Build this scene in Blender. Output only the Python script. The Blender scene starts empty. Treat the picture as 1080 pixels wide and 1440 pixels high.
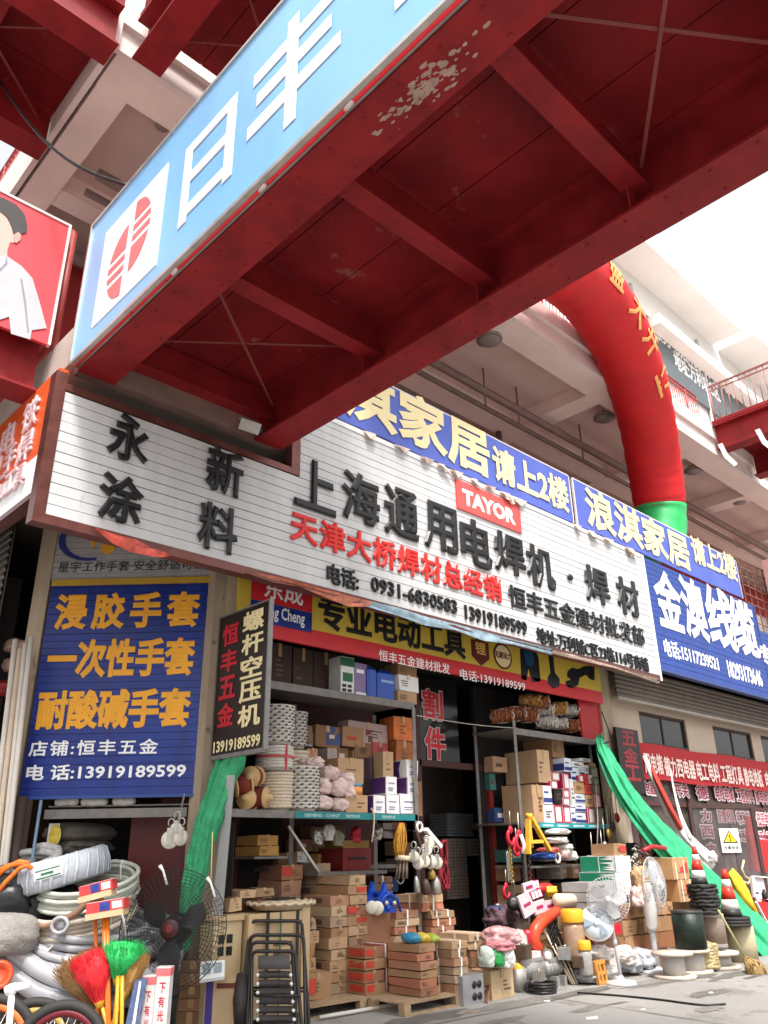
import bpy, math, random
from mathutils import Vector, Matrix, noise
random.seed(7)
sc = bpy.context.scene
COL = sc.collection
# ------------------------------------------------------------------ camera, sky, sun, exposure
PITCH, ROLL, YAW, FPX = math.radians(23.3), math.radians(-1.0), math.radians(45.85), 1122.0
CAM = Vector((0, 0, 1.6))
_f = Vector((math.cos(YAW)*math.cos(PITCH), math.sin(YAW)*math.cos(PITCH), math.sin(PITCH)))
_r = Vector((math.sin(YAW), -math.cos(YAW), 0))
_d = _f.cross(_r)
_c, _s = math.cos(ROLL), math.sin(ROLL)
CR, CD, CF = _c*_r - _s*_d, _s*_r + _c*_d, _f
cd = bpy.data.cameras.new('camera'); cam = bpy.data.objects.new('camera', cd); COL.objects.link(cam)
cd.sensor_fit = 'HORIZONTAL'; cd.sensor_width = 36; cd.lens = 36*FPX/1080
cd.clip_start = .05; cd.clip_end = 600
cam.matrix_world = Matrix(((CR.x, -CD.x, -CF.x, 0), (CR.y, -CD.y, -CF.y, 0), (CR.z, -CD.z, -CF.z, 1.6), (0, 0, 0, 1)))
sc.camera = cam
SUN_EL, SUN_AZ = math.radians(60), math.radians(242)      # azimuth of the sun, counter-clockwise from +X
w = bpy.data.worlds.new("World"); sc.world = w; w.use_nodes = True
nt = w.node_tree; bg = nt.nodes['Background']
sky = nt.nodes.new('ShaderNodeTexSky'); sky.sky_type = 'NISHITA'; sky.sun_disc = False
sky.sun_elevation = SUN_EL; sky.sun_rotation = math.pi/2 - SUN_AZ; sky.air_density = 1.6; sky.dust_density = 5.0; sky.ozone_density = 1.0
hs = nt.nodes.new('ShaderNodeHueSaturation'); hs.inputs['Saturation'].default_value = .12
nt.links.new(sky.outputs[0], hs.inputs['Color']); nt.links.new(hs.outputs[0], bg.inputs[0]); bg.inputs[1].default_value = .15
sd = bpy.data.lights.new('sun', 'SUN'); sd.energy = 2.1; sd.angle = math.radians(8); sd.color = (1, .95, .88)
sun = bpy.data.objects.new('sun', sd); COL.objects.link(sun)
sv = Vector((math.cos(SUN_AZ)*math.cos(SUN_EL), math.sin(SUN_AZ)*math.cos(SUN_EL), math.sin(SUN_EL)))
sun.rotation_euler = sv.to_track_quat('Z', 'Y').to_euler(); sun.location = (-10, -20, 40)
sc.view_settings.view_transform = 'Standard'; sc.view_settings.look = 'None'
sc.view_settings.exposure = 1.12; sc.view_settings.gamma = 1
# ------------------------------------------------------------------ materials
MATS = {}
def M(name, col, rough=.6, metal=0, var=.12, scale=5, bump=0, spec=.4, spots=None, spot_t=.62, spot_scale=3, alpha=1, trans=0, fine=0, stretch=None):
    if name in MATS: return MATS[name]
    m = bpy.data.materials.new(name); m.use_nodes = True; n = m.node_tree; L = n.links
    b = n.nodes['Principled BSDF']; b.inputs['Roughness'].default_value = rough; b.inputs['Metallic'].default_value = metal
    b.inputs['Specular IOR Level'].default_value = spec
    tc = n.nodes.new('ShaderNodeTexCoord'); co = tc.outputs['Object']
    if stretch:
        vm = n.nodes.new('ShaderNodeVectorMath'); vm.operation = 'MULTIPLY'; vm.inputs[1].default_value = stretch; L.new(co, vm.inputs[0]); co = vm.outputs[0]
    nz = n.nodes.new('ShaderNodeTexNoise'); nz.inputs['Scale'].default_value = scale; nz.inputs['Detail'].default_value = 6; nz.inputs['Roughness'].default_value = .65
    L.new(co, nz.inputs['Vector'])
    mx = n.nodes.new('ShaderNodeMix'); mx.data_type = 'RGBA'
    mx.inputs[6].default_value = tuple(c*(1-var) for c in col)+(1,)
    mx.inputs[7].default_value = tuple(min(1, c*(1+var)) for c in col)+(1,)
    mr = n.nodes.new('ShaderNodeMapRange'); mr.inputs[1].default_value = .3; mr.inputs[2].default_value = .7
    L.new(nz.outputs['Fac'], mr.inputs[0]); L.new(mr.outputs[0], mx.inputs[0]); out = mx.outputs[2]
    if spots:
        n2 = n.nodes.new('ShaderNodeTexNoise'); n2.inputs['Scale'].default_value = spot_scale; n2.inputs['Detail'].default_value = 9; n2.inputs['Roughness'].default_value = .72
        L.new(co, n2.inputs['Vector'])
        r2 = n.nodes.new('ShaderNodeMapRange'); r2.inputs[1].default_value = spot_t; r2.inputs[2].default_value = spot_t+.05
        L.new(n2.outputs['Fac'], r2.inputs[0])
        m2 = n.nodes.new('ShaderNodeMix'); m2.data_type = 'RGBA'; L.new(r2.outputs[0], m2.inputs[0]); L.new(out, m2.inputs[6]); m2.inputs[7].default_value = spots+(1,); out = m2.outputs[2]
    L.new(out, b.inputs['Base Color'])
    r3 = n.nodes.new('ShaderNodeMapRange'); r3.inputs[3].default_value = max(.05, rough-.12); r3.inputs[4].default_value = min(1, rough+.12)
    L.new(nz.outputs['Fac'], r3.inputs[0]); L.new(r3.outputs[0], b.inputs['Roughness'])
    if bump:
        bp = n.nodes.new('ShaderNodeBump'); bp.inputs['Strength'].default_value = bump; bp.inputs['Distance'].default_value = .02
        nb = n.nodes.new('ShaderNodeTexNoise'); nb.inputs['Scale'].default_value = fine or scale*4; nb.inputs['Detail'].default_value = 5
        L.new(co, nb.inputs['Vector']); L.new(nb.outputs['Fac'], bp.inputs['Height']); L.new(bp.outputs[0], b.inputs['Normal'])
    if trans: b.inputs['Transmission Weight'].default_value = trans; b.inputs['IOR'].default_value = 1.3
    if alpha < 1: b.inputs['Alpha'].default_value = alpha
    MATS[name] = m; return m
# ------------------------------------------------------------------ picking places: a photo pixel on a real plane
class Plane:
    def __init__(s, n, d, u):
        s.n = Vector(n).normalized(); s.d = d; s.u = Vector(u).normalized(); s.v = Vector((0, 0, 1))
        s.face = s.n if s.n.dot(s.n*s.d - CAM) < 0 else -s.n
    def hit(s, x, y):
        r = CF + CR*((x-540)/FPX) + CD*((y-720)/FPX)
        return CAM + r*((s.d - s.n.dot(CAM))/s.n.dot(r))
def PY(y): return Plane((0, 1, 0), y, (1, 0, 0))
def PX(x): return Plane((1, 0, 0), x, (0, -1, 0))
def PD(d): return Plane((1, 1, 0), d/math.sqrt(2), (1, -1, 0))     # planes square to the line of sight: x + y = d
def rect(P, x0, y0, x1, y1):
    """left, right along the plane's u and bottom, top in z of a photo box lying on plane P"""
    ym, xm = (y0+y1)/2, (x0+x1)/2
    return P.hit(x0, ym).dot(P.u), P.hit(x1, ym).dot(P.u), P.hit(xm, y1).z, P.hit(xm, y0).z
def gnd(x, y, z=0):
    r = CF + CR*((x-540)/FPX) + CD*((y-720)/FPX); return CAM + r*((z-1.6)/r.z)
# ------------------------------------------------------------------ mesh builder
class MB:
    def __init__(s): s.v, s.f, s.m, s.s = [], [], [], []
    def add(s, vs, fs, m=0, smooth=False):
        o = len(s.v); s.v += [Vector(v) for v in vs]
        for f in fs: s.f.append([i+o for i in f]); s.m.append(m); s.s.append(smooth)
        return s
    def box(s, x0, x1, y0, y1, z0, z1, m=0, j=0):
        J = lambda: random.uniform(-j, j) if j else 0
        vs = [(x+J(), y+J(), z+J()) for z in (z0, z1) for x, y in ((x0, y0), (x1, y0), (x1, y1), (x0, y1))]
        return s.add(vs, [(3, 2, 1, 0), (4, 5, 6, 7), (0, 1, 5, 4), (1, 2, 6, 5), (2, 3, 7, 6), (3, 0, 4, 7)], m)
    def obox(s, c, ax, ay, az, m=0):
        """box about c with half-axis vectors"""
        c, ax, ay, az = map(Vector, (c, ax, ay, az))
        vs = [c+a*ax+b*ay+d*az for d in (-1, 1) for a, b in ((-1, -1), (1, -1), (1, 1), (-1, 1))]
        return s.add(vs, [(3, 2, 1, 0), (4, 5, 6, 7), (0, 1, 5, 4), (1, 2, 6, 5), (2, 3, 7, 6), (3, 0, 4, 7)], m)
    def bar(s, a, b, w, h=None, up=(0, 0, 1), m=0):
        a, b = Vector(a), Vector(b); t = (b-a); l = t.length; t.normalize(); h = h or w
        up = Vector(up)
        if abs(t.dot(up)) > .98: up = Vector((1, 0, 0))
        sd = t.cross(up).normalized(); u2 = sd.cross(t)
        return s.obox((a+b)/2, t*l/2, sd*w/2, u2*h/2, m)
    def prism(s, pts, d, m=0, smooth=False):
        """polygon of 3d points pushed along vector d, with both ends closed"""
        p = [Vector(q) for q in pts]; n = len(p); d = Vector(d)
        fs = [list(range(n-1, -1, -1)), list(range(n, 2*n))]
        fs += [(i, (i+1) % n, (i+1) % n+n, i+n) for i in range(n)]
        return s.add(p+[q+d for q in p], fs, m, smooth)
    def tube(s, pts, r, n=8, closed=False, m=0, smooth=True, caps=True, flat=1.0):
        P = [Vector(p) for p in pts]; N = len(P)
        R = r if isinstance(r, (list, tuple)) else [r]*N
        prev = None; rings = []
        for i in range(N):
            a = P[(i-1) % N] if (closed or i > 0) else P[i]; b = P[(i+1) % N] if (closed or i < N-1) else P[i]
            t = (b-a); t = t.normalized() if t.length > 1e-9 else Vector((0, 0, 1))
            if prev is None:
                up = Vector((0, 0, 1)) if abs(t.z) < .9 else Vector((1, 0, 0))
                u = t.cross(up).normalized()
            else:
                u = prev - t*prev.dot(t); u = u.normalized() if u.length > 1e-6 else t.orthogonal().normalized()
            prev = u; v = t.cross(u)
            rings.append([P[i]+R[i]*(math.cos(2*math.pi*k/n)*u+flat*math.sin(2*math.pi*k/n)*v) for k in range(n)])
        vs = [q for rg in rings for q in rg]; fs = []
        for i in range(N if closed else N-1):
            a, b = i*n, ((i+1) % N)*n
            fs += [(a+k, a+(k+1) % n, b+(k+1) % n, b+k) for k in range(n)]
        if not closed and caps: fs += [tuple(range(n-1, -1, -1)), tuple(range((N-1)*n, N*n))]
        return s.add(vs, fs, m, smooth)
    def lathe(s, prof, o=(0, 0, 0), axis=(0, 0, 1), n=16, m=0, smooth=True):
        """profile of (radius, height) along axis from o"""
        o = Vector(o); A = Vector(axis).normalized(); u = A.orthogonal().normalized(); v = A.cross(u)
        vs = [o+A*h+r*(math.cos(2*math.pi*k/n)*u+math.sin(2*math.pi*k/n)*v) for r, h in prof for k in range(n)]
        fs = [(i*n+k, i*n+(k+1) % n, (i+1)*n+(k+1) % n, (i+1)*n+k) for i in range(len(prof)-1) for k in range(n)]
        fs += [tuple(range(n-1, -1, -1)), tuple(range((len(prof)-1)*n, len(prof)*n))]
        return s.add(vs, fs, m, smooth)
    def ball(s, c, r, n=12, k=8, m=0, lump=0, ph=0):
        c = Vector(c); r = (r, r, r) if isinstance(r, (int, float)) else r; vs = []
        for i in range(k+1):
            t = math.pi*i/k
            for j in range(n):
                a = 2*math.pi*j/n; d = 1+lump*(math.sin(3*a+ph+2*t)*.5+math.sin(5*t+a*2+ph*2)*.5)
                vs.append(c+Vector((r[0]*d*math.sin(t)*math.cos(a), r[1]*d*math.sin(t)*math.sin(a), r[2]*d*math.cos(t))))
        fs = [(i*n+j, (i+1)*n+j, (i+1)*n+(j+1) % n, i*n+(j+1) % n) for i in range(k) for j in range(n)]
        return s.add(vs, fs, m, True)
    def xf(s, mat):
        s.v = [mat @ q for q in s.v]; return s
OFF = {}
def build(mb, name, mats, parent=None, label=None):
    me = bpy.data.meshes.new(name)
    off = OFF.get(parent, Vector()) if parent else Vector()
    if not parent:                                    # a thing of one mesh: its origin at the middle of its base
        xs, ys, zs = zip(*[(q.x, q.y, q.z) for q in mb.v]); off = Vector(((min(xs)+max(xs))/2, (min(ys)+max(ys))/2, min(zs)))
    me.from_pydata([q-off for q in mb.v], [], mb.f); 
    mats = mats if isinstance(mats, (list, tuple)) else [mats]
    for m in mats: me.materials.append(m)
    me.polygons.foreach_set('material_index', mb.m); me.polygons.foreach_set('use_smooth', mb.s); me.update()
    o = bpy.data.objects.new(name, me); COL.objects.link(o)
    if parent: o.parent = parent
    else: o.location = off
    OFF[o] = off
    if label: o['label'] = label
    return o
def tag(o, label, cat, group=None):
    o['label'] = label; o['category'] = cat
    if group: o['group'] = group
    return o
def thing(name, label, cat, loc=(0, 0, 0), group=None, local=False):
    o = bpy.data.objects.new(name, None); COL.objects.link(o); o.location = loc; o.empty_display_size = .2
    OFF[o] = Vector() if local else Vector(loc)
    return tag(o, label, cat, group)
def structure(o): o['kind'] = 'structure'; return o
def dup(root, loc, rz=None, label=None, scale=None):
    r = root.copy(); COL.objects.link(r); r.location = loc; OFF[r] = Vector()
    if rz is not None: r.rotation_euler = (0, 0, rz)
    if scale: r.scale = scale
    if label: r['label'] = label
    for ch in list(root.children):
        c = ch.copy(); COL.objects.link(c); c.parent = r
        for g in list(ch.children):
            d = g.copy(); COL.objects.link(d); d.parent = c
    return r
# ------------------------------------------------------------------ lettering
_cache = {}
def glyphs(body, bold, space):
    k = (body, bold, space)
    if k in _cache: return _cache[k]
    c = bpy.data.curves.new('t', 'FONT'); c.body = body; c.size = 1; c.resolution_u = 2
    c.bevel_depth = bold; c.bevel_resolution = 0; c.space_character = space
    o = bpy.data.objects.new('t', c); COL.objects.link(o)
    me = bpy.data.meshes.new_from_object(o.evaluated_get(bpy.context.evaluated_depsgraph_get()))
    vs = [tuple(v.co) for v in me.vertices]; fs = [tuple(p.vertices) for p in me.polygons]
    bpy.data.objects.remove(o); bpy.data.curves.remove(c); bpy.data.meshes.remove(me)
    _cache[k] = (vs, fs); return vs, fs
def letter(mb, body, P, l, r, b, t, depth=.006, bold=.03, space=1.0, m=0, lift=0.0, slant=0):
    """raise the words on plane P, filling l..r along u and b..t in z"""
    vs, fs = glyphs(body, bold, space)
    x0, x1 = min(v[0] for v in vs), max(v[0] for v in vs); y0, y1 = min(v[1] for v in vs), max(v[1] for v in vs); zz = max(max(abs(v[2]) for v in vs), 1e-4)
    base = P.n*P.d; out = []
    for x, y, z in vs:
        fu = (x-x0)/(x1-x0); fv = (y-y0)/max(1e-6, y1-y0)
        out.append(P.u*(l+(r-l)*fu+slant*(fv-.5)*(t-b)) + base + Vector((0, 0, b+(t-b)*fv)) + P.face*(lift+depth*(z/zz*.5+.5)))
    mb.add(out, fs, m); return mb
def line(mb, body, P, L, R_, top, bot, **k):
    """a line of words between two photo points at mid height; top/bot: photo pixels of the first letter"""
    a, b = P.hit(*L), P.hit(*R_); zt, zb = P.hit(*top).z, P.hit(*bot).z
    return letter(mb, body, P, a.dot(P.u), b.dot(P.u), zb, zt, **k)
def panel(mb, P, l, r, b, t, thick=.02, lift=0.0, m=0):
    c = P.u*((l+r)/2)+P.n*P.d+Vector((0, 0, (b+t)/2))+P.face*(lift+thick/2)
    return mb.obox(c, P.u*(r-l)/2, P.face*thick/2, Vector((0, 0, (t-b)/2)), m)
def slats(mb, P, l, r, b, t, pitch, depth=.012, gap=.008, lift=0.0, back=None, m=0):
    z = b
    while z < t-1e-3:
        z1 = min(z+pitch-gap, t); panel(mb, P, l, r, z+random.uniform(-.0015, .0015), z1+random.uniform(-.0015, .0015), depth+random.uniform(-.002, .0015), lift, m); z += pitch
    if back is not None: panel(mb, P, l, r, b, t, .01, lift-.01, back)
    return mb
def ribbed(mb, P, l, r, b, t, pitch, depth=.02, m=0):
    """roller shutter: one curved sheet of rounded slats"""
    base = P.n*P.d; n = max(1, round((t-b)/pitch)); prof = []
    for i in range(n):
        for f, d in ((.0, 0), (.12, .7), (.35, 1), (.65, 1), (.88, .7)): prof.append((b+(t-b)*(i+f)/n, d*depth))
    prof.append((t, 0)); vs = []
    for z, d in prof: vs += [P.u*l+base+Vector((0, 0, z))+P.face*d, P.u*r+base+Vector((0, 0, z))+P.face*d]
    mb.add(vs, [(2*i, 2*i+1, 2*i+3, 2*i+2) for i in range(len(prof)-1)], m, False)
    return panel(mb, P, l, r, b, t, .01, -.015, m)
def U(P, u, z, lift=0): return P.u*u+P.n*P.d+Vector((0, 0, z))+P.face*lift

def blob(q, c, r, lump=.12, n=34, k=22, floor=-.72):
    """a soft creased lump: bag, bundle, sack"""
    c = Vector(c); ph = Vector((random.uniform(0, 50), random.uniform(0, 50), 7)); vs = []
    for i in range(k+1):
        th = math.pi*i/k
        for j in range(n):
            a = 2*math.pi*j/n; sx = abs(math.sin(th))**.62; d0 = Vector((sx*math.cos(a), sx*math.sin(a), math.cos(th)))
            big_ = noise.noise(d0*1.6+ph); cr_ = abs(noise.noise(d0*3.4+ph*1.7)); fi = abs(noise.noise(d0*8+ph*.6))
            w_ = 1+lump*(1.9*big_+2.4*(.35-cr_)-1.1*fi); zz = max(math.cos(th)*(1+lump*(1.5*big_-1.6*cr_)), floor)
            vs.append(c+Vector((r[0]*sx*w_*math.cos(a), r[1]*sx*w_*math.sin(a), r[2]*zz)))
    return q.add(vs, [(i*n+j, (i+1)*n+j, (i+1)*n+(j+1) % n, i*n+(j+1) % n) for i in range(k) for j in range(n)], 0, True)
def bag(label, c, r, mat, lump=.12, n=34, name='plastic_bag', cat='bag', group=None):
    return tag(build(blob(MB(), c, r, lump), name, mat), label, cat, group)
# ================================================================== materials
RED = M('red steel paint', (.23, .012, .015), .55, 0, .3, 2.5, .15, spec=.25, spots=(.26, .12, .1), spot_t=.68, spot_scale=3)
REDD = M('red deck paint', (.2, .01, .013), .65, 0, .4, 1.1, .2, spec=.2, spots=(.28, .085, .075), spot_t=.595, spot_scale=1.5)
REDR = M('red railing paint', (.33, .05, .045), .5, 0, .2, 6)
CONC = M('grey plaster', (.5, .42, .38), .85, 0, .12, 1.2, .25, spots=(.26, .2, .17), spot_t=.66, spot_scale=1.1)
SOFF = M('pinkish plaster ceiling', (.8, .65, .6), .85, 0, .1, .8, .2, spots=(.24, .17, .14), spot_t=.68, spot_scale=1.5)
COFF = M('brown pink ceiling panel', (.62, .46, .42), .85, 0, .1, .8, .1, spots=(.16, .11, .09), spot_t=.7, spot_scale=2)
FASC = M('pale painted fascia', (.74, .63, .6), .7, 0, .08, 1.5, .1, spots=(.45, .35, .31), spot_t=.68, spot_scale=2)
WHITEW = M('white painted wall', (.82, .8, .77), .8, 0, .04, .6)
BEIGE = M('beige wall', (.36, .28, .2), .85, 0, .2, 2.5, .15, spots=(.2, .145, .1), spot_t=.6, spot_scale=4, stretch=(1.5, 1.5, .35))
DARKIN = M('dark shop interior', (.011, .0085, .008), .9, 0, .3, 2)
DRED = M('dark red panel', (.06, .008, .008), .6, 0, .25, 2)
WALLR = M('maroon gallery wall', (.3, .025, .026), .8, 0, .25, .8, 0)
COPPER = M('brown metal trim', (.16, .06, .05), .35, .5, .3, 4, .1)
ALU = M('bare aluminium', (.55, .53, .5), .4, .6, .15, 6)
STEEL = M('grey shelf steel', (.17, .155, .145), .5, .3, .3, 7, .1, spots=(.13, .09, .06), spot_t=.62, spot_scale=7)
BLACK = M('black plastic', (.018, .017, .017), .4, 0, .2, 8)
DKBR = M('dark brown frame', (.06, .032, .028), .5, 0, .2, 5)
SHUT = M('grey brown shutter', (.17, .135, .115), .5, .2, .2, 3)
SHUTG = M('grey shutter', (.33, .31, .29), .45, .2, .15, 3)
BOARDW = M('white board slats', (.54, .54, .545), .45, 0, .1, 2.2, spots=(.44, .42, .4), spot_t=.66, spot_scale=3, stretch=(1.6, 1.6, .3))
GROOVE = M('dark groove', (.07, .065, .065), .8)
INK = M('black lettering', (.012, .012, .013), .4, 0, .1)
INKR = M('red lettering', (.65, .025, .02), .4, 0, .1)
WHITE = M('white lettering', (.85, .85, .85), .5, 0, .03)
CREAM = M('cream lettering', (.8, .68, .38), .5, 0, .05)
ORNG = M('golden lettering', (.8, .36, .02), .5, 0, .1)
SKYB = M('sky blue film', (.22, .48, .78), .35, 0, .07, 1.4, .06, stretch=(1, 1.3, .4))
BANB = M('violet blue banner cloth', (.085, .125, .46), .6, 0, .1, 2, .1)
BLUEB = M('deep blue slats', (.02, .055, .27), .45, 0, .25, 2.4, stretch=(1.5, 1.5, .3))
NAVY = M('navy blue slats', (.008, .026, .2), .4, 0, .3, 2.4, spots=(.03, .04, .13), spot_t=.66, spot_scale=3, stretch=(1.5, 1.5, .3))
YEL = M('ochre yellow film', (.56, .4, .05), .5, 0, .08, 2)
REDF = M('red film', (.55, .018, .025), .45, 0, .1, 2)
REDP = M('poster red', (.62, .06, .075), .5, 0, .05, 1)
GLASS = M('dark window glass', (.02, .021, .022), .08, 0, .2, 2, spec=.6)
SKIN = M('poster skin', (.55, .39, .33), .6, 0, .03)
GREYC = M('poster white cloth', (.45, .45, .475), .6, 0, .05)
HAIR = M('poster black hair', (.05, .045, .045), .6)
TEAL = M('teal shelf strip', (.01, .18, .19), .45, 0, .15, 5)
TEALW = M('faded white print', (.4, .55, .55), .5)

# ================================================================== ground
g = MB(); g.box(-90, 120, -90, 120, -.2, 0)
GROUND = M('worn grey concrete', (.27, .258, .245), .85, 0, .14, .35, .35, spots=(.2, .188, .175), spot_t=.54, spot_scale=1.1, fine=14)
structure(build(g, 'ground', GROUND))
g = MB()
for pts in (((10.1, 6.43), (10.6, 6.33), (11.3, 6.22), (12.2, 6.13), (12.25, 6.05), (11.9, 5.98), (11.2, 6.14), (10.5, 6.29)), ((9.1, 5.9), (9.4, 5.86), (9.45, 5.8), (9.15, 5.83)), ((12.0, 5.6), (12.5, 5.62), (12.45, 5.52), (12.0, 5.53))):
    g.add([(x, y, .004) for x, y in pts], [list(range(len(pts)))])
structure(build(g, 'pavement_mark', M('dark concrete', (.12, .11, .1), .6, 0, .2, 3)))  # long dark strip and two small patches, darker than the concrete around them

# ================================================================== the mall block
mall = thing('shopping_mall', 'pale concrete shopping block with open galleries above a row of ground floor shops', 'building', (2.55, 7.4, 0))
def mp(name, mb, mats): return build(mb, name, mats, mall)
m = MB(); m.box(2.62, 40, 7.46, 20, 6.5, 7.0); mp('gallery_floor', m, CONC)
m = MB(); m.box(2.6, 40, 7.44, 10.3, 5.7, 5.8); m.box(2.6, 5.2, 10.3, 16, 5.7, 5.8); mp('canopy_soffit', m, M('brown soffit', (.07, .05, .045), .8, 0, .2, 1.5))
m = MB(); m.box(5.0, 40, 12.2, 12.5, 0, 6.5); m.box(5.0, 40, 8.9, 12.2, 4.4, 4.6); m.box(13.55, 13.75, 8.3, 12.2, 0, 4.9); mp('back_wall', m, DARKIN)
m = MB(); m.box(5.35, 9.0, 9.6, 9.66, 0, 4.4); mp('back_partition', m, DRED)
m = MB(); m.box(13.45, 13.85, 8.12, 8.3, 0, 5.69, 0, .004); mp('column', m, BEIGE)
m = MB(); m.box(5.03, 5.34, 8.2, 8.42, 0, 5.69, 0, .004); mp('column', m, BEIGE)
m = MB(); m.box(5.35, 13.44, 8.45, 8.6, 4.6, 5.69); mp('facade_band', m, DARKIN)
# third floor gallery: beams and recessed coffers
m = MB(); m.box(2.55, 46, 7.45, 20, 11.6, 11.98); mp('third_floor_slab', m, COFF)
m = MB(); m.box(2.56, 46, 7.46, 8.05, 11.2, 11.6); m.box(2.57, 3.0, 8.05, 22, 11.2, 11.6)
for x in (6.3, 10.2, 14.4, 18.6, 22.8, 27): m.box(x, x+.55, 8.051, 12.0, 11.25, 11.6)
m.box(3.0, 46, 10.2, 10.6, 11.22, 11.6); mp('ceiling_beam', m, SOFF)
m = MB(); m.box(2.52, 46, 7.38, 7.46, 11.2, 11.62); m.box(2.52, 46, 7.3, 7.46, 11.62, 12.0); m.box(2.44, 2.52, 7.3, 22, 11.2, 12.0); mp('fascia', m, FASC)
m = MB(); m.box(2.9, 46, 11.4, 11.7, 7.0, 11.2); m.box(2.9, 3.2, 11.7, 20, 7, 11.2); mp('gallery_wall', m, WALLR)
m = MB(); m.box(9, 46, 12.5, 30, 12.0, 25); mp('upper_wall', m, WHITEW)
Pa = PY(11.0); za = Pa.hit(970, 398).z; xe_ = Pa.hit(1037, 442).x
m = MB(); m.box(12, xe_, 11.0, 12.5, za, za+1.2); mp('eave_slab', m, WHITEW)
m = MB(); m.box(xe_+.6, 46, 10.6, 12.5, PY(10.6).hit(1062, 470).z, PY(10.6).hit(1062, 470).z+1.6); mp('balcony_block', m, WHITEW)
m = MB(); m.box(PY(11.8).hit(926, 440).x, 46, 11.8, 12.5, PY(11.8).hit(985, 500).z, PY(11.8).hit(985, 500).z+.5); mp('ledge', m, WHITEW)
# pipes under the third floor
m = MB()
for y, z, r in ((9.3, 11.0, .09), (9.7, 10.95, .06), (10.9, 10.7, .12)): m.tube([(3.2, y, z), (40, y, z)], r, 8)
for x in (8.2, 9.0, 12.2, 13.4, 16, 19): m.tube([(x, 9.3, 11.6), (x, 9.3, 10.6)], .02, 5)
m.tube([(14.2, 10.5, 11.2), (14.2, 10.5, 7)], .08, 8)
mp('ceiling_pipe', m, M('dusty pipe', (.2, .13, .115), .6, 0, .2, 3))
# railing of the second-floor gallery (behind the banners) and of the third-floor edge
def railing(name, label, a, b, z0, h, pitch, mat, r=.018, group=None):
    a, b = Vector(a), Vector(b); t = thing(name, label, 'railing', (a.x, a.y, z0), group); L = (b-a).length; n = int(L/pitch)
    q = MB(); q.tube([a+Vector((0, 0, z0+h)), b+Vector((0, 0, z0+h))], r*1.7, 8); q.tube([a+Vector((0, 0, z0+.12)), b+Vector((0, 0, z0+.12))], r, 6); q.tube([a+Vector((0, 0, z0+h-.14)), b+Vector((0, 0, z0+h-.14))], r, 6)
    build(q, 'rail', mat, t)
    q = MB()
    for i in range(n+1):
        p = a.lerp(b, i/n); big = i % 10 == 0
        q.tube([p+Vector((0, 0, z0)), p+Vector((0, 0, z0+h))], r*1.6 if big else r*.7, 6)
    build(q, 'baluster', mat, t); return t
railing('gallery_railing', 'red metal railing along the third floor edge beside the inflatable arch', (7.0, 7.6, 0), (19.4, 7.6, 0), 12.0, 1.05, .13, REDR)
railing('gallery_railing', 'red metal railing on the gallery edge far left behind the portrait poster', (2.62, 9.6, 0), (2.62, 15, 0), 12.0, 1.05, .13, REDR)
# ceiling lamps
def dish(x, y, z, label):
    t = thing('ceiling_lamp', label, 'ceiling lamp', (x, y, z), 'round lamps under the third floor')
    q = MB(); q.lathe([(.02, .25), (.03, .12), (.2, .1), (.26, .05), (.27, 0)], (x, y, z), n=20); build(q, 'lamp_shade', M('dull lamp shade', (.28, .22, .2), .5), t)
    q = MB(); q.lathe([(.24, 0), (.2, -.05), (.1, -.08), (.02, -.09)], (x, y, z), n=20); build(q, 'diffuser', M('grey lamp glass', (.22, .19, .18), .4), t)
for px, py, z, l in ((850, 588, 11.3, 'round dish lamp under the gallery ceiling left of the inflatable arch'), (976, 662, 11.3, 'round dish lamp under the gallery ceiling just right of the inflatable arch'), (1040, 705, 11.3, 'farthest round dish lamp under the gallery ceiling at right'), (688, 478, 11.15, 'pinkish pendant lamp hanging close beside the sky bridge girder'), (228, 180, 11.5, 'small round lamp on the corner ceiling nearest the blue signboard'), (232, 162, 11.5, 'small round lamp on the corner ceiling farther from the blue signboard')):
    p = gnd(px, py, z)
    if px > 300: dish(p.x, p.y, z, l)
    else:
        q = MB(); q.lathe([(.05, .1), (.1, .1), (.1, .02), (.07, 0)], (p.x, p.y, z), n=14); tag(build(q, 'ceiling_lamp', M('dull lamp shade', (.28, .22, .2), .5)), l, 'ceiling lamp')

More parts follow.
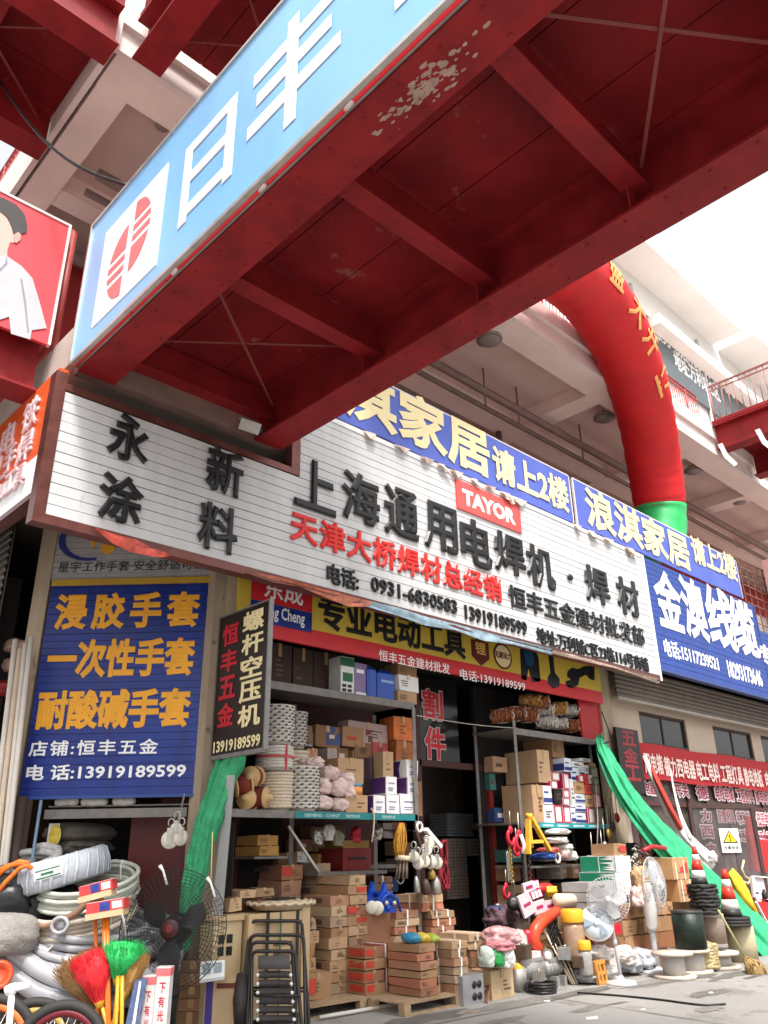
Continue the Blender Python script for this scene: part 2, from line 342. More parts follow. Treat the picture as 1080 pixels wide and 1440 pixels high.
# ================================================================== sky bridges
def sky_bridge(label, xa, xb, ya, yb, z0, beams, axis='Y', braces=(), dk=.7, name='sky_bridge'):
    """steel footbridge: two flanged girders, cross beams, ribbed deck. axis X swaps the plan"""
    W = (lambda a, b, c: (a, b, c)) if axis == 'Y' else (lambda a, b, c: (b, a, c))
    t = thing(name, label, 'bridge', W((xa+xb)/2, ya, z0))
    def bx(q, x0, x1, y0, y1, za, zb):
        if axis == 'Y': q.box(x0, x1, y0, y1, za, zb)
        else: q.box(y0, y1, x0, x1, za, zb)
    for s, x in ((1, xa), (-1, xb)):
        q = MB(); lo, hi = min(x, x+s*.4), max(x, x+s*.4); bx(q, lo, hi, ya, yb, z0, z0+.03); wx = x+s*.17
        bx(q, wx-.012, wx+.012, ya, yb, z0+.03, z0+dk); lo, hi = min(x, x+s*.34), max(x, x+s*.34)
        bx(q, lo, hi, ya, yb, z0+dk, z0+dk+.03)
        for y in beams: bx(q, min(wx, x+s*.37), max(wx, x+s*.37), y+.03, y+.046, z0+.031, z0+dk-.001)
        build(q, 'girder', RED, t)
    for y in beams:
        q = MB(); bx(q, xa+.19, xb-.19, y-.1, y+.1, z0+.28, z0+.3); bx(q, xa+.19, xb-.19, y-.008, y+.008, z0+.3, z0+dk-.002); build(q, 'cross_beam', RED, t)
    q = MB(); bx(q, xa+.02, xb-.02, ya, yb, z0+dk+.06, z0+dk+.16)
    n = 3
    for i in range(n):                                     # deck plates with open seams
        a = xa+.22+(xb-xa-.44)*i/n; bx(q, a+.006, a+(xb-xa-.44)/n-.006, ya+.01, yb-.01, z0+dk+.031, z0+dk+.06)
    build(q, 'deck', REDD, t)
    if braces:
        for y0, y1 in braces:
            for a, b, k in ((xa, xb, .35), (xb, xa, -.35)): q = MB(); q.bar(W(a+k, y0, z0+.41+k*.03), W(b-k, y1, z0+.41+k*.03), .03, .01); build(q, 'cross_brace', M('pale red brace', (.2, .04, .035), .5), t)
    return t
B2 = sky_bridge('dark red steel footbridge overhead running from the signboard corner toward the street', 2.64, 5.27, 7.28, -9, 6.3, (7.2, 5.3, 3.7, 2.1, .5, -1.1, -2.7, -4.3), 'Y', ((7.0, 5.4), (2.0, .6)))
q = MB(); q.box(2.66, 5.25, 7.29, 7.44, 6.34, 6.72, 0, .006); q.box(2.9, 5.2, 7.45, 7.5, 6.72, 7.0); build(q, 'end_beam', M('stained concrete beam', (.2, .12, .1), .8, 0, .35, 1.5, .3), B2)
L2 = sky_bridge('dark red footbridge at left carrying the portrait poster', 8.02, 10.6, 2.5, -14, 6.35, (1.2, -.6, -2.4), 'X')
B3 = sky_bridge('upper dark red footbridge high above the blue signboard', 2.64, 5.27, 7.15, -9, 10.9, (5.3, 3.7, 2.1, .5), 'Y', ((6.9, 5.4),))
L3 = sky_bridge('upper dark red footbridge at top left edge of the corner gallery', 7.05, 9.5, 2.42, -14, 10.85, (1.2, -.6, -2.4), 'X', ((2.2, .2),))
R3 = sky_bridge('dark red footbridge at far right joining the third floor gallery', 19.3, 22, 7.28, -9, 11.25, (5.3, 3.7, 2.1, .5), 'Y')
railing('bridge_railing', 'grey and red pipe railing on the footbridge at far right', (19.35, 7.2, 0), (19.35, -4, 0), 12.0, 1.15, .16, M('greyish rail paint', (.33, .14, .13), .5), .02)
railing('bridge_railing', 'red railing on the uppermost footbridge near the top edge', (2.68, 7.0, 0), (2.68, 1, 0), 11.65, 1.0, .14, REDR)
railing('bridge_railing', 'red railing along the upper left footbridge edge', (2.3, 7.1, 0), (-8, 7.1, 0), 11.6, 1.0, .14, REDR)
railing('bridge_railing', 'red railing post gap between the portrait poster and the blue signboard', (2.62, 8.1, 0), (2.62, 10.5, 0), 7.0, 1.7, .6, REDR, .03)
# torn white plastic strips hanging below the far right bridge
for px, py, l in ((1018, 640, 'longer torn white plastic strip dangling below the far right footbridge'), (1071, 620, 'shorter torn white plastic strip dangling below the far right footbridge')):
    p = PX(19.25).hit(px, py); q = MB(); q.prism([p+Vector((0, .1, .35)), p+Vector((0, -.02, .35)), p+Vector((0, -.1, 0)), p+Vector((0, -.3, -.36)), p+Vector((0, -.2, -.4)), p+Vector((0, .0, -.08))], (.01, .0, 0)); tag(build(q, 'plastic_strip', WHITE), l, 'plastic strip')
# cable slung across the corner ceiling
a, b = gnd(0, 115, 10.8), PX(2.7).hit(186, 262); q = MB()
q.tube([a.lerp(b, i/14)+Vector((0, 0, -.35*math.sin(math.pi*i/14))) for i in range(15)], .02, 6); tag(build(q, 'cable', BLACK), 'black cable drooping under the upper corner ceiling to the blue signboard', 'cable')
# bare red rods and light string on the bridge girder
q = MB(); q.tube([(2.6, 7.25, 6.335), (2.6, -3, 6.335)], .016, 6); t = build(q, 'neon_tube', M('bright red tube', (.75, .02, .03), .3)); tag(t, 'thin bright red tube running along the lower edge of the blue signboard', 'light tube')
for i, y in enumerate((5.2, 3.9, 2.9)):
    q = MB(); q.lathe([(.008, 0), (.018, .01), (.018, .07), (.008, .09)], (2.59, y, 6.33), (0, 1, -.2), 8); tag(build(q, 'lamp_fitting', M('whitish fitting', (.6, .5, .48), .5)), ('small whitish lamp fitting on the red tube, lowest of the three', 'small whitish lamp fitting on the red tube, middle one of three', 'small whitish lamp fitting on the red tube, uppermost of three')[i], 'lamp')

# ================================================================== blue signboard on the bridge
P = PX(2.56)
sg = thing('signboard', 'sky blue signboard with white emblem and large white characters on the footbridge side', 'sign', (2.56, 7.28, 6.37))
q = MB(); q.box(2.56, 2.63, -4, 7.28, 6.38, 8.2); build(q, 'panel', SKYB, sg)
q = MB(); q.box(2.54, 2.64, 7.28, 7.31, 6.36, 8.23); q.box(2.54, 2.64, -4, 7.28, 6.34, 6.38); q.box(2.54, 2.64, -4, 7.28, 8.2, 8.23); build(q, 'frame', ALU, sg)
# emblem: white square, two striped red half lobes
e = MB(); u0, u1 = -P.hit(140, 393).y, -P.hit(229, 298).y
zb, zt = P.hit(126.7, 465).z, P.hit(153, 325).z
panel(e, P, u0, u1, zb, zt, .008); em = build(e, 'emblem', WHITE, sg)
e = MB(); cu, cz, RR = (u0+u1)/2, (zb+zt)/2, (zt-zb)*.37
def strips(s):
    for i in range(78):
        f0, f1 = -1+2*i/78, -1+2*(i+1)/78; i = i//3
        if (s < 0 and i in (7, 8, 11, 12, 15, 16)) or (s > 0 and i in (9, 10, 13, 14, 17, 18)): continue
        wv = math.sqrt(max(0, 1-((f0+f1)/2)**2))*RR*.82
        a, b = (cu-.06-wv*.95, cu-.06) if s < 0 else (cu+.06, cu+.06+wv*.95)
        sh_ = -s*RR*.22; panel(e, P, a, b, cz+f0*RR*.95-sh_, cz+f1*RR*.95-sh_, .004, .009)
strips(-1); strips(1); build(e, 'emblem_mark', M('rose red film', (.66, .17, .18), .5), em)
for ch, L, R_, tp, bt in (('日', (256, 268), (331, 190), (268, 205), (247, 327)), ('丰', (349, 176), (480, 62), (430, 6), (405, 178)), ('管', (527, 10), (690, -160), (575, -165), (540, 33))):
    q = MB(); line(q, ch, P, L, R_, tp, bt, bold=.022, depth=.012); build(q, 'lettering', WHITE, sg)

# ================================================================== portrait poster on the left bridge
P = PY(7.96); po = thing('poster', 'red poster of a short haired person in a white top on the left footbridge', 'poster', (2.4, 7.96, 6.9))
zb, zt = P.hit(60, 482).z, P.hit(95.6, 318).z; xr = P.hit(82, 400).x
q = MB(); panel(q, P, -1.2, xr, zb, zt, .05, -.05); build(q, 'panel', REDP, po)
q = MB(); panel(q, P, -1.2, xr, zt, zt+.03, .07, -.055); panel(q, P, xr, xr+.03, zb, zt+.03, .07, -.055); build(q, 'frame', M('pale edge trim', (.7, .6, .58), .5), po)
def flat(mb, P, pts, th, lift): return mb.prism([P.hit(x, y)+P.face*lift for x, y in pts], P.face*th)
q = MB(); flat(q, P, [(-45, 330), (-20, 300), (-2, 296), (8, 305), (16, 318), (18, 330), (22, 328), (28, 331), (28, 338), (22, 342), (14, 341), (10, 352), (10, 362), (16, 372), (-40, 380)], .006, 0); build(q, 'portrait_skin', SKIN, po)
q = MB(); flat(q, P, [(-40, 290), (-20, 272), (4, 279), (22, 288), (34, 302), (38, 318), (37, 327), (28, 330), (20, 331), (16, 320), (10, 306), (-2, 297), (-20, 301)], .005, .008); build(q, 'portrait_hair', HAIR, po)
q = MB(); flat(q, P, [(-60, 362), (8, 360), (30, 375), (45, 392), (55, 425), (65, 462), (44, 465), (42, 478), (15, 470), (12, 446), (-60, 470)], .006, .007); build(q, 'portrait_top', GREYC, po)
q = MB(); flat(q, P, [(19, 331), (25, 327), (29, 331), (28, 338), (22, 343), (19, 340)], .003, .013); build(q, 'portrait_ear', M('poster ear', (.5, .3, .25), .6), po)
q = MB(); flat(q, P, [(-20, 336), (-12, 334), (-12, 336), (-20, 338)], .002, .007); flat(q, P, [(-18, 356), (-8, 358), (-8, 360), (-18, 358)], .002, .007); build(q, 'portrait_features', HAIR, po)
q = MB(); flat(q, P, [(8, 361), (10, 372), (-2, 384), (-4, 381), (7, 371)], .002, .014); flat(q, P, [(30, 392), (36, 425), (40, 468), (38, 468), (33, 425), (28, 393)], .002, .014); build(q, 'portrait_fold', M('poster grey fold', (.25, .25, .28), .6), po)
# ================================================================== orange sign on the left face
P = PX(2.5); so = thing('signboard', 'orange and white signboard with raised pink characters at the left edge', 'sign', (2.5, 7.5, 5.0))
q = MB(); q.box(2.5, 2.6, 7.42, 16, 5.42, 6.36); build(q, 'upper_panel', M('orange film', (.72, .1, .02), .45), so)
q = MB(); q.box(2.502, 2.6, 7.42, 16, 4.96, 5.42); build(q, 'lower_panel', M('white film', (.85, .85, .85), .45), so)
q = MB(); q.box(2.48, 2.62, 7.38, 16, 4.9, 4.96); build(q, 'frame', COPPER, so)
PK = M('pink lettering', (.72, .5, .52), .5)
for ch, x0, y0, x1, y1 in (('铁', 36, 565, 55, 602), ('电', 6, 598, 22, 632), ('焊', 28, 612, 46, 648), ('手', 9, 630, 23, 662), ('具', 25, 656, 37, 684), ('工', 9, 666, 24, 692), ('筋', -14, 640, 4, 668), ('五', -10, 676, 6, 706)):
    q = MB(); l, r, b, t_ = rect(P, x0, y0, x1, y1); letter(q, ch, P, l, r, b, t_, .03, .015); build(q, 'lettering', PK, so)

# ================================================================== the main white signboard
P = PY(7.3); X0, X1, ZB, ZN, ZT, XN = 2.55, 14.28, 4.66, 6.03, 7.03, 5.45
wb = thing('signboard', 'huge white slatted signboard with black and red raised characters over the hardware shop', 'sign', (2.55, 7.3, 4.6))
q = MB(); slats(q, P, X0, X1, ZB, ZN, .1142, .02, .009, 0, 1); slats(q, P, XN+.14, X1, ZN, ZT, .1142, .02, .009, 0, 1); build(q, 'slat_panel', [BOARDW, GROOVE], wb)
q = MB()
q.box(2.43, 2.545, 7.27, 7.42, ZB-.1, ZN+.2); q.box(2.545, X1+.02, 7.272, 7.42, ZB-.1, ZB-.005)
q.box(2.545, XN, 7.272, 7.42, ZN+.005, ZN+.09); q.box(XN, XN+.13, 7.27, 7.42, ZN+.005, ZT); build(q, 'frame', COPPER, wb)
q = MB(); q.box(XN+.13, X1, 7.268, 7.42, ZT, ZT+.07); q.box(X1+.002, X1+.07, 7.268, 7.42, ZB-.1, ZT+.07); build(q, 'edge_trim', M('white metal trim', (.75, .74, .72), .4), wb)
for ch, x0, y0, x1, y1 in (('永', 148, 584, 209, 652), ('新', 286, 631, 340, 699), ('涂', 134, 668, 200, 738), ('料', 275, 710, 332, 778)):
    q = MB(); l, r, b, t_ = rect(P, x0, y0, x1, y1); letter(q, ch, P, l, r, b, t_, .05, .035, lift=.02); build(q, 'lettering', INK, wb)
for ch, x0, y0, x1, y1 in (('上', 411, 649, 470, 721), ('海', 477, 667, 531, 738), ('通', 537, 688, 586, 759), ('用', 593, 710, 640, 778), ('电', 645, 733, 688, 798), ('焊', 692, 752, 735, 809), ('机', 738, 770, 776, 828), ('·', 795, 808, 803, 817), ('焊', 820, 799, 853, 850), ('材', 865, 815, 895, 866)):
    q = MB(); l, r, b, t_ = rect(P, x0, y0, x1, y1); letter(q, ch, P, l, r, b, t_, .05, .032, lift=.02); build(q, 'lettering', INK, wb)
for bd, L, R_, tp, bt, mt, bo in (('天津大桥焊材总经销', (405, 742), (703, 829), (421, 720), (421, 766), INKR, .04), ('电话:', (457, 810), (502, 823), (468, 795), (468, 824), INK, .035), ('0931-6830583', (519, 822), (640, 856), (525, 812), (525, 834), INK, .03), ('13919189599', (651, 862), (738, 885), (655, 852), (655, 873), INK, .03), ('恒丰五金建材批发部', (712, 838), (903, 893), (721, 824), (721, 856), INK, .028), ('地址:万利城C区23栋114号商铺', (752, 893), (909, 937), (760, 884), (760, 907), INK, .022)):
    q = MB(); line(q, bd, P, L, R_, tp, bt, bold=bo, depth=.035, lift=.02, space=1.12 if bd[0] == '天' else 1.0); build(q, 'lettering', mt, wb)
q = MB(); l, r, b, t_ = rect(P, 640, 684, 727, 734); zt, zb = P.hit(640, 675).z, P.hit(640, 715).z
panel(q, P, l, r, zb, zt, .03, .02); pl = build(q, 'badge_plate', M('salmon red plate', (.72, .09, .08), .4), wb)
q = MB(); line(q, 'TAYOR', P, (647, 702), (721, 727), (652, 690), (652, 712), bold=.05, depth=.006, lift=.051); build(q, 'lettering', WHITE, pl)
# torn printed film trailing from the lower edge
def film(pts, mat, name='torn_film', tx=.015):
    q = MB(); P2 = PY(7.25); up = [P2.hit(*p) for p in pts]
    vs, fs = [], []
    for i, p in enumerate(up):
        for k in range(4):
            vs.append(p+Vector((random.uniform(-.03, .03), random.uniform(-.04, .05), -pts[i][1]*0 - k*.034*WID[i])))
    n = len(up); fs = [(i*4+k, (i+1)*4+k, (i+1)*4+k+1, i*4+k+1) for i in range(n-1) for k in range(3)]
    q.add(vs, fs, 0, True); return build(q, name, mat, wb)
WID = [.2, .9, 1.3, 1, .5, .1]
film([(137, 742), (165, 752), (190, 760), (215, 769), (229, 776), (238, 782)], M('torn red film', (.62, .1, .07), .3, 0, .5, 9))
WID = [.3, .6, .5, .7, .9, 1.3, 1.1, .6]
film([(345, 802), (385, 811), (420, 820), (450, 828), (470, 833), (490, 838), (507, 842), (520, 846)], M('torn salmon film', (.6, .2, .12), .3, 0, .5, 9))
WID = [.8, 1.0, 1.2, .9, 1.2, 1.0, .8]
film([(515, 844), (560, 856), (600, 867), (640, 877), (680, 888), (720, 898), (775, 913)], M('torn blue film', (.3, .42, .5), .3, 0, .4, 9))
WID = [.5, .5, .7, .4, .4, .8]
film([(775, 913), (805, 921), (830, 927), (860, 936), (890, 945), (925, 955)], M('torn beige film', (.55, .4, .33), .3, 0, .4, 9))
# scraps of film along the top edge
for i in range(16):
    q = MB(); x = random.uniform(6.3, 13.8); z = 7.1; p = [Vector((x, 7.255, z)), Vector((x+random.uniform(.15, .5), 7.25, z+.02)), Vector((x+random.uniform(.1, .4), 7.22, z-random.uniform(.08, .2))), Vector((x+.05, 7.2, z-random.uniform(.03, .15)))]
    q.prism(p, (0, -.006, 0)); build(q, 'film_scrap', M('pale film scrap', (.62, .45, .38), .4, 0, .3, 5), wb)
# camera on the end beam
t = thing('security_camera', 'small white security camera under the footbridge beside the board notch', 'camera', (4.6, 7.1, 6.2))
q = MB(); c = PY(7.1).hit(347, 602); q.bar(c+Vector((-.1, .0, .03)), c+Vector((.12, -.1, -.02)), .1, .1); build(q, 'body', M('white camera shell', (.6, .58, .55), .4), t)
q = MB(); q.lathe([(.04, 0), (.045, .03), (.035, .035)], c+Vector((.12, -.1, -.02)), (1, -.7, -.2), 10); build(q, 'lens', BLACK, t)
q = MB(); q.bar(c+Vector((0, .02, .06)), c+Vector((0, .15, .2)), .03); build(q, 'bracket', ALU, t)

# ================================================================== gallery banners
P = PY(7.36)
def banner(label, xl, xr, zb, zt, lines):
    t = thing('banner', label, 'banner', (xl, 7.36, zb), 'violet blue gallery banners')
    q = MB(); vs, fs = [], []; n, k = 40, 6
    for i in range(n+1):
        for j in range(k+1):
            vs.append((xl+(xr-xl)*i/n, 7.352+.006*math.sin(i*.9+j)+.004*math.sin(i*2.3), zb+(zt-zb)*j/k))
    fs = [(i*(k+1)+j, (i+1)*(k+1)+j, (i+1)*(k+1)+j+1, i*(k+1)+j+1) for i in range(n) for j in range(k)]
    q.add(vs, fs, 0, True); q.box(xl, xr, 7.366, 7.38, zb, zt); build(q, 'cloth', BANB, t)
    q = MB(); q.box(xl-.02, xr+.02, 7.35, 7.38, zt+.003, zt+.025); q.box(xl-.03, xl-.005, 7.345, 7.385, zb, zt); q.box(xr+.005, xr+.03, 7.345, 7.385, zb, zt); build(q, 'edge_tube', M('whitish tube', (.7, .68, .68), .5), t)
    for bd, L, R_, tp, bt, sp in lines:
        q = MB(); line(q, bd, P, L, R_, tp, bt, bold=.035, depth=.006, lift=.02, space=sp); build(q, 'lettering', CREAM, t)
za, zb_ = P.hit(802, 672).z, P.hit(805, 735).z
banner('violet blue banner with large cream characters, its left end hidden by the footbridge', 4.9, P.hit(803, 700).x-.04, zb_, za, (('浪淇家居', (388, 520), (687, 640), (600, 563), (600, 636), 1.05), ('请上2楼', (692, 660), (798, 697), (705, 632), (705, 680), 1.0)))
banner('violet blue banner with large cream characters, ending beside the cage of the far shop', P.hit(806, 702).x+.06, P.hit(1038, 812).x, zb_, za, (('浪淇家居', (822, 715), (968, 780), (837, 690), (837, 745), 1.05), ('请上2楼', (972, 776), (1035, 805), (980, 757), (980, 793), 1.0)))

# ================================================================== blue cable-shop board
P = PY(7.3); jb = thing('signboard', 'deep blue slatted signboard with white brush characters right of the white board', 'sign', (14.4, 7.3, 4.6))
zb, zt = P.hit(924.4, 938.5).z, P.hit(903, 784).z; xr = P.hit(1068, 900).x
q = MB(); slats(q, P, X1+.09, xr, zb, zt, .1142, .02, .007, 0, 1); build(q, 'slat_panel', [BLUEB, GROOVE], jb)
q = MB(); q.box(X1+.09, xr, 7.27, 7.4, zb-.05, zb-.003); q.box(xr+.003, xr+.05, 7.27, 7.4, zb-.05, zt); build(q, 'frame', M('blue metal edge', (.03, .06, .2), .4), jb)
for ch, x0, y0, x1, y1 in (('金', 920, 806, 956, 884), ('澳', 958, 816, 990, 898), ('线', 993, 829, 1030, 911), ('缆', 1027, 846, 1061, 921)):
    q = MB(); l, r, b, t_ = rect(P, x0, y0, x1, y1); letter(q, ch, P, l, r, b, t_, .02, .032, lift=.02); build(q, 'lettering', WHITE, jb)
for bd, L, R_, tp, bt in (('电话:15117239521', (932, 910), (1009, 937), (938, 900), (938, 924)), ('18293173646', (1022, 942), (1070, 957), (1026, 930), (1026, 954))):
    q = MB(); line(q, bd, P, L, R_, tp, bt, bold=.03, depth=.015, lift=.02); build(q, 'lettering', WHITE, jb)
nb = thing('signboard', 'blue slatted signboard cut off by the right edge past the cable shop board', 'sign', (xr+.1, 7.3, 4.6))
q = MB(); slats(q, P, xr+.08, xr+8, zb-.05, zt-.6, .1142, .02, .007, 0, 1); build(q, 'slat_panel', [BLUEB, GROOVE], nb)
q = MB(); l, r, b, t_ = rect(P, 1068, 908, 1084, 938); letter(q, '专业', P, l, l+(r-l)*2.2, b, t_, .02, .04, lift=.02); build(q, 'lettering', WHITE, nb)
# pink sign and cage above it
q = MB(); P2 = PX(19.9); q.box(P.hit(1066, 780).x, 26, 7.0, 7.25, P.hit(1070, 870).z, P.hit(1070, 790).z); t = thing('sign_box', 'pale pink box sign at the right edge above the blue boards', 'sign', (21, 7, 6.3)); build(q, 'panel', M('pale pink film', (.72, .4, .36), .5), t)
q = MB(); zc, zd = P.hit(1055, 895).z, P.hit(1055, 792).z
xa, xb = P.hit(1042, 800).x+.05, P.hit(1068, 800).x+1.0
for i in range(10): q.box(xa, xb, 7.32, 7.34, zc+(zd-zc)*i/9-.012, zc+(zd-zc)*i/9+.012)
for i in range(7): x = xa+(xb-xa)*i/6; q.box(x-.012, x+.012, 7.34, 7.36, zc, zd)
ct = thing('metal_cage', 'rusty red metal cage behind the end of the second violet banner', 'cage', (xa, 7.34, zc)); build(q, 'bars', M('rusty bars', (.22, .09, .07), .6), ct)
q = MB(); q.box(xa+.1, xb-.1, 7.5, 8.1, zc+.05, zc+.7, 0, .01); t = build(q, 'air_conditioner', M('old cream casing', (.5, .38, .27), .6, 0, .2, 4)); tag(t, 'rust stained cream air conditioner inside the metal cage', 'air conditioner')

# ================================================================== signs on the gallery wall
P = PY(11.36); t = thing('wall_sign', 'round ended dark blue sign with pale characters on the maroon gallery wall', 'sign', (10.5, 11.3, 9))
q = MB(); l, r, b, t_ = rect(P, 520, 520, 641, 590); zt, zb = P.hit(570, 530).z, P.hit(610, 600).z
cx, cz, rr = r-(zt-zb)/2, (zt+zb)/2, (zt-zb)/2
pts = [U(P, l-2, cz-rr, .01), ] + [U(P, cx+rr*math.cos(a), cz+rr*math.sin(a), .01) for a in [(-.5+i/12)*math.pi for i in range(13)]] + [U(P, l-2, cz+rr, .01)]
q.prism(pts, (0, -.04, 0)); build(q, 'panel', M('ink blue film', (.012, .05, .16), .4), t)
q = MB(); line(q, '浪琪家居', P, (490, 518), (638, 580), (610, 548), (610, 584), bold=.02, depth=.01, lift=.052); build(q, 'lettering', M('pale blue letters', (.35, .45, .55), .5), t)
t = thing('wall_poster', 'orange red poster of a dark haired woman on the gallery wall', 'poster', (13, 11.3, 8))
q = MB(); l, r, b, t_ = rect(P, 632, 570, 702, 650); panel(q, P, l, r, b-1, t_+.5, .02); build(q, 'panel', M('orange red poster', (.42, .035, .02), .5), t)
q = MB(); c = P.hit(672, 600); q.prism([c+Vector((.42*math.cos(a), -.022, .6*math.sin(a))) for a in [i*math.pi/10 for i in range(20)]], (0, -.01, 0)); build(q, 'portrait_hair', HAIR, t)
q = MB(); q.prism([c+Vector((.26*math.cos(a), -.034, -.05+.4*math.sin(a))) for a in [i*math.pi/10 for i in range(20)]], (0, -.01, 0)); build(q, 'portrait_skin', M('dim poster skin', (.4, .25, .2), .6), t)

# ================================================================== inflatable arch
cpts = [(930, 775, 8.02, 75), (929, 725, 8.0, 75), (925, 690, 7.9, 78), (919, 650, 7.75, 80), (911, 600, 7.45, 83), (899, 550, 7.1, 87), (882, 500, 6.8, 92), (860, 455, 6.62, 97), (830, 412, 6.5, 100), (790, 378, 6.4, 102), (740, 352, 6.35, 104), (680, 335, 6.3, 106), (610, 325, 6.3, 108), (540, 322, 6.3, 110)]
cen, rad = [], []
for x, y, Y, wpx in cpts:
    p = PY(Y).hit(x, y); cen.append(p); rad.append(wpx/2/FPX*(p-CAM).dot(CF))
def smooth(P, R, k=6):
    o, r = [], []
    for i in range(len(P)-1):
        a, b, c, d = P[max(0, i-1)], P[i], P[i+1], P[min(len(P)-1, i+2)]
        for j in range(k):
            t = j/k; o.append(.5*((2*b)+(c-a)*t+(2*a-5*b+4*c-d)*t*t+(3*b-a-3*c+d)*t**3)); r.append(R[i]+(R[i+1]-R[i])*t)
    return o+[P[-1]], r+[R[-1]]
ctr, rr = smooth(cen, rad)
rr = [a*.93*(1-.03*(i % 3 == 0)) for i, a in enumerate(rr)]
ar = thing('inflatable_arch', 'bright red inflatable arch with a green foot rising past the gallery', 'inflatable arch', cen[0])
ng = 9
q = MB(); q.tube(ctr[ng-1:], rr[ng-1:], 28); build(q, 'arch_tube', M('red inflatable nylon', (.62, .012, .016), .6, 0, .14, 1.6, .35, fine=3.5), ar)
q = MB(); q.tube(ctr[:ng], [a*1.004 for a in rr[:ng]], 28); build(q, 'green_foot', M('green inflatable nylon', (.03, .42, .12), .4), ar)
vs0, _ = glyphs('盛', .02, 1)
q = MB(); tot = len(ctr)
for ch, px, py in (('客', 812, 362), ('盛', 846, 394), ('大', 877, 431), ('开', 899, 474), ('业', 914, 522)):   # each character laid on the tube's street side
    best = min(range(ng, tot-1), key=lambda i: (ctr[i]-PY(ctr[i].y).hit(px-22, py+12)).length)
    c = ctr[best]; tn = (ctr[best+1]-ctr[best-1]).normalized(); R0 = rr[best]
    nn = Vector((-.55, -1, 0)); nn = (nn-tn*nn.dot(tn)).normalized(); sd_ = tn.cross(nn).normalized()
    vs, fs = glyphs(ch, .025, 1); x0, x1 = min(v[0] for v in vs), max(v[0] for v in vs); y0, y1 = min(v[1] for v in vs), max(v[1] for v in vs); S = .62
    out = []
    for x, y, z in vs:
        a = ((x-x0)/(x1-x0)-.5)*S; b = ((y-y0)/(y1-y0)-.5)*S          # a: along the tube (downwards), b: round it
        ang = b/R0; dirn = nn*math.cos(ang)+sd_*math.sin(ang)
        k = min(tot-2, max(0, best)); out.append(c-tn*a+dirn*(R0*1.0+.012+z*.2))
    q.add(out, fs)
build(q, 'lettering', M('orange print', (.85, .42, .12), .5), ar)

# ================================================================== grey advertising band on the upper wall
P = PY(12.4); t = thing('wall_banner', 'grey advertising band with white writing high on the sunlit upper wall', 'banner', (21, 12.4, 13))
l = P.hit(900, 450).x; r = 40; zt = P.hit(930, 462).z; zb = P.hit(975, 560).z
q = MB(); panel(q, P, l-3, r, zb, zt, .06, 0); build(q, 'panel', M('slate grey film', (.1, .12, .13), .5, 0, .05), t)
for bd, L, R_, tp, bt in (('服务电话:133 0946 7678', (916, 462), (1030, 552), (920, 452), (920, 476)), ('地址:万利城C区', (946, 505), (1010, 556), (950, 497), (950, 520))):
    q = MB(); line(q, bd, P, L, R_, tp, bt, bold=.03, depth=.01, lift=.06); build(q, 'lettering', WHITE, t)
# ================================================================== yellow tool sign
P = PY(8.02); ys = thing('fascia_sign', 'ochre yellow shop sign with red band and power tool pictures under the white board', 'sign', (5.4, 8.02, 4.1))
zr0, zr1, ztop = P.hit(378, 896).z, P.hit(378, 872).z, 4.9
xl, xr = P.hit(335, 850).x, P.hit(847, 980).x
q = MB(); panel(q, P, xl, xr, zr1, ztop, .05, -.05); build(q, 'yellow_panel', YEL, ys)
q = MB(); panel(q, P, xl, xr, zr0, zr1-.002, .055, -.05); build(q, 'red_band', REDF, ys)
q = MB(); l, r, b, t_ = rect(P, 353, 814, 439, 858); zt1, zm, zb1 = P.hit(353, 806).z, P.hit(352, 842).z, P.hit(352, 872).z
panel(q, P, l, r, zm+.002, zt1, .006, .001); pa = build(q, 'logo_upper', REDF, ys)
q = MB(); panel(q, P, l, r, zb1, zm-.002, .006, .001); pb = build(q, 'logo_lower', NAVY, ys)
q = MB(); line(q, '东成', P, (371, 828), (426, 841), (385, 814), (385, 844), bold=.02, lift=.008); build(q, 'lettering', WHITE, pa)
q = MB(); line(q, 'Dong Cheng', P, (362, 857), (428, 868), (372, 849), (372, 872), bold=.02, lift=.008); build(q, 'lettering', WHITE, pb)
for bd, L, R_, tp, bt, mt, bo in (('专业电动工具', (447, 862), (654, 904), (465, 836), (465, 888), INK, .035), ('恒丰五金建材批发', (532, 920), (632, 941), (537, 914), (537, 930), WHITE, .012), ('电话:13919189599', (646, 947), (738, 966), (652, 941), (652, 956), WHITE, .012)):
    q = MB(); line(q, bd, P, L, R_, tp, bt, bold=bo, depth=.006, lift=.006); build(q, 'lettering', mt, ys)
l, r, b, t_ = rect(P, 663, 896, 687, 936); c = (l+r)/2
q = MB(); sh = [(0, 0), (.5, .28), (.5, .85), (.28, .86), (0, 1), (-.28, .86), (-.5, .85), (-.5, .28)]
q.prism([U(P, c+a*(r-l), b+d*(t_-b), .001) for a, d in sh], P.face*.008); e = build(q, 'shield_emblem', M('maroon print', (.12, .015, .01), .5), ys)
q = MB(); letter(q, '锂', P, c-(r-l)*.3, c+(r-l)*.3, b+(t_-b)*.38, b+(t_-b)*.82, .004, .02, lift=.01); build(q, 'lettering', M('gold print', (.7, .45, .1), .5), e)
l, r, b, t_ = rect(P, 694, 905, 719, 941); c, cz = (l+r)/2, (b+t_)/2
def disc(q, P, c, cz, rx, rz, th, lift, n=28): return q.prism([U(P, c+rx*math.cos(2*math.pi*i/n), cz+rz*math.sin(2*math.pi*i/n), lift) for i in range(n)], P.face*th)
q = MB(); disc(q, P, c, cz, (r-l)/2, (t_-b)/2, .006, .001); e = build(q, 'round_emblem', M('maroon print', (.12, .015, .01), .5), ys)
q = MB(); disc(q, P, c, cz, (r-l)*.42, (t_-b)*.42, .004, .008); e2 = build(q, 'inner_disc', CREAM, e)
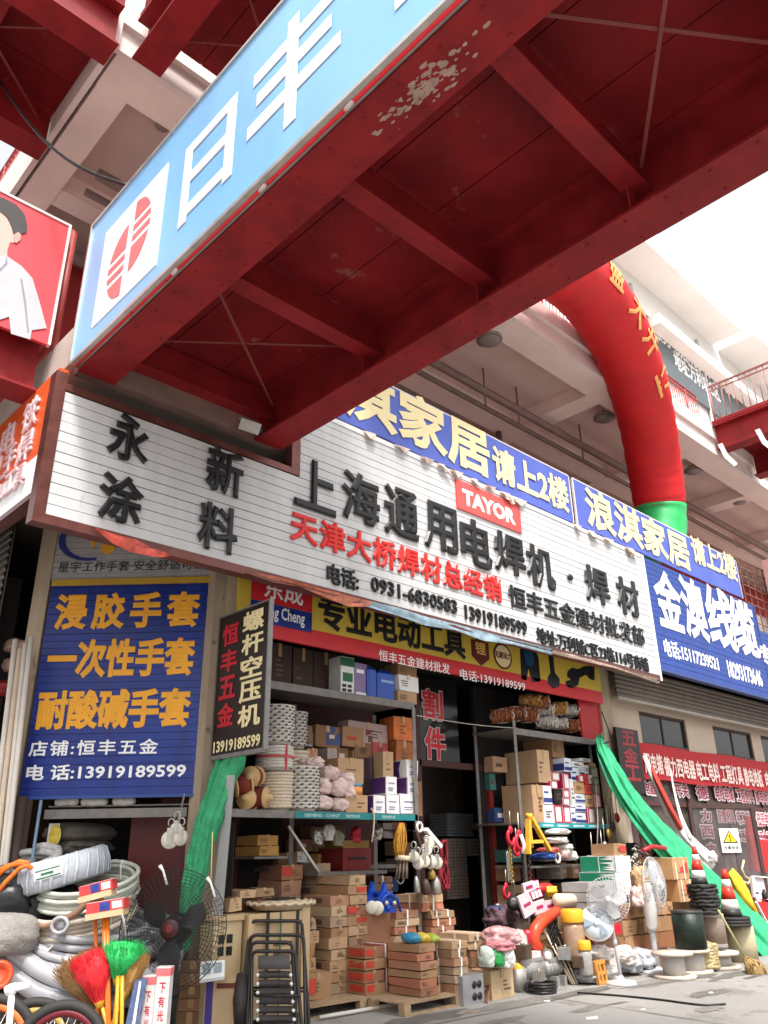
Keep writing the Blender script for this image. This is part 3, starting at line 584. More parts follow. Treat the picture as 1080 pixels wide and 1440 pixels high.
q = MB(); letter(q, '无刷动力', P, c-(r-l)*.46, c+(r-l)*.46, cz-.05, cz+.07, .004, .03, lift=.013); build(q, 'disc_lettering', M('maroon print', (.12, .015, .01), .5), e)
TOOLB = M('printed tool black', (.012, .014, .018), .35); TOOLC = M('printed tool blue', (.01, .06, .14), .35)
def pic(pts, m, lift, name): q = MB(); q.prism([P.hit(*p)+P.face*lift for p in pts], P.face*.004); return build(q, name, m, ys)
pic([(731, 912), (753, 914), (757, 925), (760, 958), (748, 960), (743, 940), (740, 957), (733, 955)], TOOLB, .001, 'drill_picture')
pic([(736, 915), (748, 917), (751, 930), (747, 938), (739, 935)], TOOLC, .006, 'drill_picture')
pic([(771, 922), (778, 923), (780, 946), (787, 955), (786, 966), (777, 968), (770, 962), (770, 953), (774, 946)], TOOLB, .001, 'trimmer_picture')
pic([(798, 944), (804, 939), (813, 941), (822, 937), (836, 936), (836, 957), (829, 955), (824, 949), (815, 953), (813, 963), (803, 969), (796, 964), (795, 958), (803, 956), (797, 951)], TOOLB, .001, 'grinder_picture')
# rolled shutter housings behind the boards
P = PY(8.25)
q = MB(); ribbed(q, PY(8.3), 5.05, 6.0, 4.3, 5.6, .07, .018); tag(build(q, 'roller_shutter', SHUTG), 'short strip of rolled grey shutter left of the yellow sign', 'shutter')
rs = thing('roller_shutter', 'wide grey brown rolled shutter under the blue cable shop board', 'shutter', (14, 8.0, 4.2))
q = MB(); ribbed(q, PY(8.0), 13.86, 30, P.hit(900, 1000).z+.12, 4.95, .085, .02); build(q, 'slat_curtain', SHUT, rs)
q = MB(); zz = P.hit(900, 1000).z+.07; q.box(13.86, 30, 7.96, 8.1, zz, zz+.05); build(q, 'bottom_rail', M('pale shutter rail', (.4, .35, .3), .5), rs)

# ================================================================== corner shop behind the blue shutter
P = PD(13.4)
def uz(px, py): p = P.hit(px, py); return p.dot(P.u), p.z
l, r = uz(50, 975)[0], uz(285, 970)[0]; zb, zt = uz(150, 1118)[1], uz(180, 823)[1]
bs = thing('shutter_sign', 'deep blue half lowered shutter with golden and white characters at the corner', 'shutter', P.hit(160, 1118))
q = MB(); slats(q, P, l, r, zb, zt, .085, .016, .006, 0, 1); build(q, 'slat_curtain', [NAVY, GROOVE], bs)
q = MB(); panel(q, P, l, r, zb-.035, zb-.002, .04, -.01); build(q, 'bottom_rail', M('navy rail', (.02, .06, .25), .4), bs)
q = MB(); panel(q, P, l, r, zt+.004, zt+.085, .03, 0); build(q, 'yellow_stripe', M('dull yellow stripe', (.45, .27, .03), .5), bs)
zg = zt+.09; q = MB(); slats(q, P, l-.05, r, zg, 5.6, .085, .016, .006, -.02, 1); gp = build(q, 'grey_curtain', [M('grey printed slats', (.36, .35, .35), .5), GROOVE], bs)
for bd, L, R_, tp, bt, mt, bo, sp in (('浸胶手套', (78, 861), (282, 860), (100, 835), (100, 887), ORNG, .04, 1.35), ('一次性手套', (68, 926), (275, 924), (140, 899), (140, 954), ORNG, .04, 1.0), ('耐酸碱手套', (53, 999), (269, 998), (75, 971), (75, 1028), ORNG, .04, 1.0), ('店铺:恒丰五金', (42, 1053), (223, 1052), (55, 1042), (55, 1064), WHITE, .02, 1.2), ('电 话:13919189599', (38, 1087), (262, 1086), (50, 1076), (50, 1098), WHITE, .025, 1.0)):
    q = MB(); line(q, bd, P, L, R_, tp, bt, bold=bo, depth=.006, lift=.017, space=sp); build(q, 'lettering', mt, bs)
q = MB(); line(q, '星宇工作手套·安全舒适可靠', P, (82, 797), (288, 796), (95, 790), (95, 805), bold=.012, depth=.004, lift=.0); build(q, 'lettering', M('dark grey print', (.05, .05, .06), .5), gp)
q = MB(); c = P.hit(128, 758); ring = []
for i in range(15): a = math.radians(60+i*16); ring.append((a, .26, .2))
out = [c+P.u*(.42*math.cos(a))+Vector((0, 0, .3*math.sin(a)))+P.face*.002 for a, _, _ in ring]; inn = [c+P.u*(.36*math.cos(a)+.03)+Vector((0, 0, .26*math.sin(a)))+P.face*.002 for a, _, _ in ring]
q.add(out+inn, [(i, i+1, i+16, i+15) for i in range(14)]); build(q, 'swoosh_mark', M('blue print', (.03, .04, .2), .5), gp)
q = MB(); disc(q, P, *(uz(152, 770)), .09, .09, .004, .001)
q.prism([P.hit(x, y)+P.face*.001 for x, y in ((124, 752), (138, 752), (131, 773))], P.face*.004); build(q, 'orange_mark', ORNG, gp)
# posts and dark interior
q = MB(); panel(q, P, l-.22, l-.03, 0, 5.65, .12, -.1); tag(build(q, 'door_post', BEIGE), 'worn beige post at the left edge of the blue shutter', 'post')
q = MB(); panel(q, P, r+.01, r+.08, 0, 5.6, .1, -.07); tag(build(q, 'shutter_rail', STEEL), 'grey steel guide rail at the right edge of the blue shutter', 'rail')
q = MB(); panel(q, P, r+.09, r+.36, 0, 5.65, .1, -.1); tag(build(q, 'door_post', BEIGE), 'beige plaster post between the blue shutter and the hanging black sign', 'post')
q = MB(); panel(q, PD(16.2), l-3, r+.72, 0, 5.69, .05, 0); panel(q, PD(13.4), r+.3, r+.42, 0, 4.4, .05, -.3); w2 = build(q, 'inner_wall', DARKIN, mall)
q = MB(); P3 = PD(13.9); l3, r3, b3, t3 = rect(P3, 178, 1150, 262, 1330); panel(q, P3, l3, r3, 0, t3, .04, 0); tag(build(q, 'red_door', M('dark oxblood door', (.085, .006, .005), .5, 0, .25, 2)), 'plain dark oxblood panel behind the black fan', 'door')
# shelf above the corner doorway with white rolls
sh = thing('shelf_bar', 'grey steel shelf bar across the corner doorway under the blue shutter', 'shelf', P.hit(160, 1150))
l4, r4, b4, t4 = rect(P, 62, 1137, 262, 1150)
q = MB(); panel(q, P, l4, r4, b4, t4, .05, -.06); panel(q, P, l4, r4, t4+.03, t4+.045, .5, -.6); build(q, 'bar', STEEL, sh)
for i, (x0, x1) in enumerate(((76, 112), (113, 153), (157, 192))):
    a, b = PD(13.55).hit(x0, 1127), PD(13.55).hit(x1, 1127); q = MB(); R0 = .055
    d = (b-a).normalized(); n = 9
    q.tube([a+d*.01, a+d*.03]+[a.lerp(b, .12+.76*k/n)+Vector((0, 0, random.uniform(-.008, .008))) for k in range(n)]+[b-d*.03, b-d*.01], [.02, R0*.85]+[R0*random.uniform(.92, 1.06) for _ in range(n)]+[R0*.8, .02], 12)
    tag(build(q, 'fabric_roll', M('dirty white cloth', (.5, .46, .42), .8, 0, .12, 9, .3)), ('dirty white cloth roll on the shelf bar, left of three', 'dirty white cloth roll on the shelf bar, middle of three', 'dirty white cloth roll on the shelf bar, right of three')[i], 'cloth roll', 'cloth rolls under the blue shutter')
# receding shutter on the left face
PL = PX(3.2); ls = thing('roller_shutter', 'dark ribbed roller shutter receding along the left side under the orange sign', 'shutter', (3.2, 10, 3))
q = MB(); ribbed(q, PL, -30, -10.15, 3.55, 5.6, .1, .03); build(q, 'slat_curtain', M('dark grey shutter', (.19, .175, .16), .4, .3, .2, 3), ls)
q = MB(); q.bar((3.1, 10.9, 3.5), (3.1, 10.9, 5.0), .06); build(q, 'guide_rail', BLACK, ls)
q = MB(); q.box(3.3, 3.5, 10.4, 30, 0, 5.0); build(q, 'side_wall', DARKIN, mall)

# ================================================================== hanging black vertical sign
P = PX(5.12); hs_ = thing('hanging_sign', 'narrow black vertical sign with red and cream characters projecting beside the yellow sign', 'sign', (5.12, 8.1, 2.8))
l, r = P.hit(304, 960).dot(P.u), P.hit(374, 950).dot(P.u); zt, zb = P.hit(342, 858).z, P.hit(336, 1057).z
q = MB(); panel(q, P, l, r, zb, zt, .05, -.05); build(q, 'panel', M('black sign face', (.014, .009, .008), .35), hs_)
q = MB()
for a in ((l-.02, l, zb-.02, zt+.02), (r, r+.02, zb-.02, zt+.02), (l, r, zt, zt+.02), (l, r, zb-.045, zb)): panel(q, P, *a, .06, -.055)
build(q, 'frame', M('dull sign frame', (.22, .21, .2), .45, .4, .2, 6), hs_)
q = MB(); q.bar((5.06, 8.2, zt-.3), (5.06, -l-.0, zt-.3), .03); q.bar((5.06, 8.2, zb+.3), (5.06, -l, zb+.3), .03); build(q, 'bracket', STEEL, hs_)
W = r-l; H = zt-zb
for i, ch in enumerate('恒丰五金'):
    q = MB(); z1 = zt-H*(.07+i*.193); letter(q, ch, P, l+W*.08, l+W*.42, z1-H*.165, z1, .01, .035, lift=.001); build(q, 'lettering', M('raspberry lettering', (.5, .012, .03), .4), hs_)
for i, ch in enumerate('螺杆空压机'):
    q = MB(); z1 = zt-H*(.03+i*.167); letter(q, ch, P, l+W*.5, l+W*.93, z1-H*.15, z1, .01, .03, lift=.001); build(q, 'lettering', CREAM, hs_)
q = MB(); letter(q, '13919189599', P, l+W*.04, l+W*.95, zb+H*.015, zb+H*.095, .008, .03, lift=.001); build(q, 'lettering', CREAM, hs_)

# ================================================================== doorway: transom, jambs, red characters on glass
t = thing('doorway', 'dark shop doorway with red post and glass transom between the two racks', 'doorway', (8.6, 9.0, 0))
P = PY(9.0); l, r = P.hit(588, 1000).x, P.hit(690, 1050).x
q = MB(); z1 = P.hit(640, 1072).z; q.box(l, r+.6, 9.0, 9.1, z1-.1, z1); q.box(l-.05, l+.04, 9.0, 9.1, 0, 4.3); build(q, 'door_frame', M('dark maroon frame', (.05, .012, .01), .5), t)
q = MB(); xx = P.hit(688, 1120).x; q.bar((xx, 9.0, 0), (xx, 9.0, z1-.1), .1); build(q, 'red_post', M('oxide red post', (.2, .02, .015), .5), t)
q = MB(); q.box(l+.05, l+1.0, 9.04, 9.05, z1, 4.3); gl = build(q, 'transom_glass', M('black glass', (.012, .012, .013), .1), t)
P = PY(9.03)
for ch, x0, y0, x1, y1 in (('割', 594, 970, 622, 1012), ('件', 597, 1023, 626, 1068)):
    l, r, b, t_ = rect(P, x0, y0, x1, y1)
    q = MB(); letter(q, ch, P, l-.02, r+.02, b-.02, t_+.02, .004, .06, lift=0); build(q, 'letter_outline', M('pale letter edge', (.5, .4, .38), .5), gl)
    q = MB(); letter(q, ch, P, l, r, b, t_, .006, .025, lift=.006); build(q, 'lettering', M('crimson lettering', (.5, .015, .03), .4), gl)

# ================================================================== the far right shop front
P = PY(8.3)
sf = thing('shop_front', 'beige shop front with dark windows and maroon glazed doors at right', 'shop front', (14, 8.3, 0))
q = MB(); zr = P.hit(905, 1092).z
def hole_wall(): 
    xs = [13.86]; 
    for a, b in ((902, 968), (1003, 1058), (1068, 1130)): xs += [P.hit(a, 1030).x, P.hit(b, 1045).x]
    xs += [30]; zl, zh = P.hit(930, 1050).z, P.hit(930, 1006).z
    for i in range(0, len(xs), 2): q.box(xs[i], xs[i+1], 8.3, 8.45, zl, zh)
    q.box(13.86, 30, 8.3, 8.45, zh, 4.9); q.box(13.86, 30, 8.3, 8.45, zr, zl); return xs, zl, zh
xs, zl, zh = hole_wall(); q.box(13.86, 14.3, 8.3, 8.45, 0, zr); build(q, 'wall', M('warm beige wall', (.5, .4, .32), .85, 0, .06, 2, .1), sf)
for i in (1, 3, 5):
    q = MB(); q.box(xs[i]+.05, xs[i+1]-.05, 8.36, 8.37, zl+.05, zh-.05); wn = build(q, 'window', GLASS, sf)
    q = MB(); a, b = xs[i], xs[i+1]; q.box(a, a+.05, 8.32, 8.42, zl, zh); q.box(b-.05, b, 8.32, 8.42, zl, zh); q.box(a+.05, b-.05, 8.32, 8.42, zl, zl+.05); q.box(a+.05, b-.05, 8.32, 8.42, zh-.05, zh); q.box((a+b)/2-.02, (a+b)/2+.02, 8.34, 8.40, zl+.05, zh-.05); build(q, 'window_frame', DKBR, wn)
# maroon mullions and glass below the banner
MAR = M('maroon frame', (.1, .03, .028), .45, 0, .15, 4)
q = MB(); q.box(14.3, 30, 8.42, 8.43, 0, zr); build(q, 'glazing', M('hazy shop glass', (.12, .085, .08), .15, 0, .3, 1.5), sf)
q = MB()
for px in (905, 978, 1003, 1032, 1062, 1082): x = P.hit(px, 1150).x; q.box(x-.05, x+.05, 8.36, 8.42, 0, zr)
for py in (1134,): z = P.hit(1000, py).z; q.box(14.3, 30, 8.355, 8.42, z-.04, z+.04)
z = P.hit(1050, 1176).z; q.box(P.hit(1032, 1150).x, 30, 8.357, 8.42, z-.03, z+.03); build(q, 'mullion', MAR, sf)
P = PY(8.36)
LP, LO = M('white letter backing', (.85, .76, .78), .6), M('raspberry print', (.42, .03, .07), .5)
for ch, x0, y0, x1, y1 in (('德', 979, 1105, 995, 1124), ('力', 985, 1139, 1000, 1156), ('西', 986, 1161, 1003, 1178), ('电', 995, 1186, 1009, 1206), ('电器', 906, 1100, 922, 1117), ('开关', 948, 1103, 968, 1121), ('电线电缆', 1006, 1107, 1031, 1126), ('工程灯具', 1036, 1110, 1059, 1129), ('静电地板', 1063, 1113, 1084, 1131), ('电工电料', 1036, 1140, 1060, 1159), ('低压电器', 1064, 1143, 1086, 1162), ('工具批发', 1041, 1166, 1064, 1184), ('五金工具', 1068, 1168, 1090, 1187), ('防爆灯具', 1010, 1138, 1032, 1157)):
    l, r, b, t_ = rect(P, x0, y0, x1, y1)
    q = MB(); letter(q, ch, P, l-.04, r+.04, b-.03, t_+.03, .003, .1, lift=.0); e = build(q, 'letter_backing', LP, sf)
    q = MB(); letter(q, ch, P, l, r, b, t_, .004, .02, lift=.004); build(q, 'lettering', LO, e)
# open door leaf
d0, d1 = P.hit(968, 1200), P.hit(1026, 1200); t = thing('glass_door', 'open maroon framed glass door with a caution notice at the far right shop', 'door', (d0.x, 8.1, 0))
zt = P.hit(970, 1131).z; dx = Vector((.93, -.36, 0)).normalized(); o = Vector((d0.x, 8.22, 0)); Wd = 1.75
q = MB()
for a, b in ((0, .09), (Wd-.09, Wd)): q.obox(o+dx*(a+b)/2+Vector((0, 0, zt/2)), dx*(b-a)/2, Vector((.36, .93, 0))*.025, Vector((0, 0, zt/2)))
for a, b in ((0, .25), (zt-.09, zt)): q.obox(o+dx*Wd/2+Vector((0, 0, (a+b)/2)), dx*(Wd/2-.09), Vector((.36, .93, 0))*.025, Vector((0, 0, (b-a)/2)))
build(q, 'door_frame', DKBR, t)
q = MB(); q.obox(o+dx*Wd/2+Vector((0, 0, zt/2+.08)), dx*(Wd/2-.09), Vector((.36, .93, 0))*.004, Vector((0, 0, zt/2-.17))); build(q, 'pane', M('dim glass', (.12, .11, .11), .1, alpha=.4), t)
class Tilt(Plane): pass
nP = Vector((-.36, -.93, 0)); PT = Plane((.36, .93, 0), Vector((.36, .93, 0)).normalized().dot(o)-.03, dx)
l, r, b, t_ = rect(PT, 1013, 1165, 1040, 1199); nt_ = thing('caution_notice', 'white notice with a yellow warning triangle stuck on the open glass door', 'notice', PT.hit(1026, 1199))
q = MB(); panel(q, PT, l, r, b, t_, .006); build(q, 'plate', M('white plate', (.75, .74, .7), .4), nt_)
c = (l+r)/2; W = r-l; H = t_-b
def tri(q, s, lift, th): q.prism([U(PT, c+W*s*.40*k, b+H*(.62+s*.30*j), lift) for k, j in ((-1, -.75), (1, -.75), (0, 1))], PT.face*th)
q = MB(); tri(q, 1, .007, .002); tr = build(q, 'warning_triangle', INK, nt_)
q = MB(); tri(q, .78, .010, .002); build(q, 'triangle_fill', M('signal yellow', (.8, .55, .02), .5), tr)
q = MB(); letter(q, '!', PT, c-W*.035, c+W*.035, b+H*.47, b+H*.76, .002, .04, lift=.013); build(q, 'exclamation_mark', INK, tr)
q = MB(); letter(q, '注意安全', PT, l+W*.1, r-W*.1, b+H*.14, b+H*.27, .002, .02, lift=.007); build(q, 'lettering', INK, nt_)
# red banner
P = PY(8.22); l, r = P.hit(901, 1070).x, 28; zb, zt = P.hit(960, 1101).z, P.hit(960, 1054).z
t = thing('banner', 'red cloth banner with pale narrow characters over the far right shop doors', 'banner', (l, 8.22, zb))
q = MB(); vs = []; n = 60
for i in range(n+1):
    for j in range(5): vs.append((l+(r-l)*i/n, 8.2+.012*math.sin(i*1.1+j*.6), zb+(zt-zb)*j/4+.015*math.sin(i*.45)))
q.add(vs, [(i*5+j, (i+1)*5+j, (i+1)*5+j+1, i*5+j+1) for i in range(n) for j in range(4)], 0, True); build(q, 'cloth', M('red banner cloth', (.38, .015, .02), .7, 0, .12, 3), t)
P = PY(8.18)
for bd, x0, x1, y in (('配电箱', 906, 932, 1072), ('德力西电器', 934, 978, 1078), ('电工电料', 980, 1012, 1085), ('工程灯具', 1014, 1045, 1090), ('静电地板', 1047, 1073, 1095), ('电线电缆', 1077, 1110, 1101)):
    q = MB(); line(q, bd, P, (x0, y), (x1, y+(x1-x0)*.13), (x0+3, y-14-(x0-906)*.012), (x0+3, y+15-(x0-906)*.03), bold=.03, depth=.004); build(q, 'lettering', M('pale banner print', (.75, .55, .5), .6), t)
# small black sign with red characters on the pillar
P = PX(13.95); l, r, b, t_ = rect(PY(8.0), 866, 1026, 897, 1095); t = thing('hanging_sign', 'small black hanging sign with red characters beside the green net top', 'sign', (13.9, 8.0, b))
PP = PY(8.0); q = MB(); panel(q, PP, l, r, b-.25, t_, .06); build(q, 'panel', M('black sign face', (.014, .009, .008), .35), t)
for i, ch in enumerate('五金工'):
    q = MB(); H = (t_-b)/2.9; z1 = t_-.04-i*H; letter(q, ch, PP, l+(r-l)*.18, r-(r-l)*.15, z1-H*.9, z1, .008, .04, lift=.06); build(q, 'lettering', M('dull red lettering', (.22, .012, .02), .4), t)
# ================================================================== cartons
KRAFT = [M('kraft board %s' % n, c, .8, 0, .1, 4, .12, spots=tuple(k*.72 for k in c), spot_t=.68, spot_scale=3) for n, c in (('plain', (.34, .195, .1)), ('light', (.42, .265, .15)), ('reddish', (.31, .145, .08)), ('dark', (.22, .115, .06)), ('buff', (.47, .33, .19)))]
KRAFT2 = [M('kraft board %s' % n, c, .8, 0, .14, 3, .15, spots=tuple(k*.68 for k in c), spot_t=.64, spot_scale=4) for n, c in (('sunned', (.45, .3, .175)), ('dull', (.27, .165, .09)), ('rosy', (.37, .19, .115)), ('greyish', (.33, .235, .15)))]
TAPE = M('clear brown tape', (.42, .27, .13), .25, 0, .1, 6)
TAPEP = M('pale tape', (.62, .5, .38), .25)
REDT = M('red print', (.5, .05, .03), .6, 0, .15, 20)
DIRT = M('dark print', (.12, .07, .05), .7)
WSTR = M('white strapping', (.78, .74, .68), .5)
WBOX = M('white board', (.72, .71, .7), .6, 0, .05, 5)
ORD = ['', 'second', 'third', 'fourth', 'fifth', 'sixth', 'seventh', 'eighth', 'ninth', 'tenth', 'eleventh', 'twelfth', 'thirteenth', 'fourteenth', 'fifteenth', 'sixteenth']
def nth(i, n): return 'topmost' if i == n-1 and n > 1 else ('lowest' if i == 0 and n > 1 else ORD[i]+'-lowest')
def carton(x0, x1, y0, y1, z0, z1, label, mat=None, group=None, tape=True, red=0, strap=False, rz=0, marks=True, cat='carton', name='carton', sidemark=False):
    mat = mat or random.choice(KRAFT[:3]); mat = random.choice(KRAFT2) if mat in KRAFT[:3] and random.random() < .45 else mat; c = Vector(((x0+x1)/2, (y0+y1)/2, z0))
    R = Matrix.Translation(c) @ Matrix.Rotation(rz+random.uniform(-.045, .045), 4, 'Z') @ Matrix.Translation(-c)
    e = .004; q = MB(); q.box(x0, x1, y0, y1, z0+e, z1-e, 0, random.choice((.004, .006, .012))); q.xf(R); o = build(q, name, mat); tag(o, label, cat, group)
    W, H, D = x1-x0, z1-z0, y1-y0
    def kid(nm, m, *bs):
        k = MB()
        for b in bs: k.box(*b)
        k.xf(R); ob = build(k, nm, m); ob.parent = o; 
        ob.location = OFF[ob]-OFF[o]
    if tape:
        s = max(.012, min(.03, W*.07)); xm = (x0+x1)/2
        kid('packing_tape', TAPE if mat != WBOX else TAPEP, (xm-s, xm+s, y0-.006, y1, z1-.002, z1+.004), (xm-s, xm+s, y0-.007, y0-.002, z1-H*.28, z1-.002))
    if red == 1: kid('red_print', REDT, (x0+W*.45, x0+W*.95, y0-.0075, y0-.003, z0+H*.3, z0+H*.8))
    if red == 2: kid('red_print', REDT, (x0+W*.02, x0+W*.5, y0-.0075, y0-.003, z0+H*.25, z0+H*.85))
    if red == 3: kid('red_print', REDT, (x0-.0075, x0-.003, y0+D*.05, y0+D*.55, z0+H*.25, z0+H*.8), (x0+W*.05, x0+W*.4, y0-.0075, y0-.003, z0+H*.25, z0+H*.8))
    if marks:
        k = []; n = random.randint(2, 4); xa = x0+W*random.choice((.1, .3, .5))
        for i in range(n): zz = z0+H*(.3+.42*i/n); k.append((xa+W*random.uniform(0, .04), xa+W*random.uniform(.18, .4), y0-.006, y0-.003, zz, zz+H*.05))
        kid('printed_marks', DIRT, *k)
    if sidemark: kid('side_print', DIRT, (x0-.006, x0-.003, y0+D*.3, y0+D*.65, z0+H*.25, z0+H*.75))
    if strap:
        k = []
        for f in ((.5,) if W < .45 else (.22, .72)): k += [(x0+W*f-.013, x0+W*f+.013, y0-.009, y0-.004, z0+.004, z1), (x0+W*f-.013, x0+W*f+.013, y0-.009, y1, z1-.001, z1+.006)]
        k += [(x0-.009, x0-.004, y0+D*.45, y0+D*.45+.016, z0+.004, z1)]
        kid('white_strap', WSTR, *k)
    return o
def ystack(px0, px1, yt, yb, n, desc, zb=.13, Y=None, depth=.45, extra=0, group=None, mats=None, reds=None, strap=False, heights=None, jit=.022, side=False, tape=True, marks=True, cat='carton', name='carton'):
    """a column of cartons whose front faces fill the photo box; extra ones continue below it, hidden"""
    if Y is None: Y = gnd((px0+px1)/2, yb, zb).y
    P = PY(Y); l, r, b, t = rect(P, px0, yt, px1, yb)
    if extra == 0 and zb is not None: b = max(b, zb) if abs(b-zb) < .2 else b
    hs_ = heights or [1]*n; tot = sum(hs_); H = t-b; z = b; hh = H/tot
    while extra and z-hh > .02: z -= hh; hs_ = [1]+hs_
    if extra: hs_[0] += (z-.0-(zb or 0))/hh; z = (zb or 0)
    N = len(hs_)
    for i, h in enumerate(hs_):
        d = random.uniform(-jit, jit); z1 = z+h*hh
        ln = (nth(i, N)+' carton in the ' if N > 1 else 'carton forming the ')+desc
        carton(l+d, r+d+random.uniform(-jit, jit), Y+random.uniform(0, jit), Y+depth, z, z1, ln, (mats[i % len(mats)] if mats else None), group or desc, red=(reds[i % len(reds)] if reds else 0), strap=strap, sidemark=side and i % 2 == 0, tape=tape, marks=marks, cat=cat, name=name)
        z = z1
    return l, r, Y, b, t
K = KRAFT
# ------------------------------------------------------------------ pallets
WOOD = M('weathered pallet wood', (.36, .25, .15), .8, 0, .25, 6, .3, spots=(.2, .14, .09), spot_t=.62, spot_scale=6)
def pallet(label, x0, x1, y0, y1, h=.13):
    t = thing('pallet', label, 'pallet', ((x0+x1)/2, (y0+y1)/2, 0), 'wooden pallets in front of the shop')
    n = 6; w_ = (y1-y0)/n
    for i in range(n):
        q = MB(); q.box(x0, x1, y0+i*w_+.012, y0+(i+1)*w_-.012, h-.022, h, 0, .003); build(q, 'deck_board', WOOD, t)
    for f in (0, .47, .94):
        for yy in (y0, y1-.1): q = MB(); q.box(x0+(x1-x0)*f*.98, x0+(x1-x0)*f*.98+.1, yy+.013, yy+.1, .022, h-.023, 0, .003); build(q, 'block', WOOD, t)
    for yy in (y0, y1-.1): q = MB(); q.box(x0, x1, yy, yy+.09, 0, .021, 0, .002); build(q, 'skid', WOOD, t)
pallet('long pale wooden pallet under the tall carton stacks behind the folding chairs', 6.15, 8.0, 7.72, 8.9)
pallet('short dark wooden pallet under the strapped reddish cartons', 7.08, 8.9, 7.1, 7.7, .13)
q = MB(); q.tube([(6.35, 7.66, .03), (7.7, 7.6, .03)], .02, 8); tag(build(q, 'pipe', M('whitish pipe', (.6, .57, .52), .4)), 'thin whitish pipe lying on the ground before the long pallet', 'pipe')
# ------------------------------------------------------------------ under the left rack
ystack(464, 490, 1259, 1398, 9, 'nine high stack of light cartons behind the folding chairs', .13, depth=.5, mats=[K[1], K[0], K[1], K[4]], side=True)
ystack(490.5, 516, 1230.5, 1331, 7, 'stack with red printed labels right of the nine high stack', .13, Y=8.12, depth=.62, extra=1, mats=[K[1], K[0], K[2]], reds=[2, 0, 1, 0, 1, 0, 0, 1])
ystack(516, 544, 1331, 1398, 4, 'low kraft stack with red printed corner on the long pallet', .13, depth=.5, mats=[K[0], K[2]], reds=[3, 3, 3, 3], marks=False)
ystack(432, 466, 1368, 1406, 1, 'single low box with red print beside the folding chair', .13, depth=.45, mats=[K[0]], reds=[3])
ystack(432.5, 446, 1290, 1366, 4, 'narrow stack half hidden by the plywood crate', .13, Y=8.25, depth=.4, extra=1, mats=[K[1], K[0]])
ystack(446, 466, 1214, 1260, 2, 'tall stack topped by an upright printed box at the back', .0, Y=8.75, depth=.5, extra=1, heights=[1, 1.9], mats=[K[1]], side=True)
ystack(397, 425, 1216, 1281, 3, 'back stack left of the upright printed box', .0, Y=8.85, depth=.5, extra=1, mats=[K[0], K[2], K[1]], reds=[0, 2, 0])
t = thing('wall_shelf', 'dark bracket shelf high under the left rack carrying two orange brown boxes', 'shelf', (6.6, 8.8, 1.6))
l, r, b, t_ = rect(PY(8.8), 364, 1174, 392, 1204); q = MB(); q.box(l-.1, r+.1, 8.75, 9.4, b-.03, b-.002); build(q, 'board', STEEL, t); q = MB(); q.bar((r+.1, 8.75, b+.35), (r+.85, 8.75, b-.45), .03); build(q, 'diagonal_strut', ALU, t)
WARM = M('orange brown board', (.5, .26, .07), .7, 0, .1, 4)
carton(l, r, 8.8, 9.3, b, (b+t_)/2, 'lower of two orange brown boxes on the dark bracket shelf', WARM); carton(l, r, 8.81, 9.3, (b+t_)/2, t_, 'upper of two orange brown boxes on the dark bracket shelf', WARM)
for i, (px, py, wd, ht, l_) in enumerate(((405, 1212, 26, 26, 'dim stack of small brown boxes beneath the diagonal strut'), (425, 1205, 14, 16, 'small pale box under the end of the diagonal strut'), (455, 1208, 16, 16, 'small orange and white box behind the upright printed box'))):
    l, r, b, t_ = rect(PY(9.15), px-wd/2, py-ht/2, px+wd/2, py+ht/2); carton(l, r, 9.15, 9.4, b, t_, l_, (K[3], WBOX, WARM)[i])
q = MB(); l, r, b, t_ = rect(PY(9.1), 380, 1218, 520, 1224); q.box(l, r+.6, 9.1, 9.58, b, t_); tag(build(q, 'back_shelf', STEEL), 'thin grey back shelf deep under the left rack', 'shelf')
l, r, b, t_ = rect(PY(8.7), 482, 1193, 522, 1224); t = thing('tool_chest', 'dark red tool chest on the back shelf under the left rack', 'tool chest', (l, 8.7, b))
q = MB(); q.box(l, r, 8.7, 9.2, b, t_, 0, .003); build(q, 'body', M('dark red enamel', (.16, .012, .012), .35), t)
q = MB(); q.box(l+.02, r-.02, 8.72, 9.1, t_+.002, t_+.1); build(q, 'lid', M('dull yellow lid', (.25, .13, .02), .5), t)
q = MB(); q.box(l+.1, r-.1, 8.68, 8.698, (b+t_)/2, (b+t_)/2+.03); build(q, 'handle', BLACK, t)
q = MB(); q.box(l-.5, r+.2, 8.6, 9.2, b-.05, b-.003); tag(build(q, 'back_shelf', STEEL), 'short grey shelf carrying the dark red tool chest', 'shelf')
# ------------------------------------------------------------------ strapped reddish cartons in the middle
RK = [K[2], M('brick red board', (.38, .15, .085), .8, 0, .12, 4, .1), K[0]]
ystack(591, 615, 1327, 1402, 6, 'front strapped stack with bright packets on top', .13, depth=.52, mats=RK, marks=True, tape=False)
ystack(638, 659, 1323, 1396, 6, 'strapped stack just right of the bright packets', .13, depth=.52, mats=[K[0], K[1]], tape=False, strap=True)
ystack(661, 683, 1312, 1384, 6, 'strapped stack nearest the plastic bags', .13, depth=.5, mats=[K[1], K[2]], tape=False, strap=True)
ystack(527, 561, 1328, 1395, 2, 'dark red pair between the kraft stack and the strapped cartons', .13, depth=.4, mats=[M('crimson board', (.2, .018, .018), .6, 0, .15, 4)], strap=True, marks=False, tape=False)
ystack(556, 588, 1280, 1326, 4, 'strapped stack right below the blue trolley', .0, Y=8.05, depth=.55, extra=1, mats=RK, strap=True, tape=False)
ystack(609, 641, 1280, 1314, 3, 'wide strapped stack before the dark doorway', .0, Y=8.0, depth=.62, extra=1, mats=RK, strap=True, tape=False)
l, r, b, t_ = rect(PY(8.05), 594, 1257.5, 623, 1280)
zt = PY(8.0).hit(625, 1280).z
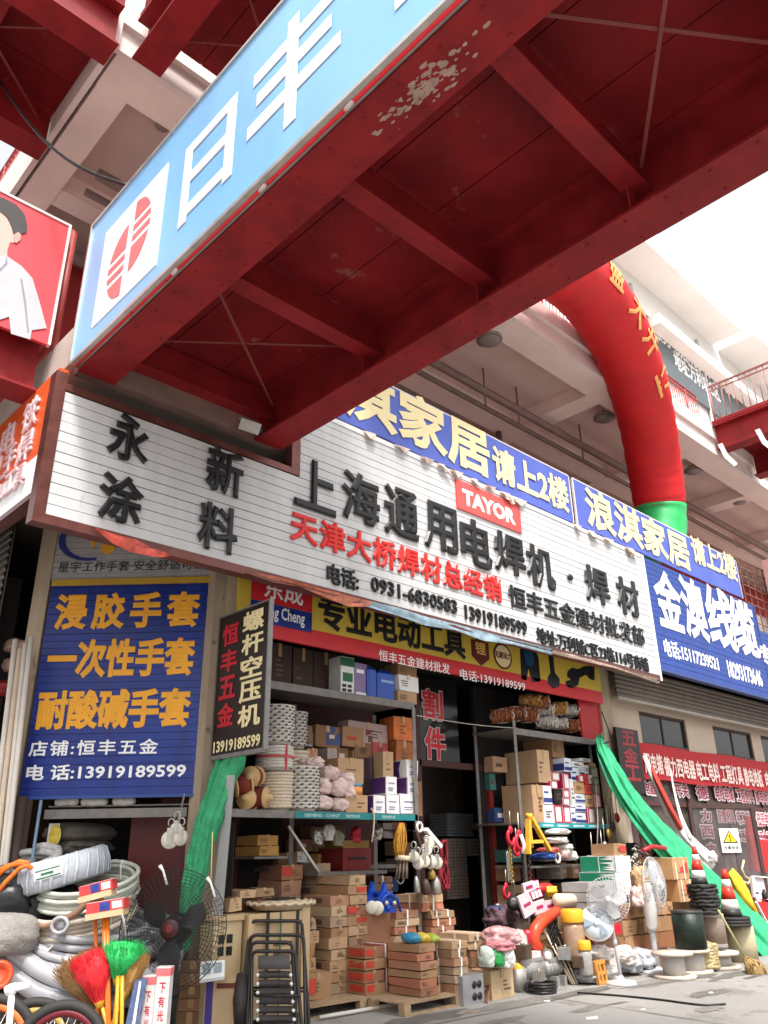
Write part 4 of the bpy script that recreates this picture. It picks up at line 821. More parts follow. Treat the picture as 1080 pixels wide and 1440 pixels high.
carton(l, r, 8.05, 8.55, zt, (zt+t_)/2, 'lower of two strapped cartons crowning the wide stack before the doorway', RK[1], strap=True, tape=False); carton(l, r, 8.05, 8.55, (zt+t_)/2, t_, 'upper of two strapped cartons crowning the wide stack before the doorway', RK[0], strap=True, tape=False)
ystack(523, 552, 1232, 1252, 2, 'dim reddish pair behind the blue trolley', .0, Y=9.0, depth=.4, extra=1, mats=[K[2], K[3]], strap=True)
l, r, b, t_ = rect(PY(7.05), 692, 1363, 722, 1402); carton(l, r, 7.05, 7.45, 0.0, t_, 'buff carton on the ground at the doorway under the plastic bags', K[4])
# bright packets lying on the front strapped stack
def packet(c, rx, ry, rz, mat, label, cat='packet', name='packet', lump=.12):
    q = MB(); q.ball(c, (rx, ry, rz), 14, 8, 0, lump, random.uniform(0, 6)); tag(build(q, name, mat), label, cat)
for px, py, rx, m_, l_ in ((578, 1319, .1, M('blue film packet', (.04, .25, .42), .25), 'glossy blue packet lying on the front strapped stack'), (592, 1319, .1, M('yellow film packet', (.6, .45, .06), .25, 0, .4, 14), 'glossy yellow packet lying on the front strapped stack'), (605, 1320, .1, M('green yellow packet', (.3, .36, .06), .25, 0, .4, 14), 'glossy green yellow packet at the right end of the front strapped stack')):
    p = PY(7.4).hit(px, py); packet(p, rx, .14, .06, m_, l_)
# ------------------------------------------------------------------ plywood crate with straps, straw tray, phone
PLY = M('pale plywood', (.48, .34, .19), .7, 0, .12, 3, .1, spots=(.44, .3, .16), spot_t=.64, spot_scale=4)
l, r, b, t_ = rect(PY(7.7), 350, 1283, 432, 1400)
t = thing('plywood_crate', 'pale plywood crate with black straps behind the folding chairs', 'crate', ((l+r)/2, 7.9, 0)); zt = PY(7.7).hit(390, 1283).z
q = MB(); q.box(l, r, 7.72, 8.35, .1, zt-.01, 0, .003); build(q, 'panel', PLY, t)
q = MB(); q.box(l-.03, l+.05, 7.685, 7.718, 0, zt); build(q, 'batten', PLY, t)
q = MB(); q.box(r-.09, r+.02, 7.685, 7.718, 0, zt+.03); build(q, 'batten', PLY, t)
q = MB(); q.box(l+.052, r-.092, 7.69, 7.718, zt-.09, zt); build(q, 'batten', PLY, t)
for f in (.28, .8): q = MB(); x = l+(r-l)*f; q.box(x-.018, x+.018, 7.679, 7.689, .05, zt+.004); q.box(x-.018, x+.018, 7.679, 8.35, zt+.001, zt+.006); build(q, 'black_strap', BLACK, t)
q = MB(); x = l+(r-l)*.5; q.box(x-.008, x+.008, 7.679, 7.689, .05, zt+.004); build(q, 'green_strap', M('green strap', (.04, .14, .06), .5), t)
q = MB()
for i in range(3): q.box(l+(r-l)*(.42), l+(r-l)*(.74), 7.712, 7.7165, zt*(.52+.09*i), zt*(.52+.09*i)+.035)
build(q, 'stencil_print', DIRT, t)
P = PD(13.0); L0 = P.hit(330, 1300)
t2 = thing('plywood_crate', 'tall buff crate with fragile marks left of the strapped plywood crate', 'crate', (l-.45, 7.9, 0))
x1 = l-.05; x0 = x1-.34; zz = PY(7.8).hit(330, 1287).z
q = MB(); q.box(x0, x1, 7.78, 8.02, 0.02, zz-.05, 0, .004); build(q, 'panel', M('buff plywood', (.5, .38, .22), .7, 0, .1, 3, .1), t2)
q = MB(); q.box(x0-.02, x1+.01, 7.75, 8.04, zz-.045, zz); build(q, 'lid', PLY, t2)
for dz in (0, .11):
    for dx_ in (0, .1): q = MB(); q.box(x0+.06+dx_, x0+.13+dx_, 7.772, 7.776, zz-.25-dz, zz-.17-dz); build(q, 'stencil_mark', INK, t2)
q = MB(); q.box(x1-.14, x1-.09, 7.772, 7.776, .35, .41); build(q, 'stencil_mark', INK, t2)
c = PY(8.0).hit(395, 1276); t = thing('straw_tray', 'shallow woven straw tray lying on the plywood crate', 'tray', c)
q = MB(); q.lathe([(.02, 0), (.3, .0), (.37, .06), (.38, .075), (.36, .07), (.29, .02), (.02, .015)], (c.x, c.y, zt+.008), n=30); build(q, 'woven_bowl', M('pale straw', (.62, .5, .34), .8, 0, .25, 18, .5), t)
q = MB(); q.tube([(c.x+.375*math.cos(a), c.y+.375*math.sin(a), zt+.075+.012*math.sin(a*20)) for a in [i*math.pi/30 for i in range(60)]], .018, 6, True); build(q, 'rim', M('pale straw', (.62, .5, .34)), t)
q = MB(); q.obox((c.x-.02, c.y-.02, zt+.115), (.16, .05, .0), (-.03, .09, 0), (0, 0, .012)); tag(build(q, 'notebook', BLACK), 'black notebook lying on the woven straw tray', 'notebook')
for i, (xa, xb, ya, yb, l_) in enumerate(((322, 340, 1262, 1283, 'small yellowish box at the left end of the crate top'), (341, 362, 1251, 1263, 'flat brown box behind the crate, left of its neighbour'), (365, 391, 1249, 1262, 'flat brown box behind the crate, next to the straw tray'))):
    l3, r3, b3, t3 = rect(PY(8.1), xa, ya, xb, yb); carton(l3, r3, 8.1+i*.04, 8.45, max(b3, zt+.003) if i == 0 else b3, max(t3, zt+.06), l_, K[(4, 1, 1)[i]])
q = MB(); l3, r3, b3, t3 = rect(PY(8.1), 336, 1250, 392, 1263); q.box(l3-.1, r3+.1, 8.36, 9.0, .03, b3-.005, 0, .004); tag(build(q, 'carton', K[3]), 'large dark brown carton behind the plywood crate', 'carton')
# ------------------------------------------------------------------ left rack
def rack(name, label, x0, x1, y0, y1, posts, shelves):
    t = thing(name, label, 'rack', ((x0+x1)/2, (y0+y1)/2, 0))
    for x, y, h in posts:
        q = MB(); q.box(x-.035, x+.035, y-.003, y+.003, 0, h); q.box(x+.029, x+.035, y+.0035, y+.06, 0, h)
        build(q, 'post', STEEL, t)
    for z, h in shelves:
        q = MB(); q.box(x0, x1, y0+.008, y0+.03, z-h, z, 0, .003); q.box(x0, x1, y0+.031, y1, z-.03, z-.004); build(q, 'shelf_board', STEEL, t)
    return t
YR = 8.12
zm, zt_ = PY(YR).hit(450, 1141).z, PY(YR).hit(480, 972).z
XP = PY(YR).hit(584, 1080).x
RL = rack('storage_rack', 'grey steel rack left of the doorway loaded with rope coils and boxes', 5.3, XP+.03, YR, 9.0, ((XP, YR, 3.55), (5.36, YR+.3, 3.55), (XP, 8.95, 3.55), (6.9, 8.95, 3.55)), ((zm, .085), (zt_, .1)))
q = MB(); xa, xb = PY(YR).hit(415, 1146).x, XP+.02; q.box(xa, xb, YR-.003, YR+.005, zm-.083, zm-.006); ts = build(q, 'teal_strip', TEAL, RL)
q = MB(); PS = PY(YR-.004)
for a, b_ in ((428, 478), (486, 506), (537, 556)): l, r = PS.hit(a, 1147).x, PS.hit(b_, 1149).x; letter(q, 'SIEMENS' if b_-a < 30 else 'SIEMENS - CHINT', PS, l, r, zm-.065, zm-.028, .002, .02)
build(q, 'strip_lettering', TEALW, ts)
GR = 'goods on the middle shelf of the left rack'
# rope coils: stacked rings of rope
def rope_coil(label, px, R, z0, z1, mat, r=.022, Y=8.3, mat2=None, band=None):
    c = PY(Y).hit(px, 1100); t = thing('rope_coil', label, 'rope coil', (c.x, Y, z0))
    q = MB(); n = max(2, int((z1-z0)/(2*r))); pts = []
    for i in range(n*20+1): a = i/20*2*math.pi; k = R-r*(1+.25*math.sin(i*.37)); pts.append((c.x+k*math.cos(a), Y+k*math.sin(a), z0+r+(z1-z0-2*r)*i/(n*20)))
    q.tube(pts, [r*1.12]*len(pts), 6); q.lathe([(.02, 0), (R-2*r, .002), (R-1.6*r, z1-z0-.01), (R*.4, z1-z0+.01), (.02, z1-z0-.02)], (c.x, Y, z0), n=20); build(q, 'rope', mat, t)
    if mat2:
        q = MB(); n2 = int(2*math.pi*R/.05)
        for i in range(n):
            for j in range(n2):
                if (j+i) % 2: continue
                a = 2*math.pi*j/n2; 
                if math.cos(a-4.1) < -.2: continue
                p = Vector((c.x+(R+.004)*math.cos(a), Y+(R+.004)*math.sin(a), z0+r+(z1-z0-2*r)*(i+.5)/n)); tn = Vector((-math.sin(a), math.cos(a), 0)); q.obox(p, tn*.018, Vector((math.cos(a), math.sin(a), 0))*.003, Vector((0, 0, r*.45))+tn*.006)
        build(q, 'black_fleck', mat2, t)
    if band:
        q = MB(); q.lathe([(R+.012, 0), (R+.012, .02)], (c.x, Y, z0+(z1-z0)*.5), n=22); q.box(c.x-.012, c.x+.012, Y-R-.014, Y-R-.004, z0, z1); build(q, 'tie_band', band, t)
RW, RP = M('white rope', (.6, .56, .5), .85, 0, .12, 30, .6), M('cream rope', (.6, .5, .38), .85, 0, .15, 30, .6)
FL = M('black rope fleck', (.04, .04, .05), .8)
zq = lambda y, Y=8.3: PY(Y).hit(430, y).z
rope_coil('black flecked white rope coil standing upright beside the pink bundles', 423, .235, zm, zq(1078), RW, .02, 8.32, FL)
rope_coil('cream rope coil at the shelf edge under the white banded coil', 387, .225, zm, zq(1088), RP, .02, 8.36)
rope_coil('white rope coil with a red band on top of the cream coil', 385, .235, zq(1087), zq(1052), RW, .02, 8.37, None, M('red tie', (.5, .04, .06), .5))
rope_coil('flecked rope coil on the top of the left column of rope', 384, .25, zq(1051), zq(996), RW, .02, 8.40, FL)
rope_coil('flecked rope coil behind, on the second column of rope', 409, .2, zq(1055, 8.55), zq(1003, 8.55), M('grey white rope', (.45, .42, .38), .85, 0, .15, 30, .6), .02, 8.58, FL)
rope_coil('pale rope coil under the second column beside the white banded coil', 411, .21, zm, zq(1056, 8.55), RP, .024, 8.62)
# reddish brown spools on wooden flanges
SP = M('rust red cord', (.17, .022, .012), .8, 0, .25, 14, .5); FW = M('turned pale wood', (.55, .36, .16), .6, 0, .15, 5)
for i, (px, py, ax, l_) in enumerate(((356, 1092, (.8, .55, .1), 'rust red spool with pale wooden ends, upper one at the shelf corner'), (341, 1105, (.9, -.3, .2), 'rust red spool at the far left end of the shelf'), (349, 1125, (.7, .6, -.1), 'rust red spool at the bottom left of the pile'), (364, 1122, (.5, -.85, 0), 'rust red spool lying with its wooden hub toward the street'))):
    c = PY(8.2).hit(px, py); A = Vector(ax).normalized(); t = thing('cord_spool', l_, 'spool', c-Vector((0, 0, .1)), 'rust red spools')
    q = MB(); q.lathe([(.03, -.08), (.1, -.075), (.115, 0), (.1, .075), (.03, .08)], c, A, 14); build(q, 'cord', SP, t)
    for s in (-1, 1): q = MB(); q.lathe([(.03, s*.08), (.12, s*.08), (.12, s*.1), (.035, s*.105), (.035, s*.17), (.01, s*.17)], c, A, 14); build(q, 'flange', FW, t)
# pink cloth bundles
PKC = M('pale pink cloth', (.66, .5, .47), .85, 0, .12, 16, .5)
for i, (px, py, rx, rz, l_) in enumerate(((452, 1128, .15, .1, 'lowest pink cloth bundle at the left of the pink pile'), (474, 1131, .14, .1, 'pink cloth bundle bulging over the shelf edge at the front'), (452, 1104, .15, .1, 'pink cloth bundle at the left of the pink pile, second layer'), (474, 1106, .15, .11, 'pink cloth bundle at the middle of the pink pile'), (488, 1113, .12, .1, 'pink cloth bundle at the right end of the pile, lower'), (487, 1095, .12, .09, 'pink cloth bundle at the right end of the pile, upper'), (464, 1086, .14, .09, 'topmost pink cloth bundle of the pile'), (440, 1072, .13, .07, 'striped pink cloth bundle lying on the flecked coil'))):
    c = PY(8.26+.02*(i % 3)).hit(px, py); t = thing('cloth_bundle', l_, 'cloth bundle', c-Vector((0, 0, rz)), 'pink cloth bundles')
    q = MB(); n = 22
    for k in range(3):
        cc = c+Vector((random.uniform(-.02, .02), k*.1, (k-1)*rz*.1)); blob(q, cc, (rx*random.uniform(.85, 1), .12, rz*random.uniform(.9, 1.05)), .15, 26, 16, -1)
    build(q, 'cloth', PKC, t)
    q = MB(); q.tube([c+Vector((rx*1.0*math.cos(a)*.25, .02+.0*math.sin(a), 0))+Vector((0, .12*math.cos(a), rz*1.02*math.sin(a))) for a in [k*math.pi/8 for k in range(16)]], .008, 5, True); build(q, 'tie', RP, t)
# cartons and small boxes on that shelf
def sbox(px0, py0, px1, py1, Y, label, mat, depth=.3, base=None, **k):
    l, r, b, t_ = rect(PY(Y), px0, py0, px1, py1)
    if base is not None: b = base
    return carton(l, r, Y, Y+depth, b, t_, label, mat, **k)
sbox(487, 1117, 517, 1141, 8.2, 'kraft carton at the shelf front right of the pink bundles', K[1], .3, zm)
z2 = PY(8.2).hit(500, 1117).z
q = MB(); c = PY(8.3).hit(500, 1104); q.lathe([(.09, 0), (.13, .002), (.13, .1), (.09, .1)], (c.x, 8.36, z2+.002), n=20); tag(build(q, 'tape_roll', M('orange tape roll', (.65, .25, .06), .35)), 'orange tape roll on the kraft carton at the shelf front', 'tape roll')
q = MB(); q.lathe([(.08, 0), (.12, .002), (.12, .04), (.08, .04)], (c.x, 8.36, z2+.104), n=20); tag(build(q, 'tape_roll', M('blue tape roll', (.08, .28, .42), .35)), 'thin blue tape roll lying on the orange roll', 'tape roll')
sbox(476, 1066, 511, 1092, 8.36, 'kraft carton resting above the tape rolls', K[1], .35, z2+.146)
q = MB(); l, r, b, t_ = rect(PY(8.36), 476, 1066, 511, 1092); q.box(l+.02, r-.02, 8.55, 8.7, zm, z2+.14, 0, .003); tag(build(q, 'carton', K[3]), 'dark carton standing behind the tape rolls', 'carton')
PUR = M('dark purple print', (.07, .02, .12), .5)
def twobox(px0, py0, px1, py1, Y, label, split=.35, base=None, group=None):
    o = sbox(px0, py0, px1, py1, Y, label, WBOX, .32, base, group=group, marks=False, tape=False, name='boxed_goods', cat='box')
    l, r, b, t_ = rect(PY(Y), px0, py0, px1, py1); b = base if base is not None else b
    k = MB(); k.box(l-.009, l-.005, Y+.01, Y+.31, b+.01, t_-.01); ob = build(k, 'purple_side', PUR); ob.parent = o; ob.location = OFF[ob]-OFF[o]
    k = MB()
    for f in (.2, .32, .6): k.box(l+(r-l)*.2, l+(r-l)*(.55+f*.4), Y-.0075, Y-.004, b+(t_-b)*f, b+(t_-b)*(f+.05))
    ob = build(k, 'printed_marks', M('violet print', (.25, .18, .35), .6)); ob.parent = o; ob.location = OFF[ob]-OFF[o]
za, zb_, zc = PY(8.18).hit(560, 1117).z, PY(8.18).hit(560, 1093).z, PY(8.18).hit(578, 1069).z
G2 = 'white boxes with purple sides'
twobox(526, 1118, 541, 1141, 8.18, 'white box with purple side, first of the bottom row from the left', base=zm, group=G2); twobox(543, 1117, 561, 1141, 8.18, 'white box with purple side, second of the bottom row', base=zm, group=G2); twobox(563, 1117, 587, 1141, 8.18, 'wide white box at the right end of the bottom row by the post', base=zm, group=G2)
twobox(543, 1092, 558, 1117, 8.19, 'white box with purple side, left one in the second row', base=za, group=G2); twobox(573, 1093, 587, 1117, 8.19, 'white box with purple side, right one in the second row by the post', base=za, group=G2); twobox(573, 1069, 587, 1093, 8.2, 'topmost white box with purple side beside the rack post', base=zb_, group=G2)
sbox(539, 1057, 553, 1092, 8.35, 'slim upright kraft carton behind the white boxes', K[1], .2, zb_); q = MB(); l, r, b, t_ = rect(PY(8.52), 538, 1092, 566, 1141); q.box(l, r+.4, 8.52, 8.8, zm, zb_, 0, .004); tag(build(q, 'carton', K[3]), 'dark wide carton filling the shelf behind the white boxes', 'carton')
OB = M('orange printed board', (.55, .14, .03), .6, 0, .3, 9)
l, r, b, t_ = rect(PY(8.62), 556, 1008, 574, 1092); z = zm
for i in range(4): carton(l, r+.1, 8.62, 8.95, z, z+(t_-zm)/4, nth(i, 4)+' carton in the orange printed column behind the rack post', OB if i % 2 else M('dark orange board', (.32, .1, .03), .6, 0, .3, 9), 'orange printed column'); z += (t_-zm)/4
l, r, b, t_ = rect(PY(8.75), 498, 1046, 545, 1080); b0 = zm
for i, (px0, py0, px1, py1, Y, l_, mt) in enumerate(((489, 1016, 545, 1046, 8.75, 'white and red carton at the back of the middle shelf, top row', M('white red board', (.42, .3, .28), .6, 0, .1)), (499, 1044, 523, 1066, 8.72, 'brown carton under the white and red carton at the back', K[3]), (524, 1044, 546, 1066, 8.72, 'red striped carton under the white and red carton at the back', M('red white board', (.42, .06, .06), .6, 0, .2, 8)), (444, 1021, 477, 1052, 8.75, 'dim brown carton alone at the back of the middle shelf', K[3]), (461, 1052, 474, 1075, 8.62, 'small dim white packet behind the pink bundles', M('dim white board', (.35, .3, .28), .6)), (430, 1030, 440, 1050, 8.8, 'small pale box behind the flecked coils', M('dim white board', (.35, .3, .28), .6)), (520, 1066, 540, 1141, 8.6, 'tall dim box with printed sides behind the kraft carton', M('dim purple board', (.13, .08, .1), .6, 0, .3, 12)))):
    sbox(px0, py0, px1, py1, Y, l_, mt, .22)
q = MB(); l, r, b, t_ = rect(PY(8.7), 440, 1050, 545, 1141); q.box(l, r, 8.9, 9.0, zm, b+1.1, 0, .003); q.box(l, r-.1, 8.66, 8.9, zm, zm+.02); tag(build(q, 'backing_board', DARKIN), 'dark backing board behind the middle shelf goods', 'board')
t = sbox(432, 1052, 447, 1065, 8.5, 'small brown striped bag on the flecked coil', K[2], .12)
q = MB(); c = PY(8.12).hit(521, 1140); q.tube([c+Vector((0, -.01, .03)), c+Vector((.02, -.04, -.02)), c+Vector((.035, -.03, -.12)), c+Vector((.03, -.02, -.25)), c+Vector((-.0, -.02, -.38))], .012, 6); tag(build(q, 'cord_end', RP), 'cream cord end hanging from the teal shelf edge', 'cord')
# ------------------------------------------------------------------ top shelf of the left rack
def zs(px): return zt_
t = thing('tin_can', 'white and green printed square tin on the top shelf', 'tin', PY(8.3).hit(488, 975)); l, r, b, tt = rect(PY(8.3), 479, 924, 498, 976)
q = MB(); q.box(l-.0, r, 8.3, 8.55, zt_, tt, 0, .002); build(q, 'body', WBOX, t)
q = MB(); q.box(l-.004, r+.002, 8.294, 8.298, tt-.13, tt-.01); q.box(l+.04, r-.03, 8.294, 8.298, zt_+.19, zt_+.31); build(q, 'green_print', M('green print', (.02, .12, .05), .5), t)
q = MB()
for i in range(2):
    for j in range(2): q.box(l+.03+j*.1, l+.1+j*.1, 8.294, 8.298, zt_+.05+i*.06, zt_+.09+i*.06)
build(q, 'dark_print', INK, t)
t = thing('tin_can', 'purple printed square tin right of the white and green one', 'tin', PY(8.3).hit(507, 980)); l, r, b, tt = rect(PY(8.3), 499, 933, 516, 981)
q = MB(); q.box(l, r, 8.3, 8.55, zt_, tt, 0, .002); build(q, 'body', M('violet print', (.09, .045, .22), .4), t)
q = MB(); q.box(l+.02, r-.02, 8.294, 8.298, zt_+.04, zt_+.07); q.box(l+.03, r-.06, 8.294, 8.298, tt-.14, tt-.09); build(q, 'white_print', WHITE, t)
JB = M('glossy blue plastic', (.012, .07, .42), .25, 0, .12, 3)
for i, (xa, xb, ya, l_) in enumerate(((518, 531, 936, 'blue plastic jerrycan next to the purple tin'), (532, 556, 942, 'wider blue plastic jerrycan beside the pale cartons'))):
    l, r, b, tt = rect(PY(8.25), xa, ya, xb, 983); t = thing('jerrycan', l_, 'jerrycan', ((l+r)/2, 8.3, zt_))
    q = MB(); e = .03; pts = [(l+e, 8.25), (r-e, 8.25), (r, 8.25+e), (r, 8.5-e), (r-e, 8.5), (l+e, 8.5), (l, 8.5-e), (l, 8.25+e)]
    q.prism([(x, y, zt_) for x, y in pts], (0, 0, tt-zt_-.06)); q.add([(x, y, tt-.06) for x, y in pts]+[((x-(l+r)/2)*.7+(l+r)/2, (y-8.37)*.7+8.37, tt-.02) for x, y in pts], [(k, (k+1) % 8, (k+1) % 8+8, k+8) for k in range(8)]+[tuple(range(8, 16))]); build(q, 'body', JB, t)
    q = MB(); q.lathe([(.035, 0), (.035, .04), (.01, .045)], (l+(r-l)*.3, 8.33, tt-.021), n=12); build(q, 'cap', BLACK, t)
    q = MB(); q.tube([(l+(r-l)*.45, 8.37, tt-.03), (l+(r-l)*.5, 8.37, tt+.02), (l+(r-l)*.8, 8.37, tt+.02), (l+(r-l)*.85, 8.37, tt-.03)], .014, 6); build(q, 'handle', JB, t)
    if i: q = MB(); q.box(l+.05, r-.05, 8.242, 8.247, zt_+.25, zt_+.29); build(q, 'pale_print', M('pale blue print', (.25, .4, .7), .5), t)
sbox(559, 972, 586, 998, 8.22, 'kraft carton at the right end of the top shelf', K[1], .35, zt_)
z = PY(8.22).hit(572, 972).z; sbox(560, 950, 588, 972, 8.22, 'white printed carton on the kraft carton at the top shelf end', WBOX, .35, z)
z = PY(8.22).hit(574, 950).z; sbox(560, 934, 586, 950, 8.26, 'open flapped kraft carton at the very top of the shelf end', K[0], .3, z)
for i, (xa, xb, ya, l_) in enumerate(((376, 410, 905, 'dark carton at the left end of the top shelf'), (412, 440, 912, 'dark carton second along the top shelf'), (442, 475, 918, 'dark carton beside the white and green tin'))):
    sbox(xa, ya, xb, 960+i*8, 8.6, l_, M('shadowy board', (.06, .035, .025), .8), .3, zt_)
q = MB()
for k in range(7): c = PY(8.1).hit(378+random.uniform(-3, 5), 930+k*6); q.ball(c+Vector((0, .1, 0)), (.06, .05, .07), 8, 6, 0, .2, k)
tag(build(q, 'red_tassel', M('dark red cord', (.3, .012, .015), .8, 0, .3, 20, .5)), 'dark red tasselled cord hanging behind the black vertical sign', 'cord')
# ================================================================== right rack (beside the pillar)
P = PY(8.12)
xp = P.hit(728, 1085).x; xe = 13.42
zt2, zm2 = P.hit(770, 1030).z, P.hit(790, 1157).z
RR_ = rack('storage_rack', 'grey steel rack right of the doorway with teal edged shelf of small boxes', xp-.03, xe, 8.12, 9.0, ((xp, 8.12, 3.6), (xe-.05, 8.4, 3.6), (xe-.05, 8.95, 3.6), (xp+.0, 8.95, 3.6)), ((zt2, .1), (zm2, .08)))
q = MB(); a = P.hit(758, 1160).x; q.box(a, xe-.02, 8.117, 8.125, zm2-.08, zm2-.006); ts = build(q, 'teal_strip', M('bright teal strip', (.02, .27, .31), .4, 0, .15, 5), RR_)
q = MB(); PS = PY(8.115)
for a, b_ in ((763, 778), (784, 800), (806, 822), (828, 842)): panel(q, PS, PS.hit(a, 1160).x, PS.hit(b_, 1160).x, zm2-.06, zm2-.03, .002)
build(q, 'strip_print', TEALW, ts)
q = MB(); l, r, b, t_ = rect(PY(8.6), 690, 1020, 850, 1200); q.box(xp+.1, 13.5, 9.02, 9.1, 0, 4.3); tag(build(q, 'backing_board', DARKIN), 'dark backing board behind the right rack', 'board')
q = MB(); l, r, b, t_ = rect(PY(8.2), 814, 985, 843, 1035); q.box(l, r+.05, 8.16, 8.2, zt2+.01, t_); tag(build(q, 'red_board', M('plain red board', (.38, .014, .016), .5)), 'plain red board at the right end above the rack', 'board')
# rope bundles on the top of the rack
RB = M('red brown speckled rope', (.3, .1, .045), .8, 0, .75, 32, .6); RG = M('yellow speckled rope', (.5, .25, .08), .8, 0, .6, 32, .6); RWT = M('white wire rope', (.55, .52, .47), .6, 0, .25, 30, .5)
def hank(c, R, n, L, r, mat, label, axis='Y', group='rope hanks on the right rack', ax=None):
    """a hank: an oval skein of rope, turns side by side, loosely wound"""
    t = thing('rope_hank', label, 'rope hank', c-Vector((0, 0, R)), group); q = MB(); pts = []
    A = ax or Vector((-.55, .8, 0)); A = A.normalized(); u = A.cross(Vector((0, 0, 1))).normalized(); v = u.cross(A)
    for i in range(n*14+1):
        a = 2*math.pi*i/14; k = R*random.uniform(.8, 1.04); pts.append(c+u*k*1.25*math.cos(a)+v*k*.8*math.sin(a)+A*(L*(i/(n*14)-.5)*random.uniform(.8, 1.15)))
    q.tube(pts, r, 5); build(q, 'rope', mat, t)
    q = MB(); q.tube([c+A*(L*.55*math.cos(a))+v*(R*.95*math.sin(a))*.9 for a in [k*math.pi/8 for k in range(16)]], r*.8, 5, True); build(q, 'tie', RWT, t); return t
for i, (px, py, R, mt, l_) in enumerate(((706, 1007, .13, RB, 'red brown rope hank at the left end of the row on the rack'), (724, 1004, .14, RB, 'red brown rope hank second from the left on the rack'), (741, 1006, .14, RB, 'red brown rope hank third along the rack top'), (746, 985, .13, RG, 'yellowish rope hank lying on top of the third hank'), (757, 988, .14, RB, 'speckled rope hank in the upper row behind the white wire rope'), (764, 999, .12, RWT, 'white wire rope hank, upper of the white pair on the rack'), (769, 1016, .12, RWT, 'white wire rope hank, lower left of the white pair'), (783, 1018, .11, RWT, 'white wire rope hank, lower right beside the red hanks'), (783, 996, .13, RG, 'yellow speckled rope hank above the white wire rope'), (800, 1000, .14, RWT, 'whitish rope hank with open loops near the red board'), (801, 1021, .13, RB, 'red brown rope hank under the open looped whitish one'), (816, 1024, .13, RB, 'red brown rope hank at the right end by the red board'))):
    c = PY(8.35+.06*(i % 2)).hit(px, py); c.z = max(c.z, zt2+R*.85); hank(c, R, 16, .36, .017, mt, l_)
# big kraft cartons
o = sbox(757, 1055, 774, 1101, 8.25, 'tall kraft carton on the right rack, upper left', K[1], .7); z = P.hit(765, 1101).z
sbox(749, 1103, 765, 1152, 8.2, 'tall kraft carton below, standing on the teal edged shelf', K[1], .62, zm2)
sbox(776, 1040, 793, 1066, 8.42, 'brown carton at the very top of the right rack boxes', K[0], .62)
sbox(774, 1066, 787, 1095, 8.5, 'dim brown carton under the topmost one on the right rack', K[3], .4)
BLU = M('white blue box', (.62, .66, .72), .5, 0, .06, 9); PB = M('blue print', (.03, .12, .4), .5); PR = M('crimson print', (.5, .015, .06), .5); BROWNB = M('tan box', (.45, .27, .13), .6); REDB = M('bright red box', (.6, .02, .02), .4); GRN = M('olive grey box', (.25, .24, .17), .6)
def gbox(px0, py0, px1, py1, label, kind, Y=8.2, d=.3, base=None):
    l, r, b, t_ = rect(PY(Y), px0, py0, px1, py1); b = base if base is not None else b; t_ = max(t_, b+.03)
    mt = {'w': WBOX, 'b': BLU, 'p': WBOX, 't': BROWNB, 'r': REDB, 'g': GRN, 'k': BLACK}[kind]
    q = MB(); q.box(l, r-.006, Y, Y+d, b+.002, t_-.003, 0, .003); o = tag(build(q, 'boxed_goods', mt), label, 'box', 'small boxes on the right rack')
    k = MB(); W, H = r-l, t_-b; m_ = None
    if kind == 'b':
        k.box(l+.001, r-.007, Y-.007, Y-.003, b+H*.12, b+H*.34); k.box(l-.007, l-.003, Y+.01, Y+d-.01, b+H*.1, b+H*.6); m_ = PB
        k.box(l+W*.1, l+W*.6, Y-.007, Y-.003, b+H*.6, b+H*.68)
    elif kind in 'pg':
        e = min(W, H)*.13; 
        for bb in ((l, l+e, b, t_), (r-e-.006, r-.006, b, t_), (l+e, r-e-.006, b, b+e), (l+e, r-e-.006, t_-e, t_)): k.box(bb[0], bb[1], Y-.007, Y-.003, bb[2]+.003, bb[3]-.004)
        k.box(l-.007, l-.003, Y+.01, Y+d-.01, b+.01, t_-.01)
        m_ = PR if kind == 'p' else M('grey green print', (.1, .12, .07), .5)
    else: 
        for f in (.3, .45, .6): k.box(l+W*.2, l+W*random.uniform(.5, .85), Y-.007, Y-.003, b+H*f, b+H*(f+.06))
        m_ = DIRT
    ob = build(k, 'printed_edge', m_); ob.parent = o; ob.location = OFF[ob]-OFF[o]
def c5(x): return 690+x/6.75
def d5(y): return 1020+y/6.75
